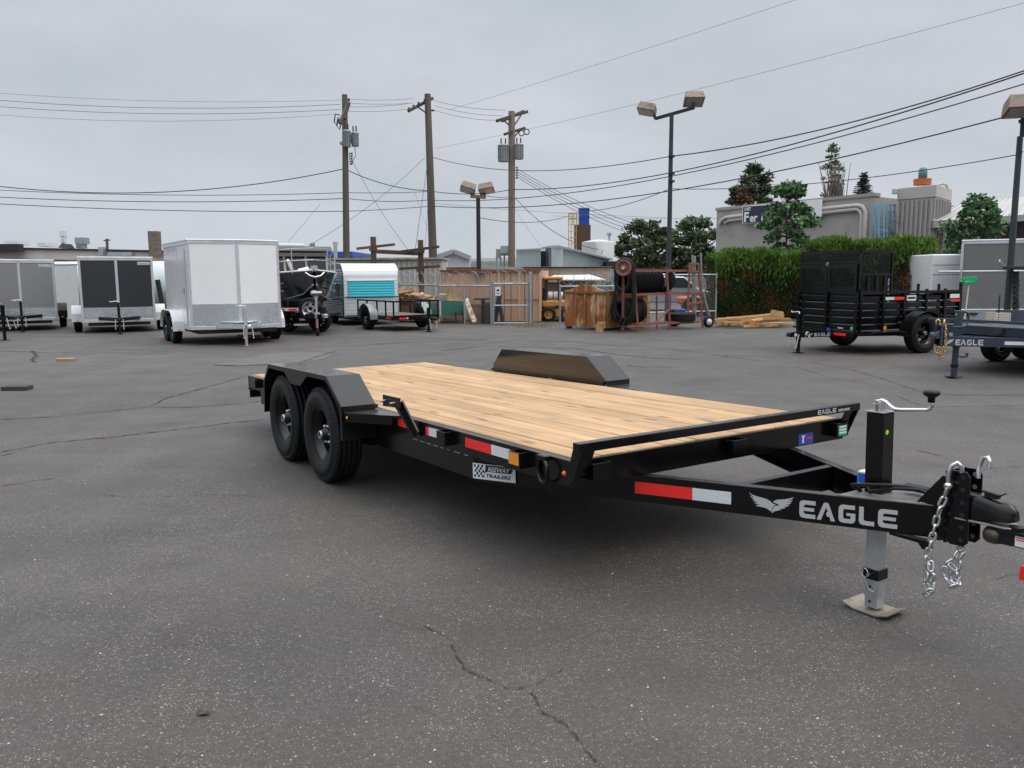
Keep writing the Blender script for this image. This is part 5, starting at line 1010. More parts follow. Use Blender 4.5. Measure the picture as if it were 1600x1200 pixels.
fA = wirefence('wire_fence', 'chain-link fence with razor wire coil beside the wood pile', 'fence', (P(625, 500, 27.5).x, 27.5, 0), ga+Vector((0, 0, 0)), 1.22, (0, 1), coil=True)
fB = wirefence('wire_fence', 'chain-link fence with razor wire coil before the tan container', 'fence', ga, gb, 1.20, (.5, 1), coil=True)
gate = wirefence('wire_gate', 'closed chain-link gate with white notice before the tan container doors', 'gate', gb+Vector((.06, 0, 0)), gc-Vector((.06, 0, 0)), 1.26, (0, 1), coil=True, rail2=False)
rel(gate, lambda b: [b.cyl(gb+Vector((.06, 0, z)), gc+Vector((-.06, 0, z)), .022, n=8) for z in (.06, .60)]).build('rail', galv, gate)
nb_ = rel(gate, lambda b: wbox(b, 774, 782, 448.5, 462, 25.05, .01)).build('notice', wht, gate); rel(gate, lambda b: [wbox(b, 776, 780, 452, 455, 25.045, .004), wbox(b, 775.5, 780.5, 458, 459, 25.045, .004)]).build('notice_print', inkb, nb_)
gp_ = MB(); gp_.cyl((gc.x+.02, gc.y, 0), (gc.x+.02, gc.y, 1.62), .05, n=10); tag(gp_.build('gate_post', galv), 'thick galvanised gate post right of the wire gate', 'post')
gs_ = mat('dry_grass', (.26, .22, .13), .9, 0, .3, 5, island=.35); gb_ = MB()
for i in range(900):
    u = random.gauss(832, 16); q = G(u, random.uniform(506, 512)); 
    h_ = random.uniform(.03, .14); a = random.uniform(0, 6.3); l_ = Vector((math.cos(a), math.sin(a), 0)); gb_.add([q-l_*.008, q+l_*.008, q+l_*.02*random.uniform(-2, 3)+Vector((0, 0, h_))], [(0, 1, 2)])
struct(gb_.build('dry_grass', gs_), 'stuff')
# ------------------------------------------------------------ scrap wood, green trough, boards
scrap = woodmat('scrap_wood', (.56, .34, .17), 0, 1.5, .4, .6)
bb_ = thing('scrap_bin', 'rusty brown steel bin under the scrap wood pile', 'bin', (P(637, 480, 27).x, 27.2, 0)); rel(bb_, lambda b: wbox(b, 618, 654, 472, 498, 26.9, 1.1)).build('body', mat('brown_bin', (.16, .07, .045), .7, 0, .2, 2), bb_, .02); rel(bb_, lambda b: wbox(b, 617, 655, 470, 473, 26.85, 1.2)).build('rim', rustm, bb_)
rel(bb_, lambda b: [wbox(b, 620+8*k, 622+8*k, 487, 500, 26.85, .04) for k in range(4)]).build('stiffener', rustm, bb_)
wp = thing('wood_pile', 'heap of orange scrap timber offcuts right of the caravan', 'wood pile', (P(650, 472, 27.4).x, 27.4, P(650, 473, 27.4).z-.03)); zb_ = wp.location.z
for i in range(130):
    f = random.random(); u = 618+72*f; top = 449+26*max(0, (f-.2)/.8)**1.3; v = random.uniform(top+3, 472); q = P(u, v, 27.4+random.uniform(-.45, .45)); L_ = random.uniform(.25, .7) if f < .75 else random.uniform(.2, .45)
    a = random.gauss(0, .7); pt = random.gauss(0, .3); me = cached(('scr', i % 6), lambda: MB().box((0, 0, 0), (.5, .09+.03*(i % 3), .04)).mesh('timber_offcut', scrap))
    o = link('timber_offcut', me, wp, q-wp.location, (random.uniform(-.6, .6), pt, a)); o.scale = (L_/.5, 1, 1)
greenm = mat('green_panel', (.012, .135, .10), .5, 0, .1, 2); gr = thing('green_trough', 'dark green panelled crate on legs below the razor wire', 'crate', (P(690, 480, 26.2).x, 26.4, 0))
rel(gr, lambda b: quadwall(b, (P(652, 492, 27.0), P(687, 492, 26.1), P(687, 473, 26.1), P(652, 474, 27.0)), .05)).build('side_panel', greenm, gr); rel(gr, lambda b: quadwall(b, (P(689, 492.5, 26.1), P(725, 491, 26.4), P(725, 471, 26.4), P(689, 472, 26.1)), .05)).build('front_panel', greenm, gr)
[rel(gr, lambda b: wbox(b, *k_)).build('edge_post', wht, gr) for k_ in ((686.5, 689, 470.5, 492.5, 26.05, .08), (724.5, 726, 469.5, 491, 26.3, .06))]; rel(gr, lambda b: [b.bb(P(u, 500, 26.2).x-.03, P(u, 500, 26.2).x+.03, 26.2, 26.26, 0, .4) for u in (712, 724)]+[b.bb(P(655, 500, 26.9).x, P(723, 500, 26.5).x, 26.5, 27.4, .25, .34)]).build('leg_frame', dark, gr); rel(gr, lambda b: b.add([P(652, 473.5, 27.0), P(688, 472, 26.1), P(725, 470.5, 26.4), P(700, 468, 28)], [(0, 1, 2, 3)])).build('top_sheet', mat('grey_sheet', (.30, .30, .29), .7, 0, .2, 3), gr)
brush = thing('brush_bundle', 'upright bundle of straw-coloured brush behind the green crate', 'brush bundle', (P(709, 465, 26.6).x, 26.6, 0)); strawm = mat('straw', (.50, .36, .21), .9, 0, .2, 5, island=.3)
def straw(b):
    for i in range(500):
        f = random.random(); q = P(700+24*f+random.gauss(0, 1), 470, 26.6+random.uniform(-.15, .15)); tq = P(698+14*f+random.gauss(0, 1.2)+0*f, 438+18*f*f+random.uniform(0, 6), 26.6+random.uniform(-.15, .15)); b.add([q+Vector((-.012, 0, 0)), q+Vector((.012, 0, 0)), tq], [(0, 1, 2)])
rel(brush, straw).build('stalks', strawm, brush)['kind'] = 'stuff'
slm = mat('stone_slab', (.36, .32, .26), .9, 0, .25, 6, .4, 20); o_ = MB(); wbox(o_, 683, 706, 459, 470, 26.7, .5); tag(o_.build('stone_slab', slm, None, .03), 'pale rough stone slab lying on the green crate', 'stone slab')
o_ = MB(); wbox(o_, 703, 715, 466, 470.5, 26.5, .25); tag(o_.build('foam_block', mat('foam_block', (.5, .48, .45), .9)), 'small white block on the green crate beside the brush', 'block')
plk = mat('painted_plank', (.56, .53, .48), .7, 0, .1, 4, stain=((.28, .14, .05), .52, 7)); o_ = MB(); pq = [P(725, 469, 26.0), P(731, 465, 26.1), P(744.5, 500, 25.4), P(744, 503, 25.4), P(738, 503, 25.4)]; quadwall(o_, pq, .04); tag(o_.build('leaning_plank', plk), 'white paint-chipped plank leaning on the green crate end', 'plank')
cr_ = thing('wooden_crate', 'old brown wooden crate between the green crate and the gate', 'crate', (P(745, 490, 26).x, 26.2, 0))
for k in range(6): rel(cr_, lambda b: wbox(b, 735+2.6*k, 737.3+2.6*k, 476, 505.5, 26.0, .04)).build('slat', woodmat('crate_wood', (.27, .16, .09), 2, 1.2, .3), cr_)
rel(cr_, lambda b: [wbox(b, 734, 752, v, v+3, 25.96, .04) for v in (474, 488)]+[wbox(b, 734, 752, 475, 506, 26.05, .8)]).build('frame', MATS['crate_wood'], cr_)
jk = thing('junk_stack', 'dark stack of scrap parts left of the wire gate', 'scrap', (P(759, 490, 26).x, 26.1, 0)); rel(jk, lambda b: [wbox(b, 752, 757, 468, 506, 26.1, .5), wbox(b, 757, 766, 473, 507, 25.9, .6), wbox(b, 740, 766, 466, 469, 26.0, .7)]).build('box', dark, jk, .02); rel(jk, lambda b: [b.bar(P(772, 505, 25.6), P(781, 460, 25.7), .1, .12), b.bar(P(786, 506, 25.5), P(780, 470, 25.6), .08, .1)]).build('plank', dark, jk)
o_ = MB(); wbox(o_, 677, 687, 502, 508, 25.9, .25); tag(o_.build('brick_block', mat('brick_block', (.22, .10, .06), .9, 0, .2, 6), None, .01), 'reddish brown block on the ground under the green crate', 'block')
# ------------------------------------------------------------ timber rack posts
oldw = woodmat('old_timber', (.10, .065, .045), 2, .8, .2, .5)
for lab, u, v0, Y, arms in (('left dark timber rack post with one upper crossarm above the caravan', 583, 370, 28.6, ((558, 388.5, 616, 382),)), ('right dark timber rack post with two crossarms beside the wood pile', 657, 375, 28.2, ((628, 393, 685, 385.5), (625, 420, 687, 416)))):
    t = thing('rack_post', lab, 'rack post', (P(u, 430, Y).x, Y, 0), 0, 'timber rack posts'); q = P(u, v0, Y)
    rel(t, lambda b: b.box((q.x, Y, q.z/2), (.17, .17, q.z))).build('post', oldw, t)
    for a, va, c, vc in arms: rel(t, lambda b: b.bar(P(a, va, Y-.35), P(c, vc, Y+.35), .14, .09)).build('crossarm', woodmat('old_arm', (.11, .065, .04), 0, .8, .2, .5), t); rel(t, lambda b: b.box(P(u, (va+vc)/2+3, Y-.1), (.26, .12, .16))).build('bracket', oldw, t)
o_ = MB(); o_.bar(P(588, 393, 28.4), P(653, 396, 28.0), .12, .14); tag(o_.build('rack_beam', MATS['old_arm']), 'horizontal dark timber beam joining the two rack posts', 'beam')
# ------------------------------------------------------------ forklift
orng = mat('forklift_orange', (.52, .24, .05), .55, 0, .15, 2, stain=((.20, .09, .04), .62, 5)); fk = thing('forklift', 'worn orange forklift with white gas bottle under the canopy', 'forklift', (P(864, 502, 27.2).x, 27.2, 0))
rel(fk, lambda b: [wbox(b, 847, 900, 469, 481, 27.0, 1.0), wbox(b, 866, 900, 481, 497, 27.0, 1.0)]).build('body', orng, fk, .05); rel(fk, lambda b: [wbox(b, 868+8*k, 873+8*k, 477+5*k, 482+5*k, 26.97, .03) for k in range(3)]).build('grille', dark, fk)
rel(fk, lambda b: [b.bar(P(u, 470, y), P(u2, 436, y), .07, .07, (0, 1, 0)) for u, u2 in ((852, 855), (874, 872)) for y in (27.05, 27.9)]).build('guard_post', dark, fk); rel(fk, lambda b: wbox(b, 849, 880, 432, 437, 27.0, 1.0)).build('overhead_guard', orng, fk, .03); rel(fk, lambda b: wbox(b, 845, 852, 450, 475, 27.1, .6)).build('seat', dark, fk, .05)
p, q = P(856, 461, 27.2), P(879, 462, 27.2); gbt = rel(fk, lambda b: b.cyl(p, q, .125, n=16)).build('gas_bottle', wht, fk, .02); rel(fk, lambda b: [b.cyl(p.lerp(q, f-.03), p.lerp(q, f+.03), .13, n=16) for f in (.35, .72)]).build('bottle_strap', dark, gbt)
for u in (857, 886): w_ = empty('wheel', fk, P(u, 490, 26.95)-fk.location); w_.location.z = .24; link('tyre', tyre_mesh(.24, .18, .13, 24), w_); link('rim', rim_mesh(.13, .18, orng, -1, 5), w_)
# ------------------------------------------------------------ rusty bin
rust2 = mat('rusted_panel', (.52, .36, .20), .85, .05, .3, 2.5, .5, 12, stain=((.25, .085, .026), .455, 3.6), streak=.36)
rb = thing('rusty_bin', 'heavily rusted steel hopper bin with a humped top edge', 'bin', (P(914, 515, 22.5).x, 22.5, 0)); A0, A1, A2 = G(882, 513), G(946, 517), Vector((3.9, 23.6, 0))
u_ = (A1-A0); wl_ = u_.length; u_.normalize(); zt0 = 1.08
hump = [(0, .07), (wl_, .07), (wl_, zt0), (wl_*.88, zt0+.02), (wl_*.74, zt0+.11), (wl_*.6, zt0+.155), (wl_*.42, zt0+.155), (wl_*.28, zt0+.11), (wl_*.14, zt0+.02), (0, zt0)]
rel(rb, lambda b: b.prism(hump, A0, u_, (0, 0, 1), Vector((-u_.y, u_.x, 0))*.04)).build('front_plate', rust2, rb); sdv = (A2-A1).normalized(); sl_ = (A2-A1).length
rel(rb, lambda b: b.prism([(0, .07), (sl_, .10), (sl_, zt0-.05), (0, zt0)], A1, sdv, (0, 0, 1), Vector((-sdv.y, sdv.x, 0))*.04)).build('side_plate', mat('rusted_ochre', (.40, .25, .10), .85, .05, .3, 2.5, .4, 12, stain=((.16, .06, .02), .53, 4.2), streak=.4), rb)
for f in (.30, .52, .76): rel(rb, lambda b: b.prism([(wl_*f-.03, .09), (wl_*f+.03, .09), (wl_*f+.03, zt0-.06), (wl_*f-.03, zt0-.06)], A0-Vector((-u_.y, u_.x, 0))*.031, u_, (0, 0, 1), Vector((-u_.y, u_.x, 0))*.03)).build('stiffener', rust2, rb)
rel(rb, lambda b: b.bar(A0+Vector((0, -.03, zt0-.05)), A1+Vector((0, -.03, zt0-.05)), .05, .06)).build('rim_bar', rustm, rb); [rel(rb, lambda b: b.box(A0+u_*f+Vector((0, .15, .035)), (.16, .16, .07))).build('caster', dark, rb) for f in (.2, wl_-.1)]
rel(rb, lambda b: b.add([A0+Vector((0, .05, .6)), A1+Vector((0, .05, .6)), A2+Vector((-.05, .05, .6)), A0+(A2-A1)+Vector((0, 0, .6))], [(0, 1, 2, 3)])).build('contents', dark, rb)
rel(rb, lambda b: b.prism([(0, .07), (wl_, .07), (wl_, zt0-.02), (0, zt0-.02)], A0+(A2-A1), u_, (0, 0, 1), (0, .04, 0))).build('rear_plate', rust2, rb)
o_ = MB(); q = G(937, 519); o_.box((q.x, q.y, .10), (.16, .16, .20), (0, 0, .4)); o_.box((q.x+.04, q.y-.03, .235), (.18, .12, .07), (0, 0, .25)); tag(o_.build('wood_block', woodmat('fresh_block', (.60, .38, .2), 2, 1, .1), None, .004), 'pale timber block standing against the rusty bin foot', 'block')
o_ = MB(); wbox(o_, 930, 948, 452, 459, 23.5, .4); tag(o_.build('blue_rag', mat('blue_rag', (.03, .08, .35), .8), None, .05), 'blue bundle lying on top of the rusty bin', 'bundle')
# ------------------------------------------------------------ tyre rack
rkm = mat('rack_red_oxide', (.22, .085, .065), .65, .1, .2, 3); rk = thing('tyre_rack', 'red oxide steel tyre rack on legs behind the foreground trailer', 'tyre rack', (4.2, 22.5, 0)); FY = 21.85
def rp(u, v, dy=0): return P(u, v, FY+dy+max(0, (u-995)/100*1.6))
fr = []
def rbar(nm, q0, q1, w_=.06): rel(rk, lambda b: b.bar(q0, q1, w_, w_, (0, 1, 0) if abs(q0.z-q1.z) > .3 else (0, 0, 1))).build(nm, rkm, rk)
for a, c in (((989, 423), (1092, 423)), ((975, 460.5), (1098, 458)), ((992, 507), (1092, 503))): rbar('shelf_rail', rp(*a), rp(*c))
for a, c in (((973, 457), (1060, 457)), ((970, 508), (1060, 503))): rbar('shelf_rail', rp(*a, 1.2), rp(*c, 1.2))
for a, c in (((990, 420), (997.5, 521)), ((1042, 424), (1047, 517)), ((974, 423), (973, 516))): rbar('upright', rp(*a), rp(*c))
rbar('upright', rp(1026, 462, .6), rp(1026, 518, .6), .04)
for a, c in (((975, 510), (998, 514)), ((974, 425), (990, 422)), ((974, 460), (992, 462)), ((1024, 505), (1048, 480))): rbar('brace', rp(*a), rp(*c), .04)
# dolly frame at the right end
for a, c in (((1078, 412), (1074, 500)), ((1091, 412), (1098, 512)), ((1077, 412), (1092, 412)), ((1078, 424), (1092, 424)), ((1075, 458), (1099, 457)), ((1073, 475), (1098, 472))): rbar('dolly_bar', rp(*a, -.1), rp(*c, -.1), .055)
rel(rk, lambda b: [b.cyl(rp(1085, 400), rp(1086, 505), .045, n=8), b.cyl(rp(1082, 398), rp(1083, 505), .03, n=8)]).build('pole', steel, rk)
ORD = ('first', 'second', 'third', 'fourth', 'fifth', 'sixth', 'seventh', 'eighth', 'ninth')
def loose_tyre(lab, q, rot, Rt=.33, Wt=.21, grp=None, cat='tyre'):
    o = link('loose_tyre', tyre_mesh(Rt, Wt, Rt*.56, 32), None, q, rot); tag(o, lab, cat, grp); return o
q0, q1 = rp(989, 0), rp(1046, 0); dirv = Vector((q1.x-q0.x, q1.y-q0.y, 0)).normalized(); ra = math.atan2(dirv.y, dirv.x)-PI/2
zu = rp(1010, 460.5).z+.03; zl = rp(1010, 507).z+.03
for k in range(9):
    p = Vector((rp(984, 450).x, rp(984, 450).y, 0))+dirv*(.14+.145*k)+Vector((-dirv.y, dirv.x, 0))*.36; R_ = .34
    loose_tyre('%s black tyre from the left in the packed upper row of the rack' % ORD[k], p+Vector((0, 0, zu+R_)), (random.uniform(0, 6), 0, ra) if False else (0, 0, ra), R_, .15, 'tyres in the upper rack row')
p = Vector((rp(1050, 445).x, rp(1050, 445).y, 0))+Vector((-dirv.y, dirv.x, 0))*.36; loose_tyre('black tyre with blue band at the right end of the upper rack row', p+Vector((.02, 0, zu+.35)), (0, 0, ra+.35), .345, .2)
o_ = MB().torus((0, .09, 0), (0, 1, 0), .26, .012, 28, 5).build('blue_band', mat('blue_band', (.03, .12, .45), .5), bpy.data.objects['loose_tyre.009'] if 'loose_tyre.009' in bpy.data.objects else None)
for k in range(4):
    p = Vector((rp(982, 490).x, rp(982, 490).y, 0))+dirv*(.10+.19*k)+Vector((-dirv.y, dirv.x, 0))*.36; loose_tyre('%s black tyre from the left in the short lower row of the rack' % ORD[k], p+Vector((0, 0, zl+.34)), (0, 0, ra), .345, .19, 'tyres in the lower rack row')
q = rp(1066, 503); loose_tyre('black tyre lying flat on the lower rail at the rack end', Vector((q.x, q.y+.25, q.z+.13)), (PI/2, 0, 0), .42, .22)
q = rp(1066, 512); loose_tyre('black tyre standing on the ground behind the rack legs', Vector((q.x, q.y+1.2, .25)), (0, 0, ra), .25, .2)
bh_ = thing('belt_drum', 'red wheel drum with long black belts hung from the rack corner', 'belt drum', rp(974.5, 419, -.25)); bo_ = bh_.location.copy()
wax = Vector((-.25, -1, 0)).normalized(); qd = wax.to_track_quat('Z', 'Y').to_matrix().to_4x4()
rel(bh_, lambda b: b.cyl(bo_+wax*.05, bo_-wax*.25, .20, n=24)).build('drum', rkm, bh_, .01); b = MB(); b.lathe([(.205, -.06), (.205, .06), (.175, .062), (.17, .03), (.06, .02), (.055, .07), (0, .075)], (0, 0, 0), 'Z', 28); b.xf(qd); b.v = [tuple(Vector(p)+wax*.05) for p in b.v]; b.build('drum_rim', rkm, bh_)
b = MB(); [b.cyl(Vector((.11*math.cos(a), .11*math.sin(a), .022)), Vector((.11*math.cos(a), .11*math.sin(a), .029)), .018, n=8) for a in [2*PI*k/8 for k in range(8)]]; b.xf(qd); b.v = [tuple(Vector(p)+wax*.05) for p in b.v]; b.build('bolt_hole', inkb, bh_)['kind'] = 'stuff'; b = MB(); b.cyl((0, 0, .07), (0, 0, .11), .04, n=12); b.xf(qd); b.v = [tuple(Vector(p)+wax*.05) for p in b.v]; b.build('hub', zinc, bh_)
for k in range(5):
    w_ = .215+.012*k; low = -1.25-.05*k; dz = -wax*(.02+.045*k); pts = []
    for i in range(13): a = PI*i/12; pts.append(Vector((w_*math.cos(a), 0, w_*math.sin(a))))
    for f in (.25, .5, .75, .9): pts.append(Vector((-w_+.02*f*k, -.02, low*f)))
    for i in range(7): a = PI+PI*i/6; pts.append(Vector((.02+(w_-.03)*math.cos(a), -.03, low*.92+.16*math.sin(a))))
    for f in (.85, .6, .3): pts.append(Vector((w_+.03-.02*(1-f), -.02, low*f)))
    MB().tube([p+dz+Vector((.10, 0, 0)) if False else p+dz for p in pts], .022, 6, True).build('belt', rubber, bh_)
rel(bh_, lambda b: [b.tube([rp(968, 430, -.3), rp(960, 455, -.35), rp(953, 480, -.4), rp(950, 500, -.45), rp(956, 510, -.45), rp(966, 507, -.4), rp(972, 495, -.35)], .012, 5), b.tube([rp(977, 498, -.35), rp(973, 510, -.4), rp(966, 519.5, -.5)], .016, 5)]).build('loose_belt', rubber, bh_)
dl = thing('hand_truck', 'steel hand truck leaning at the right end of the tyre rack', 'hand truck', rp(1107, 514)); dl.location.z = 0
rel(dl, lambda b: [b.cyl(rp(1095, 395), rp(1097, 455), .028, n=8), b.cyl(rp(1097, 455), rp(1108, 497), .05, n=8)]).build('handle', steel, dl); w_ = empty('wheel', dl, rp(1107, 505, -.1)-dl.location); w_.location.z = .165; w_.rotation_euler = (0, 0, R(25)); link('tyre', tyre_mesh(.165, .10, .085, 24), w_); link('rim', MB().lathe([(.09, -.035), (.085, -.05), (.03, -.03), (.028, -.055), (0, -.055)], n=20).mesh('rim', wht), w_)
bx = [('blue_bin', 'blue plastic bin left of two behind the tyre rack', 1053, 1061.5), ('blue_bin', 'blue plastic bin right of two behind the tyre rack', 1062, 1072)]
for nm, lab, u0, u1 in bx: o_ = MB(); wbox(o_, u0, u1, 483, 508, 25.6, .4); tag(o_.build(nm, mat('bin_blue', (.015, .05, .33), .5), None, .02), lab, 'bin', 'blue bins behind the rack')
osb = woodmat('osb_board', (.55, .36, .17), 0, .35, .1, .4); o_ = MB(); wbox(o_, 992, 1016, 464, 512, 24.6, .03); tag(o_.build('osb_board', osb), 'upright chipboard sheet behind the tyre rack', 'board')
# ------------------------------------------------------------ yard beyond: fence, cars, pallets behind the rack
f3 = wirefence('wire_fence', 'chain-link fence behind the tyre rack, left of the hedge', 'fence', (P(1000, 500, 26.5).x, 26.5, 0), (P(1118, 500, 27.5).x, 27.5, 0), 1.5, (0, .36, .72, 1), rail2=True)
f4 = wirefence('wire_fence', 'chain-link fence right of the forklift under the canopy', 'fence', (P(875, 500, 26.4).x, 26.4, 0), (P(985, 500, 26.4).x, 26.4, 0), 1.15, (0, 1), coil=True)
gy = MB(); wbox(gy, 955, 968, 420, 500, 27.6, .3); tag(gy.build('steel_cabinet', mat('cabinet_blue_grey', (.20, .26, .30), .5, .2, .1, 2)), 'blue-grey steel cabinet behind the belt drum', 'cabinet')
jt = thing('yard_tractor', 'orange tractor half hidden behind the tyre rack and fence', 'tractor', (P(1092, 490, 30).x, 30, 0)); ored = mat('tractor_orange', (.50, .10, .03), .5, 0, .1, 2)
rel(jt, lambda b: [wbox(b, 1066, 1116, 464, 476, 30, 1.2), wbox(b, 1072, 1100, 474, 486, 30.1, 1.0)]).build('hood', ored, jt, .06)
for u in (1082, 1106): w_ = empty('wheel', jt, P(u, 490, 29.8)-jt.location); w_.location.z = .36; link('tyre', tyre_mesh(.36, .26, .18, 28), w_); link('rim', rim_mesh(.18, .26, ored, -1, 5), w_)
cab = thing('parked_car', 'pale car half hidden behind the fence and tyre rack', 'car', (P(1035, 480, 34).x, 34, 0)); carm = mat('car_silver', (.34, .38, .42), .3, .4, .05, 2)
rel(cab, lambda b: b.prism([(-2, .35), (2, .35), (2.1, .75), (1.5, .92), (.9, 1.42), (-.8, 1.45), (-1.5, .95), (-2.05, .85)], (cab.location.x, 34, 0), (1, 0, 0), (0, 0, 1), (0, 1.7, 0))).build('body', carm, cab, .05); rel(cab, lambda b: b.prism([(1.35, .95), (.85, 1.36), (-.75, 1.38), (-1.35, .98)], (cab.location.x, 33.985, 0), (1, 0, 0), (0, 0, 1), (0, .012, 0))).build('window', glass_d, cab)
for dx in (-1.25, 1.3): w_ = empty('wheel', cab, (dx, -.02, .32)); link('tyre', tyre_mesh(.32, .2, .2, 24), w_); link('rim', rim_mesh(.2, .2, zinc, -1, 5), w_)
pw = thing('yard_building', 'white ribbed low building between the dolly frame and the hedge', 'building', (P(1085, 450, 45).x, 45, 0)); rel(pw, lambda b: wbox(b, 1010, 1125, 433, 480, 45, 3)).build('wall', mat('yard_white', (.48, .48, .47), .7, 0, .08, .6), pw); ribs(pw, P(1030, 480, 45), P(1122, 480, 45), P(1030, 433, 45).z, P(1122, 433, 45).z, 13, MATS['far_grey'], .12)
# ------------------------------------------------------------ lumber heap by the hedge
lum = woodmat('lumber', (.60, .36, .16), 0, .8, .3, .65)
lh = thing('lumber_heap', 'low heap of yellow lumber beams between the hand truck and the caged trailer', 'lumber', (P(1170, 505, 23.4).x, 23.4, 0))
def beam(p0, p1, w_, h_): rel(lh, lambda b: b.bar(p0, p1, w_, h_)).build('lumber_beam', lum, lh)
beam(P(1117, 503, 23.6)+Vector((0, 0, .0)), P(1224, 494, 23.6), .16, .14); beam(P(1118, 501, 23.9), P(1222, 491, 23.9), .14, .1)
for i in range(26):
    u = random.uniform(1118, 1210); z = random.choice((.05, .11, .17, .22)); q = G(u, random.uniform(508, 514)); a = random.gauss(.15, .25); L_ = random.uniform(.3, .95); dv = Vector((math.cos(a), math.sin(a), 0))*L_
    beam(q+Vector((0, 0, z)), q+dv+Vector((0, 0, z+random.uniform(-.02, .03))), random.uniform(.06, .14), .05)
beam(P(1206, 488, 22.8), P(1222, 491, 22.9), .12, .14)
# ------------------------------------------------------------ foliage
def leafmat(name, col, tr=.25, isl=.45, rough=.6):
    m = mat(name, col, rough, 0, .15, 2, island=isl, spec=.3); return m
def leaves(pts, size, m, name, parent, up=.35, seed=0, aspect=.55, dirs=None):
    rng = np.random.default_rng(seed); n = len(pts); pts = np.asarray(pts, float)
    d = rng.normal(size=(n, 3)); d[:, 2] = np.abs(d[:, 2])*up
    if dirs is not None: d = np.asarray(dirs)+.35*rng.normal(size=(n, 3))
    d /= np.linalg.norm(d, axis=1, keepdims=True); r = rng.normal(size=(n, 3)); s = np.cross(d, r); s /= np.linalg.norm(s, axis=1, keepdims=True)+1e-9
    L_ = (size*rng.uniform(.6, 1.35, n))[:, None]; nn = np.cross(d, s)
    a = pts; b = pts+d*L_*.5+s*L_*aspect*.5+nn*L_*.08; c = pts+d*L_; e_ = pts+d*L_*.5-s*L_*aspect*.5+nn*L_*.08
    v = np.stack([a, b, c, e_], 1).reshape(-1, 3); o = parent.matrix_basis.translation if parent else Vector((0, 0, 0)); v = v-np.array(o)
    me = bpy.data.meshes.new(name); me.vertices.add(4*n); me.vertices.foreach_set('co', v.ravel().astype('f4'))
    me.loops.add(4*n); me.loops.foreach_set('vertex_index', np.arange(4*n, dtype='i4')); me.polygons.add(n); me.polygons.foreach_set('loop_start', np.arange(0, 4*n, 4, dtype='i4'))
    me.update(); me.validate(); me.materials.append(m); return link(name, me, parent)
bark = mat('bark', (.085, .065, .05), .9, 0, .3, 4)
def tree(name, label, x, y, h, cr, m, n, lsize, seed, base=.35, shape='round', clumps=26, trunk=.12, up=.5, dens=.33, cat='tree', group=None, asp=.6):
    rng = np.random.default_rng(seed); t = thing(name, label, cat, (x, y, 0), 0, group); cz0 = h*base; b = MB()
    lean = rng.normal(size=2)*.02*h; spine = [Vector((x+lean[0]*f, y+lean[1]*f, h*.93*f)) for f in (0, .25, .5, .75, 1)]
    b.tube(spine, [trunk, trunk*.8, trunk*.6, trunk*.35, trunk*.1], 7); pts = []
    for k in range(clumps):
        f = (k+.5)/clumps if shape == 'cone' else rng.uniform(0, 1); z = cz0+(h-cz0)*f
        if shape == 'cone': rad = cr*(1-f)**.8*rng.uniform(.65, 1.05)
        elif shape == 'column': rad = cr*math.sin(PI*min(.97, .12+f*.86))**.5*rng.uniform(.4, 1)
        else: rad = cr*math.sqrt(max(0, 1-(2*f-1)**2))*rng.uniform(.25, 1.0)**.6
        a = rng.uniform(0, 2*PI) if shape != 'cone' else k*2.4; c = Vector((x+rad*math.cos(a), y+rad*math.sin(a), z)); s0 = Vector((x+lean[0]*f, y+lean[1]*f, max(h*.12, z-cr*.45 if shape != 'cone' else z+.02*h)))
        b.tube([s0, s0.lerp(c, .55)+Vector((0, 0, -.03*h)), c], [trunk*.3, trunk*.18, trunk*.05], 5)
        k_ = int(n/clumps*rng.uniform(.6, 1.4)); q = rng.normal(size=(k_, 3)); q /= np.linalg.norm(q, axis=1, keepdims=True); q *= (rng.uniform(0, 1, (k_, 1))**.4)*cr*dens*rng.uniform(.7, 1.25)
        q[:, 2] *= .7; 
        if shape == 'cone':
            L_ = rng.uniform(0, 1, (k_, 1)); q = q*.16+np.array(s0-c)*L_*.95-np.array([0, 0, .10*cr])*(1-L_)
        pts.append(q+np.array(c))
    b.v = [tuple(Vector(p)-t.location) for p in b.v]; b.build('trunk', bark, t); o = leaves(np.concatenate(pts), lsize, m, 'crown', t, up, seed, asp); return t
lf_dark = leafmat('leaf_dark', (.085, .105, .052)); lf_mid = leafmat('leaf_mid', (.085, .125, .055)); lf_maple = leafmat('leaf_maple', (.10, .185, .080)); lf_con = leafmat('needle_dark', (.050, .068, .034)); lf_pop = leafmat('leaf_poplar', (.12, .16, .065)); lf_spr = leafmat('needle_blue', (.030, .050, .040)); lf_br = leafmat('leaf_brown', (.16, .085, .045))
def ptree(u, vt, Y, ur, **k):        # crown half-width in px
    q = P(u, vt, Y); return dict(x=q.x, y=Y, h=q.z, cr=ur*Y/CF, **k)
tree('broadleaf_tree', 'big dark spreading tree left of the tall light pole', m=lf_dark, n=7000, lsize=.27, seed=3, base=.15, clumps=80, trunk=.3, dens=.20, group=None, **ptree(1010, 347, 58, 46))
tree('broadleaf_tree', 'big dark spreading tree right of the tall light pole, beside the grey wall', m=lf_mid, n=8500, lsize=.27, seed=5, base=.12, clumps=84, trunk=.3, dens=.21, **ptree(1085, 344, 60, 44))
tree('young_maple', 'young maple with broad leaves in front of the dark building sign', m=lf_maple, n=6000, lsize=.15, seed=11, base=.18, clumps=80, trunk=.06, up=.3, dens=.28, asp=.85, **ptree(1233, 286, 30.5, 39))
tree('young_maple', 'young maple with broad leaves below the metal roof at the right', m=lf_maple, n=6000, lsize=.15, seed=12, base=.20, clumps=76, trunk=.06, up=.3, dens=.28, asp=.85, **ptree(1527, 310, 29.5, 44))
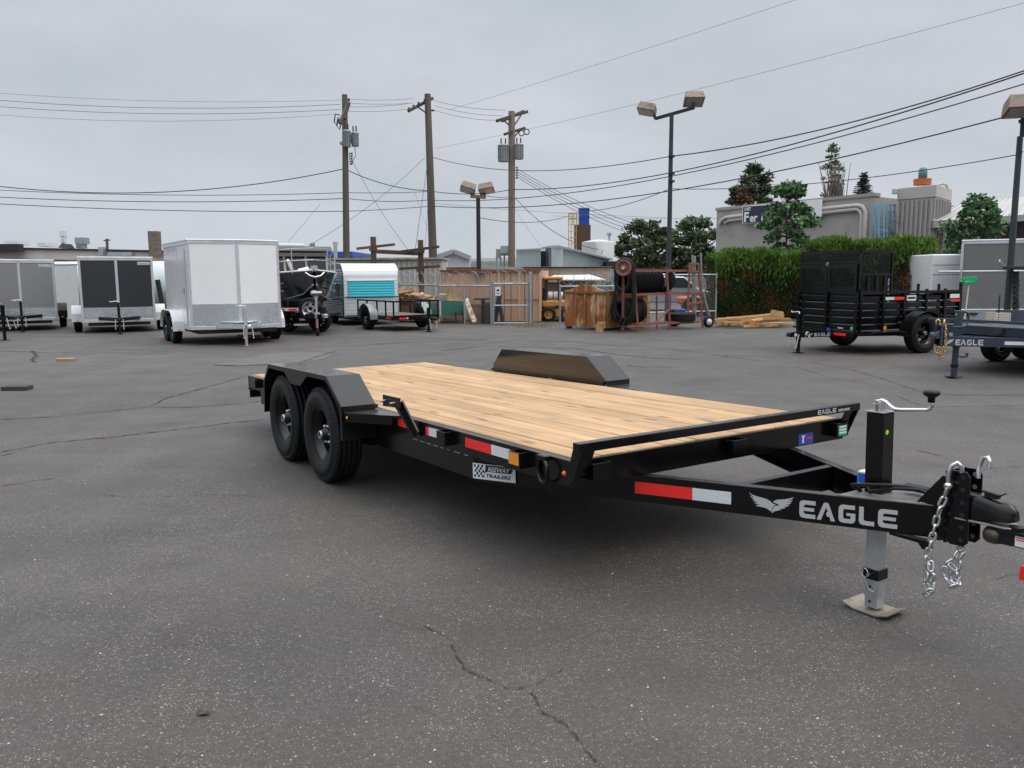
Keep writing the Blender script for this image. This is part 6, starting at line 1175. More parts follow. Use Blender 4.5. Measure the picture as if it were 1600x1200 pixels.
tree('conifer_tree', 'dark bushy conifer with browning lower foliage behind the sign', m=lf_con, n=9000, lsize=.30, seed=14, base=.25, clumps=46, trunk=.2, shape='round', dens=.34, asp=.3, **ptree(1176, 262, 52, 30))
ct2 = tree('dead_foliage', 'rusty brown dying branch foliage beside the bushy conifer', m=lf_br, n=1600, lsize=.25, seed=15, base=.62, clumps=12, trunk=.1, shape='round', dens=.5, asp=.3, cat='branch', **ptree(1163, 298, 51, 13))
tree('poplar_tree', 'slim poplar with leafy top above the hedge', m=lf_pop, n=1500, lsize=.15, seed=16, base=.58, clumps=60, trunk=.09, shape='column', dens=.24, **ptree(1304, 226, 50, 16))
bt3 = thing('bare_shrub', 'bare leafless twigs round the slim poplar stem', 'shrub', (P(1302, 300, 49).x, 49, 0)); tw = MB()
for k in range(80):
    u = random.gauss(1302, 7); q = P(u, 330, 49+random.uniform(-.4, .4)); tq = P(u+random.gauss(0, 7), random.uniform(252, 300), 49+random.uniform(-.5, .5)); mq = q.lerp(tq, .5)+Vector((random.uniform(-.15, .15), 0, 0)); tw.tube([Vector((q.x, q.y, 1.5)), q, mq, tq], [.035, .032, .026, .012], 4)
tw.v = [tuple(Vector(p)-bt3.location) for p in tw.v]; tw.build('twigs', mat('twig', (.16, .13, .115), .9), bt3)['kind'] = 'stuff'
tree('spruce_tree', 'small dark spruce tip behind the light blue ladder cage', m=lf_spr, n=4200, lsize=.20, seed=18, base=.45, clumps=60, trunk=.12, shape='cone', up=.15, asp=.3, **ptree(1350, 274, 50, 62))
# clipped hedges
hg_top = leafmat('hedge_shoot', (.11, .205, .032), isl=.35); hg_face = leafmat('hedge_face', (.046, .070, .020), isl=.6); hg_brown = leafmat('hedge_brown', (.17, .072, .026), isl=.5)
def hedge(label, u0, u1, vt, Y, dep, seed, side=0):
    rng = np.random.default_rng(seed); x0, x1, _, zt = W(u0, u1, vt+11, 497, Y)[0], W(u0, u1, vt, 497, Y)[1], 0, P((u0+u1)/2, vt+9, Y).z
    t = thing('hedge', label, 'hedge', ((x0+x1)/2, Y+dep/2, 0), 0, None)
    n = int(6800*(x1-x0)); f = rng.uniform(0, 1, n); 
    X = rng.uniform(x0, x1, n); Z = rng.uniform(.05, zt, n); bulge = .14*np.sin(X*2.1+seed)*np.sin(Z*1.9)+.09*np.sin(X*5.3)*np.cos(Z*4.1+1)
    Yf = Y+bulge+np.abs(rng.normal(size=n))*.09; xs = np.where(rng.uniform(size=n) < .22, 1, 0)
    Xs = np.where(xs == 1, np.where(rng.uniform(size=n) < .5, x0+.06*rng.normal(size=n), x1+.06*rng.normal(size=n)), X); Ys = np.where(xs == 1, rng.uniform(Y, Y+dep, n), Yf)
    pts = np.stack([Xs, Ys, Z], 1); dr = np.stack([.3*rng.normal(size=n), -.6*np.ones(n), .9*np.ones(n)], 1)
    pa = np.sin(X*3.1+seed)*np.sin(Z*3.7+X)+.5*rng.normal(size=n); br_ = (pa > .55) & (Z < zt*.84)
    leaves(pts[~br_], .068, hg_face, 'clipped_face', t, .5, seed, .5, dr[~br_])['kind'] = 'stuff'
    leaves(pts[br_], .062, hg_brown, 'brown_patches', t, .5, seed+1, .5, dr[br_])['kind'] = 'stuff'
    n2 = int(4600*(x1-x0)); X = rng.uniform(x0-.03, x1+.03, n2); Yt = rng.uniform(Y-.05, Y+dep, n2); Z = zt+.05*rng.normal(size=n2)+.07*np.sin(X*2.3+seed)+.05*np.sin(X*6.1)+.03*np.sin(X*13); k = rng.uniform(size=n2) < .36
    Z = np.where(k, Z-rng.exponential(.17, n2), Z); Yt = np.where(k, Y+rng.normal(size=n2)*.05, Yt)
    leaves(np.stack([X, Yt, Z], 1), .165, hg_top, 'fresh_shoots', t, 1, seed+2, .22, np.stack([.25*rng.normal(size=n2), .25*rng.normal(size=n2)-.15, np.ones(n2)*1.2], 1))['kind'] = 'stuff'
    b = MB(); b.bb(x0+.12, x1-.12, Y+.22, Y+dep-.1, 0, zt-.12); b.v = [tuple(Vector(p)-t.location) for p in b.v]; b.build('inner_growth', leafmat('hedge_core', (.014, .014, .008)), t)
    b = MB(); [b.cyl((x, Y+dep/2, 0), (x, Y+dep/2, .5), .04, n=6) for x in np.linspace(x0+.3, x1-.3, 6)]; b.v = [tuple(Vector(p)-t.location) for p in b.v]; b.build('stems', bark, t); return t
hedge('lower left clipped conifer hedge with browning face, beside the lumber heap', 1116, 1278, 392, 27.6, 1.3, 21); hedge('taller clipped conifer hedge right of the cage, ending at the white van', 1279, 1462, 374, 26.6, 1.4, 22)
# ------------------------------------------------------------ grey building, sign, tower, ladder cage, metal roof
gwm = mat('grey_render', (.33, .313, .30), .85, 0, .08, .5, bump=.1, bs=14, stain=((.24, .225, .215), .62, .8)); gtrim_ = mat('grey_trim', (.30, .285, .28), .7, 0, .08, 1); pipem = mat('grey_pipe', (.42, .395, .38), .5, .1, .08, 2)
gbd = thing('grey_building', 'plain grey rendered building wall with conduit pipes behind the hedge', 'building', (P(1245, 350, 39).x, 39, 0)); gA, gB = P(1120, 332, 41.5), P(1366, 312, 35.4); H_ = 4.62
gA.z = gB.z = 0; gd_ = (gB-gA).normalized(); gn_ = Vector((gd_.y, -gd_.x, 0)); GL = (gB-gA).length
rel(gbd, lambda b: b.prism([(0, 0), (GL, 0), (GL, H_+.12), (0, H_)], gA, gd_, (0, 0, 1), -gn_*9)).build('wall', gwm, gbd)
rel(gbd, lambda b: b.prism([(-.05, 0), (GL+.05, .12), (GL+.05, .26), (-.05, .14)], gA+gn_*.06+Vector((0, 0, H_+.003)), gd_, (0, 0, 1), -gn_*.5)).build('parapet_cap', gtrim_, gbd)
def onwall(u, v, off=.1):     # where a sight line meets the wall
    d = ray(u, v); q = gA+gn_*off; t_ = (q-Vector((0, 0, CH))).dot(gn_)/d.dot(gn_); return Vector((0, 0, CH))+d*t_
rel(gbd, lambda b: b.tube([onwall(*q) for q in ((1282, 327), (1340, 321), (1348, 323), (1352, 330), (1351, 372))], .10, 8)).build('conduit', pipem, gbd); rel(gbd, lambda b: b.tube([onwall(*q) for q in ((1282, 333), (1338, 327), (1344, 330), (1346, 336), (1345, 372))], .09, 8)).build('conduit', pipem, gbd)
rel(gbd, lambda b: [b.tube([onwall(*q) for q in ((1162, 337), (1134, 340), (1128, 344), (1124, 350))], .10, 8), b.tube([onwall(*q) for q in ((1162, 342), (1138, 345), (1132, 349))], .07, 8)]).build('conduit', pipem, gbd)
sgn = thing('building_sign', 'dark navy sign with white serif lettering half hidden by the maple', 'sign', onwall(1225, 340, .3)); so_ = sgn.location
def onsign(u, v): return onwall(u, v, .3)
def signpanel(b, a, c, off): 
    q = [onwall(a[0], a[1], off), onwall(c[0], a[1]+c[2], off), onwall(c[0], c[1], off), onwall(a[0], a[2], off)]; b.add(q+[p-gn_*.12 for p in q], [(0, 1, 2, 3), (7, 6, 5, 4), (0, 4, 5, 1), (1, 5, 6, 2), (2, 6, 7, 3), (3, 7, 4, 0)])
navs = mat('sign_navy', (.012, .024, .055), .4, 0, .05, 2); snw = mat('sign_white', (.72, .73, .74), .4, 0, .03, 2)
def quadp(b, pts, off): 
    q = [onwall(u, v, off) for u, v in pts]; b.add(q+[p-gn_*.1 for p in q], [(0, 1, 2, 3), (7, 6, 5, 4), (0, 4, 5, 1), (1, 5, 6, 2), (2, 6, 7, 3), (3, 7, 4, 0)])
rel(sgn, lambda b: quadp(b, ((1160, 349.5), (1283, 341.5), (1283, 311), (1160, 322)), .28)).build('sign_frame', snw, sgn); rel(sgn, lambda b: quadp(b, ((1161, 348.3), (1236, 343.3), (1236, 318), (1161, 323)), .31)).build('sign_face', navs, sgn)
def sgtext(s_, u, v, size, wd, shear=0, bold=0):
    q = onwall(u, v, .325); o = text_part(s_, size, snw, sgn, frame(q-so_, gd_, (0, 0, 1)), wd, shear, 'sign_lettering', bold); return o
sgtext('CURT', 1163, 329.3, .20, .36, 0, .008); sgtext('F', 1162.5, 346.5, .62, .26, 0, .02); sgtext('er', 1171.5, 346.2, .52, .42, 0, .014); sgtext('l', 1189.5, 345.2, .60, .08, 0, .01)
rel(sgn, lambda b: [quadp(b, ((1162, 346.6), (1166, 346.4), (1166, 345.8), (1162, 346)), .33), quadp(b, ((1271, 337.3), (1279, 336.7), (1279, 336), (1271, 336.6)), .29)]).build('sign_print', snw, sgn)
tw_ = thing('concrete_tower', 'square grey ribbed rooftop tower with an orange and green fan on top', 'tower', (P(1440, 350, 35).x, 35, 0)); tA, tB, tC = P(1398, 400, 34.6), P(1456, 400, 33.2), P(1480, 400, 35.2)
for q in (tA, tB, tC): q.z = 0
zt1, zt2 = P(1456, 307, 33.2).z, P(1456, 289, 33.2).z; td = tA+(tC-tB)
rel(tw_, lambda b: b.add([(q.x, q.y, z) for z in (0, zt1) for q in (tA, tB, tC, td)], [(0, 1, 5, 4), (1, 2, 6, 5), (2, 3, 7, 6), (3, 0, 4, 7)])).build('shaft', gwm, tw_)
cc = (tA+tC)/2; gr_ = lambda q: cc+(q-cc)*1.03
rel(tw_, lambda b: b.add([(q.x, q.y, z) for z in (zt1, zt2) for q in map(gr_, (tA, tB, tC, td))], [(3, 2, 1, 0), (4, 5, 6, 7), (0, 1, 5, 4), (1, 2, 6, 5), (2, 3, 7, 6), (3, 0, 4, 7)])).build('cap', mat('tower_cap', (.43, .405, .385), .85, 0, .08, .6), tw_)
for pa, pb, n_ in ((tA, tB, 8), (tB, tC, 6)):
    dn = (pb-pa).normalized(); nn2 = Vector((dn.y, -dn.x, 0))
    for i in range(n_): q = pa.lerp(pb, (i+.5)/n_)+nn2*.04; rel(tw_, lambda b: b.box((q.x, q.y, (zt1-.08)/2), (.07, .08, zt1-.08), (0, 0, math.atan2(dn.y, dn.x)))).build('rib', gwm, tw_)
p = P(1441, 289, 34.4); rel(tw_, lambda b: b.cyl(p, p+Vector((0, 0, .24)), .34, n=18)).build('fan_base', mat('fan_orange', (.42, .10, .03), .6), tw_); rel(tw_, lambda b: b.lathe([(.10, 0), (.17, .05), (.17, .25), (.15, .40), (.08, .46), (0, .47)], p+Vector((0, 0, .24)), 'Z', 14)).build('fan_motor', mat('motor_green', (.10, .19, .19), .5), tw_); rel(tw_, lambda b: b.tube([P(1462, 291, 34.6), P(1472, 287, 34.6), P(1479, 289, 34.6), P(1481, 296, 34.6)], .05, 6)).build('duct_pipe', pipem, tw_); rel(tw_, lambda b: b.cyl(P(1398, 303, 34.4), P(1399, 296, 34.4), .12)).build('flood_lamp', galv, tw_)
lbl = mat('ladder_blue', (.16, .36, .50), .5, 0, .08, 2); lc_ = thing('ladder_cage', 'light blue steel ladder cage between the grey wall and the tower', 'ladder', (P(1382, 350, 34.8).x, 34.8, 0))
rel(lc_, lambda b: [b.bar(P(u, 372, y), P(u, 319, y), .05, .05, (0, 1, 0)) for u, y in ((1367, 34.6), (1373, 34.2), (1381, 34.2), (1386, 34.8), (1391, 35.2), (1398, 35.0))]).build('upright', lbl, lc_); rel(lc_, lambda b: [b.bar(P(1366, v, 34.4), P(1387, v, 34.4), .05, .07) for v in (320, 325, 360)]+[b.bar(P(1386, v, 35), P(1399, v, 35), .05, .05) for v in (321, 331, 346)]).build('hoop', lbl, lc_); rel(lc_, lambda b: [b.bar(P(1368, v, 34.9), P(1378, v, 34.9), .04, .04) for v in range(328, 372, 6)]).build('rung', lbl, lc_); rel(lc_, lambda b: b.bar(P(1388, 352, 35), P(1400, 368, 35), .08, .08)).build('brace', gtrim_, lc_)
mrb = thing('metal_roof_building', 'grey building with a pale ribbed metal roof behind the right-hand maple', 'building', (P(1550, 350, 33).x, 33, 0)); rfm = mat('pale_roof', (.42, .42, .40), .5, .3, .1, .6); ev0, ev1 = P(1458, 345.5, 33), P(1660, 330, 33); dR = (ev1-ev0).normalized(); nR = Vector((0, 1, 0)); LR = (ev1-ev0).length
q4 = [ev0, ev1, P(1660, 301, 38), P(1500, 318, 38)]
rel(mrb, lambda b: b.add(q4, [(0, 1, 2, 3)])).build('roof', rfm, mrb); 
for i in range(18): f = i/17; rel(mrb, lambda b: b.bar(ev0.lerp(ev1, f)+Vector((0, 0, .02)), (q4[3]).lerp(q4[2], f)+Vector((0, 0, .02)), .05, .04)).build('roof_rib', rfm, mrb)
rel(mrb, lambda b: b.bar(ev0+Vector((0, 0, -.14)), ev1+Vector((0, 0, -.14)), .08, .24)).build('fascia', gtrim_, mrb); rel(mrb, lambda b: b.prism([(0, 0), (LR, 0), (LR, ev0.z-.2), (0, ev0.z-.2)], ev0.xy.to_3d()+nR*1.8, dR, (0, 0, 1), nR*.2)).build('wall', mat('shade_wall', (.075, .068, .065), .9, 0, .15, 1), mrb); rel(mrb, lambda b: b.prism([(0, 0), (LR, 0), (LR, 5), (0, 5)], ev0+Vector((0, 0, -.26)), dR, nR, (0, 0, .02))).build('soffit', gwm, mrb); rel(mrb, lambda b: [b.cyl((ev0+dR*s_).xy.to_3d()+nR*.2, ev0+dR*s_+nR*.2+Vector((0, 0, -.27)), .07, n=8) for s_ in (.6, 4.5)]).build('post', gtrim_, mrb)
# ------------------------------------------------------------ white van, silver trailer and fence on the right
wv = thing('panel_van', 'white panel van body between the hedge and the silver trailer', 'van', (P(1476, 450, 25.2).x, 25.2, 0)); x0, x1, z0, z1 = W(1452, 1505, 397, 490, 25.2)
part('body', wht, wv, lambda b: b.bb(x0-wv.location.x, x1-wv.location.x, 0, 4.5, .35, z1), .03); part('panel_seam', galv, wv, lambda b: [b.bb(x0-wv.location.x, x1-wv.location.x, -.006, -.001, z, z+.02) for z in (z1-.33, z1-.62)]); part('chassis', dark, wv, lambda b: b.bb(x0-wv.location.x+.1, x1-wv.location.x, .1, 4.4, .2, .349))
for dy in (.9, 3.4): w_ = empty('wheel', wv, (x0-wv.location.x+.25, dy, .34), (0, 0, R(90))); link('tyre', tyre_mesh(.34, .2, .2, 24), w_); link('rim', rim_mesh(.2, .2, galv, 1, 5), w_)
pS = P(1500, 500, 23.6); e5 = enclosed('enclosed_trailer', 'large silver-grey enclosed trailer behind the fence at the right edge', (0, 23.7, 0), R(-29), 2.1, 6.4, .45, P(1499, 375, 23.4).z-.05, .25, panel_s, panel_s, atp, .4, (-3.6, -4.5), .34, alu, 1.2, .45, badge=False)
q = P(1499, 450, 23.4); e5.location = (q.x+6.4*math.cos(R(-29))-1.05*math.sin(R(-29))*1.0, q.y+6.4*math.sin(R(-29))+1.05*math.cos(R(-29)), 0)
for x_ in (-6.4, -3.2): part('side_post', alu, e5, lambda b: b.bb(x_-.02, x_+.05, -1.052, -1.075, .45, P(1499, 375, 23.4).z-.12), .006)
fR = wirefence('wire_fence', 'grey chain-link fence in front of the silver trailer at the right', 'fence', (P(1461, 500, 21.6).x, 21.6, 0), (P(1640, 500, 21.6).x, 21.6, 0), P(1550, 424, 21.6).z, (.2, .625, .99), .085, rail2=True, z0=.30, r=.0021)
rel(fR, lambda b: [b.bar(P(1573, 421, 21.6), P(1562, 407, 21.3), .03, .06)]).build('barb_arm', galv, fR); rel(fR, lambda b: [b.cyl(P(u, 425, 21.6), P(u+.5, 422.6, 21.6), .006, n=4) for u in range(1464, 1600, 5)]).build('wire_tips', galv, fR)['kind'] = 'stuff'
# ------------------------------------------------------------ light poles
lampm = mat('lamp_housing', (.215, .165, .13), .6, .1, .15, 2, stain=((.11, .085, .065), .58, 4)); lens = mat('lamp_lens', (.36, .34, .31), .25, 0, .1, 3); polem = mat('pole_black', (.010, .011, .012), .5, 0, .2, 3); poleg = mat('pole_teal_grey', (.085, .11, .125), .6, .1, .15, 2)
def lamphead(t, c, yaw, tiltx, rollz=0, s=.78):
    m = Matrix.Translation(c) @ Matrix.Rotation(yaw, 4, 'Z') @ Matrix.Rotation(tiltx, 4, 'X') @ Matrix.Rotation(rollz, 4, 'Y'); a, c2, h_ = s*.5, s*.40, s*.46
    b = MB(); b.add([(-a, -c2, 0), (a, -c2, 0), (a, c2, 0), (-a, c2, 0), (-a*.86, -c2*.8, h_), (a*.86, -c2*.8, h_), (a*.86, c2*.8, h_), (-a*.86, c2*.8, h_)], [(3, 2, 1, 0), (4, 5, 6, 7), (0, 1, 5, 4), (1, 2, 6, 5), (2, 3, 7, 6), (3, 0, 4, 7)]); b.xf(m); b.v = [tuple(Vector(p)-t.location) for p in b.v]; hd = b.build('lamp_head', lampm, t, .012)
    b = MB(); b.bb(-a*.85, a*.85, -c2*.8, c2*.8, -.012, -.003); b.xf(m); b.v = [tuple(Vector(p)-t.location) for p in b.v]; b.build('lens', lens, hd); return hd
def lightpole(label, u, v0, Y, ub=None, low=None, kr=1, pm=None):
    q = P(u, v0, Y); t = thing('light_pole', label, 'light pole', (q.x, Y, 0), 0, 'yard light poles'); kk = Y/25*kr
    rel(t, lambda b: b.cyl((q.x, Y, low or 0), (q.x, Y, q.z), .075*kk, .06*kk, n=10)).build('pole', pm or polem, t)
    if low: rel(t, lambda b: b.cyl((q.x, Y, 0), (q.x, Y, low), .10*kk, n=12)).build('lower_pole', poleg, t)
    return t, q
t, q = lightpole('double-headed light pole above the tan container', 747, 310, 27.9); rel(t, lambda b: b.bar(P(735, 306.5, 27.9), P(759, 308.5, 27.9), .18, .10)).build('arm', lampm, t)
lamphead(t, P(730.5, 298, 27.8), R(8), R(-24), R(20), .52); lamphead(t, P(760.5, 299, 27.8), R(-10), R(-24), R(-10), .52); rel(t, lambda b: [b.bar(P(737, 306, 27.9), P(735, 301, 27.9), .06, .06, (0, 1, 0)), b.bar(P(757, 307, 27.9), P(758, 302, 27.9), .06, .06, (0, 1, 0))]).build('neck', polem, t)
t, q = lightpole('tall light pole with two box heads rising behind the tyre rack', 1049.5, 176, 26, low=P(1046, 420, 26).z, pm=mat('pole_slate', (.028, .038, .045), .5, .1, .2, 3)); rel(t, lambda b: b.bar(P(1023.5, 185.5, 26.2), P(1085.5, 168, 25.8), .08, .09)).build('arm', polem, t)
rel(t, lambda b: [b.bar(P(1023.5, 186, 26.2), P(1022, 176, 26.2), .07, .07, (0, 1, 0)), b.bar(P(1083, 169, 25.8), P(1084, 161, 25.8), .07, .07, (0, 1, 0))]).build('neck', polem, t); lamphead(t, P(1009.5, 176, 26.2), R(-20), R(-20), R(14), .56); lamphead(t, P(1084.5, 160, 25.8), R(0), R(-28), 0, .60)
rel(t, lambda b: [b.cyl(P(1049.3, v, 25.95), P(1049.3, v+3, 25.95), .10, n=10) for v in (243, 270, 282)]).build('wire_bracket', polem, t)
t, q = lightpole('light pole with a large box head cut by the right edge', 1594, 213, 17.5, low=None, kr=1.35, pm=mat('pole_slate', (.028, .038, .045), .5, .1, .2, 3)); rel(t, lambda b: b.bar(P(1592, 190, 17.5), P(1660, 178, 17.3), .06, .07)).build('arm', polem, t); rel(t, lambda b: b.cyl(P(1597, 214, 17.5), P(1600, 170, 17.5), .05, n=8)).build('pole_top', polem, t); lamphead(t, P(1598, 176, 17.2), R(-14), R(-16), 0, .66)
rel(t, lambda b: [b.tube([P(1596, 214, 17.4), P(1593, 232, 17.4), P(1594, 246, 17.4), P(1598, 236, 17.4)], .008, 4)]).build('cable_loop', polem, t)
spc = MB(); qq = [P(1587+3*math.sin(v*.75), v, 17.3) for v in range(424, 486, 2)]; spc.tube(qq, .045, 6); spc.tube([P(1587-3*math.sin(v*.75), v, 17.28) for v in range(424, 486, 2)], .04, 6); tag(spc.build('wrapped_hose', dark), 'black hose spiralled round the right-hand light pole', 'hose')
bx_ = MB(); wbox(bx_, 1579, 1625, 415.5, 420.5, 17.1, .3); tag(bx_.build('pole_shelf', dark, None, .01), 'black metal shelf strapped to the right-hand light pole', 'shelf')
# ------------------------------------------------------------ utility poles
upm = mat('pole_wood', (.105, .085, .068), .85, 0, .3, 2, streak=True); upm2 = mat('pole_wood_pale', (.185, .15, .115), .85, 0, .25, 2, streak=True); upt = mat('pole_arm', (.06, .05, .042), .85, 0, .3, 3); trf = mat('transformer_grey', (.26, .30, .31), .45, .3, .1, 3); ins = mat('insulator', (.05, .035, .03), .3)
UY = dict(a=43.0, b=43.5, c=44.0)
def upole(label, u0, v0, u1, Y, r0, r1, m):
    q = P(u0, v0, Y); g_ = P(u1, 415, Y); dr = (g_-q)/(q.z-g_.z); base = q+dr*q.z; t = thing('utility_pole', label, 'utility pole', base, 0, 'wooden utility poles'); rel(t, lambda b: b.cyl(base, q, r1, r0, n=12)).build('pole', m, t); return t
def transformer(t, u, vt, vb, Y, r):
    a, c = P(u, vt, Y), P(u, vb, Y); o = rel(t, lambda b: b.lathe([(0, c.z-a.z-.03), (r*.9, c.z-a.z-.03), (r, c.z-a.z+.02), (r, -.05), (r*1.06, -.04), (r*1.06, .0), (r*.6, .07), (0, .09)], a, 'Z', 16)).build('transformer', trf, t)
    rel(t, lambda b: [b.cyl(a+Vector((dx, -.05, .06)), a+Vector((dx, -.05, .34)), .035, n=8) for dx in (-r*.4, r*.4)]).build('bushing', ins, o); rel(t, lambda b: [b.box(a+Vector((r*1.03*math.sin(x), -r*1.03*math.cos(x), (c.z-a.z)/2)), (.03, .05, (a.z-c.z)*.7), (0, 0, x)) for x in (-1.1, -.7, -.3, .1, .5, .9)]).build('cooling_fin', trf, o)['kind'] = 'stuff'
t1 = upole('left utility pole with two grey transformers above the caravan', 538.5, 148, 541.5, UY['a'], .14, .19, upm); Y = UY['a']
rel(t1, lambda b: [b.bar(P(543.5, 160, Y-.3), P(531, 193, Y-1.5), .10, .12), b.bar(P(546, 161, Y+.3), P(538, 186, Y-.8), .1, .12)]).build('crossarm', upt, t1); rel(t1, lambda b: [b.tube([P(531+dx, 180+dy, Y-1), P(524+dx, 178+dy, Y-1), P(522+dx, 190+dy, Y-1), P(526+dx, 196+dy, Y-1), P(530+dx, 186+dy, Y-1)], .035, 5) for dx, dy in ((0, 0), (4, 6))]).build('cutout', ins, t1)
transformer(t1, 541.5, 205, 229, Y-.3, .20); transformer(t1, 554.5, 208, 228, Y-.1, .19); rel(t1, lambda b: [b.bar(P(541, v, Y), P(556, v, Y), .08, .08) for v in (212, 222)]+[b.cyl(P(537, v, Y-.1), P(537, v+4, Y-.1), .2, n=10) for v in (222,)]).build('bracket', trf, t1)
rel(t1, lambda b: [b.cyl(P(548, v, Y-.1), P(551, v, Y-.1), .05, n=6) for v in (240, 244, 248, 252, 256)]+[b.cyl(P(546.5, 238, Y), P(547, 258, Y), .02, n=5)]).build('rack_insulator', ins, t1); rel(t1, lambda b: [b.cyl(P(545, 158, Y), P(545, 154, Y), .06, n=6), b.tube([P(554, 230, Y), P(556, 242, Y), P(550, 255, Y)], .015, 4)]).build('insulator', ins, t1)
t2 = upole('middle leaning utility pole with one crossarm', 668, 147, 677, UY['b'], .16, .24, upm); Y = UY['b']; rel(t2, lambda b: b.bar(P(638, 173.5, Y-1.0), P(676, 153.5, Y+.8), .11, .14)).build('crossarm', upt, t2); rel(t2, lambda b: b.bar(P(654, 168, Y-.5), P(668, 178, Y-.1), .05, .06)).build('brace', upt, t2)
rel(t2, lambda b: [b.cyl(P(u, v, Y-.4), P(u, v-4, Y-.4), .06, n=6) for u, v in ((639, 172), (646, 168), (654, 163.5), (663.5, 158.5))]+[b.cyl(P(672, 172.5, Y), P(679, 172.5, Y), .05, n=6)]).build('insulator', ins, t2)
t3 = upole('right utility pole with two grey transformers and double crossarm', 799.5, 174, 799.5, UY['c'], .17, .19, upm2); Y = UY['c']; rel(t3, lambda b: [b.bar(P(776, 189, Y-.9), P(824, 174.5, Y+.9), .11, .15), b.bar(P(784, 189, Y-.2), P(818, 174, Y+1.2), .11, .15)]).build('crossarm', upt, t3); rel(t3, lambda b: b.bar(P(788, 210, Y-.5), P(820, 200, Y+.5), .11, .13)).build('crossarm', upt, t3)
rel(t3, lambda b: [b.bar(P(788, 189, Y-.3), P(797, 197, Y), .05, .05), b.bar(P(814, 180, Y+.4), P(803, 197, Y), .05, .05), b.bar(P(812, 203, Y+.3), P(803, 215, Y), .05, .05)]).build('brace', upt, t3); rel(t3, lambda b: [b.torus(P(u, v, Y), (.3, 1, 0), .14, .03, 12, 5) for u, v in ((815, 208), (823, 206))]).build('cutout', ins, t3)
transformer(t3, 786.5, 227, 252, Y-.3, .29); transformer(t3, 810.5, 226, 248, Y-.1, .25); rel(t3, lambda b: [b.bar(P(788, v, Y), P(810, v, Y), .08, .08) for v in (233, 244)]).build('bracket', trf, t3); rel(t3, lambda b: [b.cyl(P(806, v, Y-.1), P(809, v, Y-.1), .05, n=6) for v in (262, 266, 270, 274, 278)]).build('rack_insulator', ins, t3)
# ------------------------------------------------------------ wires
wm_ = mat('wire', (.018, .018, .02), .6); wmf = mat('wire_fine', (.10, .10, .11), .6)
def wire(label, a, c, sag, r=.014, m=None, mid=None):
    a, c = P(*a), P(*c); pts = []
    for i in range(25): f = i/24; pts.append(a.lerp(c, f)+Vector((0, 0, -4*sag*f*(1-f))))
    b = MB(); b.tube(pts, r, 4); tag(b.build('power_line', m or wm_), label, 'wire', 'overhead wires')
A_, B_, C_ = UY['a'], UY['b'], UY['c']
wire('topmost thin wire from the left edge to the left utility pole', (-20, 144, A_), (538, 156, A_), .25, .008, wmf); wire('second thin wire from the left edge to the left utility pole', (-20, 155, A_), (532, 163, A_-.8), .30, .012, wmf); wire('third thin wire from the left edge to the left utility pole', (-20, 165, A_), (532, 171, A_-.8), .30, .012, wmf); wire('lowest of four thin wires from the left edge to the left utility pole', (-20, 178, A_), (528, 178, A_-1), .35, .008, wmf)
wire('thick sagging cable from the left edge rising to the left utility pole', (-20, 289, A_), (537, 264, A_), .75, .022); wire('upper straight cable low across the left sky', (-20, 296, A_), (540, 301, A_), .2, .015); wire('middle straight cable low across the left sky', (-20, 307, A_), (540, 310, A_), .22, .018); wire('lowest straight cable low across the left sky', (-20, 317.5, A_), (540, 330, A_), .16, .018)
wire('thick cable sagging from the left pole to the middle pole', (541, 265, A_), (674, 298, B_), .25, .020); wire('upper straight cable between the left and middle poles', (541, 301, A_), (674, 299, B_), .04, .014); wire('looped cable between the left and middle poles', (541, 310, A_), (675, 312, B_), .12, .016); wire('lowest cable between the left and middle poles', (541, 330, A_), (676, 322, B_), .03, .015)
for k, (v0, v1, u1) in enumerate(((155, 154, 646), (161, 161, 646), (167, 161.5, 640), (174, 170, 640))): wire('%s thin wire between the tops of the left and middle poles' % ('topmost', 'second', 'third', 'lowest')[k], (545, v0, A_), (u1, v1, B_-.8), .06, .009, wmf)
for k, (u0, v0, u1, v1) in enumerate(((677, 157, 790, 172), (679, 165, 786, 181), (680, 172.5, 776, 188))): wire('%s thin wire between the tops of the middle and right poles' % ('topmost', 'middle', 'lowest')[k], (u0, v0, B_), (u1, v1, C_-.6), .12, .010, wmf)
wire('cable from the middle pole passing behind the right pole to the tall light pole', (677, 246, B_), (1049, 244, 26), .55, .014); wire('upper thick cable from the tall light pole to the top right', (1049, 244, 26), (1640, 97, 19), .28, .017); wire('twin thick cable from the right pole to the top right', (800, 296, C_), (1640, 101, 19.5), .75, .020); wire('second thick cable from the right pole to the right edge', (677, 313, B_), (1640, 119, 20), .85, .016); wire('third thick cable from the right pole to the right edge', (677, 322, B_), (1640, 164, 20), .85, .018)
wire('cable from the middle pole sagging to the right pole', (676, 299, B_), (800, 296, C_), .18, .018); wire('thin service cable from the tall light pole to the right-hand light pole', (1049, 295, 26), (1594, 241, 17.5), .22, .010); wire('service cable sagging from the right utility pole to the tall light pole', (905, 330, 36), (1049, 294, 26), .18, .012); wire('service cable from the double-headed lamp sagging toward the brown tower', (749, 340, 28), (890, 337, 36), .22, .011); wire('long thin wire crossing behind the lamp toward the tree', (680, 318, B_), (1040, 340, 50), .1, .008, wmf)
for k in range(4): wire('%s of four service drops fanning from the right pole to the trees' % ('first', 'second', 'third', 'fourth')[k], (808, 264+4*k, C_), (1030-7*k, 360+4*k, 52), .35, .014)
wire('drop wire from the right pole to the silver shed', (802, 306, C_), (935, 390, 40), .5, .016); wire('drop wire from the lamp to the right pole', (758, 306, 28), (800, 307, C_), .05, .012)
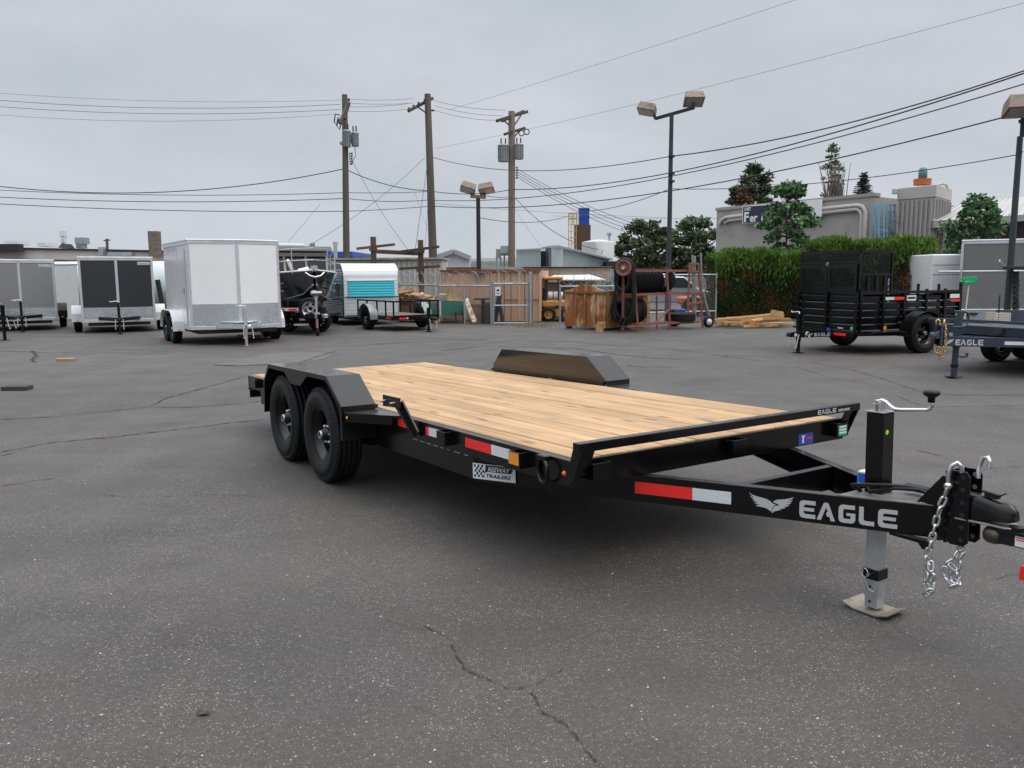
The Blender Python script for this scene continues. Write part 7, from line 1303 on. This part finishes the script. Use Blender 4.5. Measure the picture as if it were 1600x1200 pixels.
wire('very thin wire rising across the sky over the right pole', (700, 172, 60), (1260, -6, 40), .1, .009, wmf); wire('very thin wire rising from the transformers to the right edge', (680, 232, 60), (1660, -12, 30), .3, .008, wmf); wire('thin level wire in front of the brown tower', (860, 337, 50), (1130, 341, 45), .08, .008, wmf)
wire('long guy wire from the left pole down to the right', (551, 252, A_), (645, 400, A_-6), .25, .012); wire('guy wire crossing from the middle pole down to the left', (664, 246, B_), (478, 386, A_-6), .3, .010); wire('steep guy wire left of the middle pole', (667, 262, B_), (648, 395, B_-4), .02, .012); wire('thin guy wire close beside the middle pole', (672, 262, B_), (664, 392, B_-2), .02, .008, wmf); wire('faint guy wire right of the right pole', (806, 330, C_), (862, 408, C_-2), .03, .008, wmf); wire('short guy wire dropping left of the left pole', (501, 318, A_), (450, 378, A_-3), .02, .009); wire('hooked lead from the lower cable beside the middle pole', (648, 300, B_), (676, 380, B_-1), .05, .008, wmf)
# ------------------------------------------------------------ things on the blue trailer
crm_ = mat('crate_white', (.55, .50, .44), .6, 0, .08, 4); mk = thing('milk_crate', 'off-white milk crate standing on the slate blue trailer', 'crate', P(1559, 500, 13.6)); mk.location.z = P(1559, 514, 13.6).z; ch_ = .27
part('crate_walls', crm_, mk, lambda b: [b.bb(-.13, .13, -.13+d_, -.12+d_, z, z+.02) for d_ in (0, .25) for z in np.linspace(0, ch_-.02, 7)]+[b.bb(x-.008, x+.008, -.131+d_, -.119+d_, 0, ch_) for d_ in (0, .25) for x in np.linspace(-.125, .125, 7)]+[b.bb(-.13+d_, -.12+d_, -.13, .13, z, z+.02) for d_ in (0, .25) for z in np.linspace(0, ch_-.02, 7)]+[b.bb(-.131+d_, -.119+d_, y-.008, y+.008, 0, ch_) for d_ in (0, .25) for y in np.linspace(-.125, .125, 7)]+[b.bb(-.13, .13, -.13, .13, 0, .012)])['kind'] = 'stuff'
brm = thing('broom', 'green push broom standing head up behind the blue trailer', 'broom', P(1512, 470, 13.9)); rel(brm, lambda b: b.cyl(P(1507, 500, 13.7), P(1514, 444, 13.9), .012, n=8)).build('handle', mat('broom_handle', (.36, .34, .31), .5, 0, .2, 6), brm)
rel(brm, lambda b: b.box(P(1514.5, 441, 13.9), (.20, .06, .05), (0, -.12, .1))).build('head', mat('broom_green', (.015, .36, .13), .5, 0, .1, 6), brm, .008)
rel(brm, lambda b: [b.box(P(1504.5+1.3*k, 437+.0-.10*k, 13.9), (.012, .05, .07), (0, -.12+.02*random.uniform(-3, 3), .1)) for k in range(17)]).build('bristles', mat('bristle_green', (.02, .40, .16), .7, 0, .2, 9), brm)['kind'] = 'stuff'
rod = MB(); rod.cyl(P(1560, 500, 13.6), P(1562, 461, 13.6), .012, n=6); tag(rod.build('steel_rod', dark), 'thin dark rod standing out of the milk crate', 'rod')
# stones and blocks lying on the asphalt
o_ = MB(); q = G(27, 609); o_.box((q.x, q.y, .028), (.34, .20, .056), (0, 0, .05)); tag(o_.build('wood_block', mat('dark_block', (.045, .035, .03), .8, 0, .2, 9), None, .006), 'dark weathered timber block on the asphalt at far left', 'block')
o_ = MB(); q = G(103, 564); o_.box((q.x, q.y, .025), (.31, .12, .05), (0, 0, -.02)); tag(o_.build('wood_block', woodmat('pale_block', (.50, .34, .20), 0, 2, .1), None, .005), 'pale timber block on the asphalt in front of the charcoal trailer', 'block')
for u, v, l_, lab in ((263, 531, .42, 'pale plank end lying beside the white trailer wheel'), (391, 528, .6, 'pale plank under the white trailer tongue')):
    o_ = MB(); q = G(u, v); o_.box((q.x, q.y, .04), (l_, .10, .08), (0, 0, .05)); tag(o_.build('timber_plank', MATS['pale_block'], None, .005), lab, 'plank')
bm = bmesh.new(); bmesh.ops.create_icosphere(bm, subdivisions=2, radius=.018)
for v in bm.verts: v.co = Vector((v.co.x*1.3, v.co.y*.9, v.co.z*.7))*random.uniform(.8, 1.25)
me = bpy.data.meshes.new('stone'); bm.to_mesh(me); bm.free(); me.materials.append(mat('stone', (.085, .08, .075), .9, 0, .3, 40)); q = G(318, 1116); o_ = link('stone', me, None, (q.x, q.y, .010)); tag(o_, 'small loose stone on the asphalt near the lower left corner', 'stone')
# pebbles scattered on the near asphalt
pb = MB(); rngp = random.Random(5)
for i in range(420):
    u, v = rngp.uniform(-20, 1620), 620+580*rngp.random()**.55; q = G(u, v); s_ = rngp.uniform(.0022, .0055); a = rngp.uniform(0, 6.3); ca, sa = math.cos(a)*s_, math.sin(a)*s_
    pb.add([q+Vector((ca*1.4, sa*1.4, .001)), q+Vector((-sa, ca, .001)), q+Vector((-ca*1.2, -sa*1.2, .001)), q+Vector((sa, -ca, .001)), q+Vector((0, 0, s_*.9))], [(0, 1, 4), (1, 2, 4), (2, 3, 4), (3, 0, 4)])
struct(pb.build('loose_grit', mat('grit', (.30, .28, .26), .8, 0, .2, 40, island=.6)), 'stuff')
# pickup standing out of the picture to the right: only its hitch reaches in
tk_ = thing('pickup_truck', 'tow ball mount of a truck reaching in from the right edge under the coupler', 'truck', (2.9, 3.55, 0), R(-62)); hl = bpy.data.objects['flatbed_trailer']
def hw(x, y, z): return Matrix.Translation(hl.location) @ hl.rotation_euler.to_matrix().to_4x4() @ Vector((x, y, z))
hb0, hb1 = hw(1.44, -.01, .395), hw(2.45, .02, .40)
tk_.location = (hw(3.2, 0, 0).x, hw(3.2, 0, 0).y, 0); tk_.rotation_euler = (0, 0, 0)
rel(tk_, lambda b: b.bar(hb0, hb1, .052, .052)).build('draw_bar', blackm, tk_, .004); fwd = (hb1-hb0).normalized(); lat = Vector((-fwd.y, fwd.x, 0))
rel(tk_, lambda b: [b.lathe([(0, -.035), (.028, -.033), (.034, -.015), (.036, 0), (.036, .02), (.030, .03), (.018, .034), (.016, .028), (0, .028)], (0, 0, 0), 'Z', 20)] and None or b.xf(Matrix.Translation(hb0+Vector((0, 0, -.002))+fwd*-.02) @ (-fwd+lat*.25).to_track_quat('Z', 'Y').to_matrix().to_4x4())).build('ball_pin', mat('worn_steel', (.10, .085, .07), .4, .7, .3, 20), tk_)
rel(tk_, lambda b: [b.cyl(hb0+fwd*.06+Vector((0, 0, .026)), hb0+fwd*.06+Vector((0, 0, .05)), .028, n=14), b.box(hb0+fwd*.05+Vector((0, 0, .03)), (.10, .07, .012), (0, 0, math.atan2(fwd.y, fwd.x)))]).build('ball_seat', blackm, tk_)
stk = rel(tk_, lambda b: b.prism([(.068, -.02), (.20, -.02), (.20, .022), (.068, .022)], hb0-lat*.0275, fwd, (0, 0, 1), -lat*.001)).build('warning_label', wht, tk_); rel(tk_, lambda b: [b.prism([(.072, z), (.195, z), (.195, z+.004), (.072, z+.004)], hb0-lat*.0287, fwd, (0, 0, 1), -lat*.0006) for z in (.012, .004)]).build('label_print', redr, stk)
bc = hw(2.55, 0, .62); yawt = math.atan2(fwd.y, fwd.x)
def tbox(name, m, x0, x1, y0, y1, z0, z1, bev=0):
    b = MB(); b.bb(x0, x1, y0, y1, z0, z1); b.xf(Matrix.Translation((hb1.x, hb1.y, 0)) @ Matrix.Rotation(yawt, 4, 'Z')); b.v = [tuple(Vector(p)-tk_.location) for p in b.v]; return b.build(name, m, tk_, bev)
tbox('bumper', chrome, -.05, .15, -.9, .9, .48, .68, .03); tbox('tailgate', mat('truck_grey', (.10, .10, .11), .3, .4, .05, 2, coat=.5), .16, .22, -.8, .8, .70, 1.25, .03); tbox('bed', MATS['truck_grey'], .22, 2.2, -.95, .95, .62, 1.25, .05); tbox('cab', MATS['truck_grey'], 2.2, 4.0, -.92, .92, .55, 1.85, .12); tbox('receiver', blackm, -.10, .3, -.05, .05, .34, .47)
for s in (-1, 1): tbox('tail_light', redr, .16, .225, s*.81, s*.95, .80, 1.2)
tp_ = hw(1.515, -.09, .30); rel(tk_, lambda b: [b.prism([(0, 0), (.12, 0), (.12, .055), (0.003, .055)], hw(1.540, -.06, .255), fwd, (0, 0, 1), lat*.02), b.bar(hw(1.66, -.02, .285), hw(1.66, -.02, .38), .02, .02)]).build('red_tab', redr, tk_)
for dx in (1.1, 4.2):
    for s in (-1, 1): b = Matrix.Translation((hb1.x, hb1.y, 0)) @ Matrix.Rotation(yawt, 4, 'Z') @ Vector((dx, s*.82, .38)); w_ = empty('wheel', tk_, b-tk_.location, (0, 0, yawt)); link('tyre', tyre_mesh(.38, .25, .22, 32), w_); link('rim', rim_mesh(.22, .25, alu, s, 6), w_)
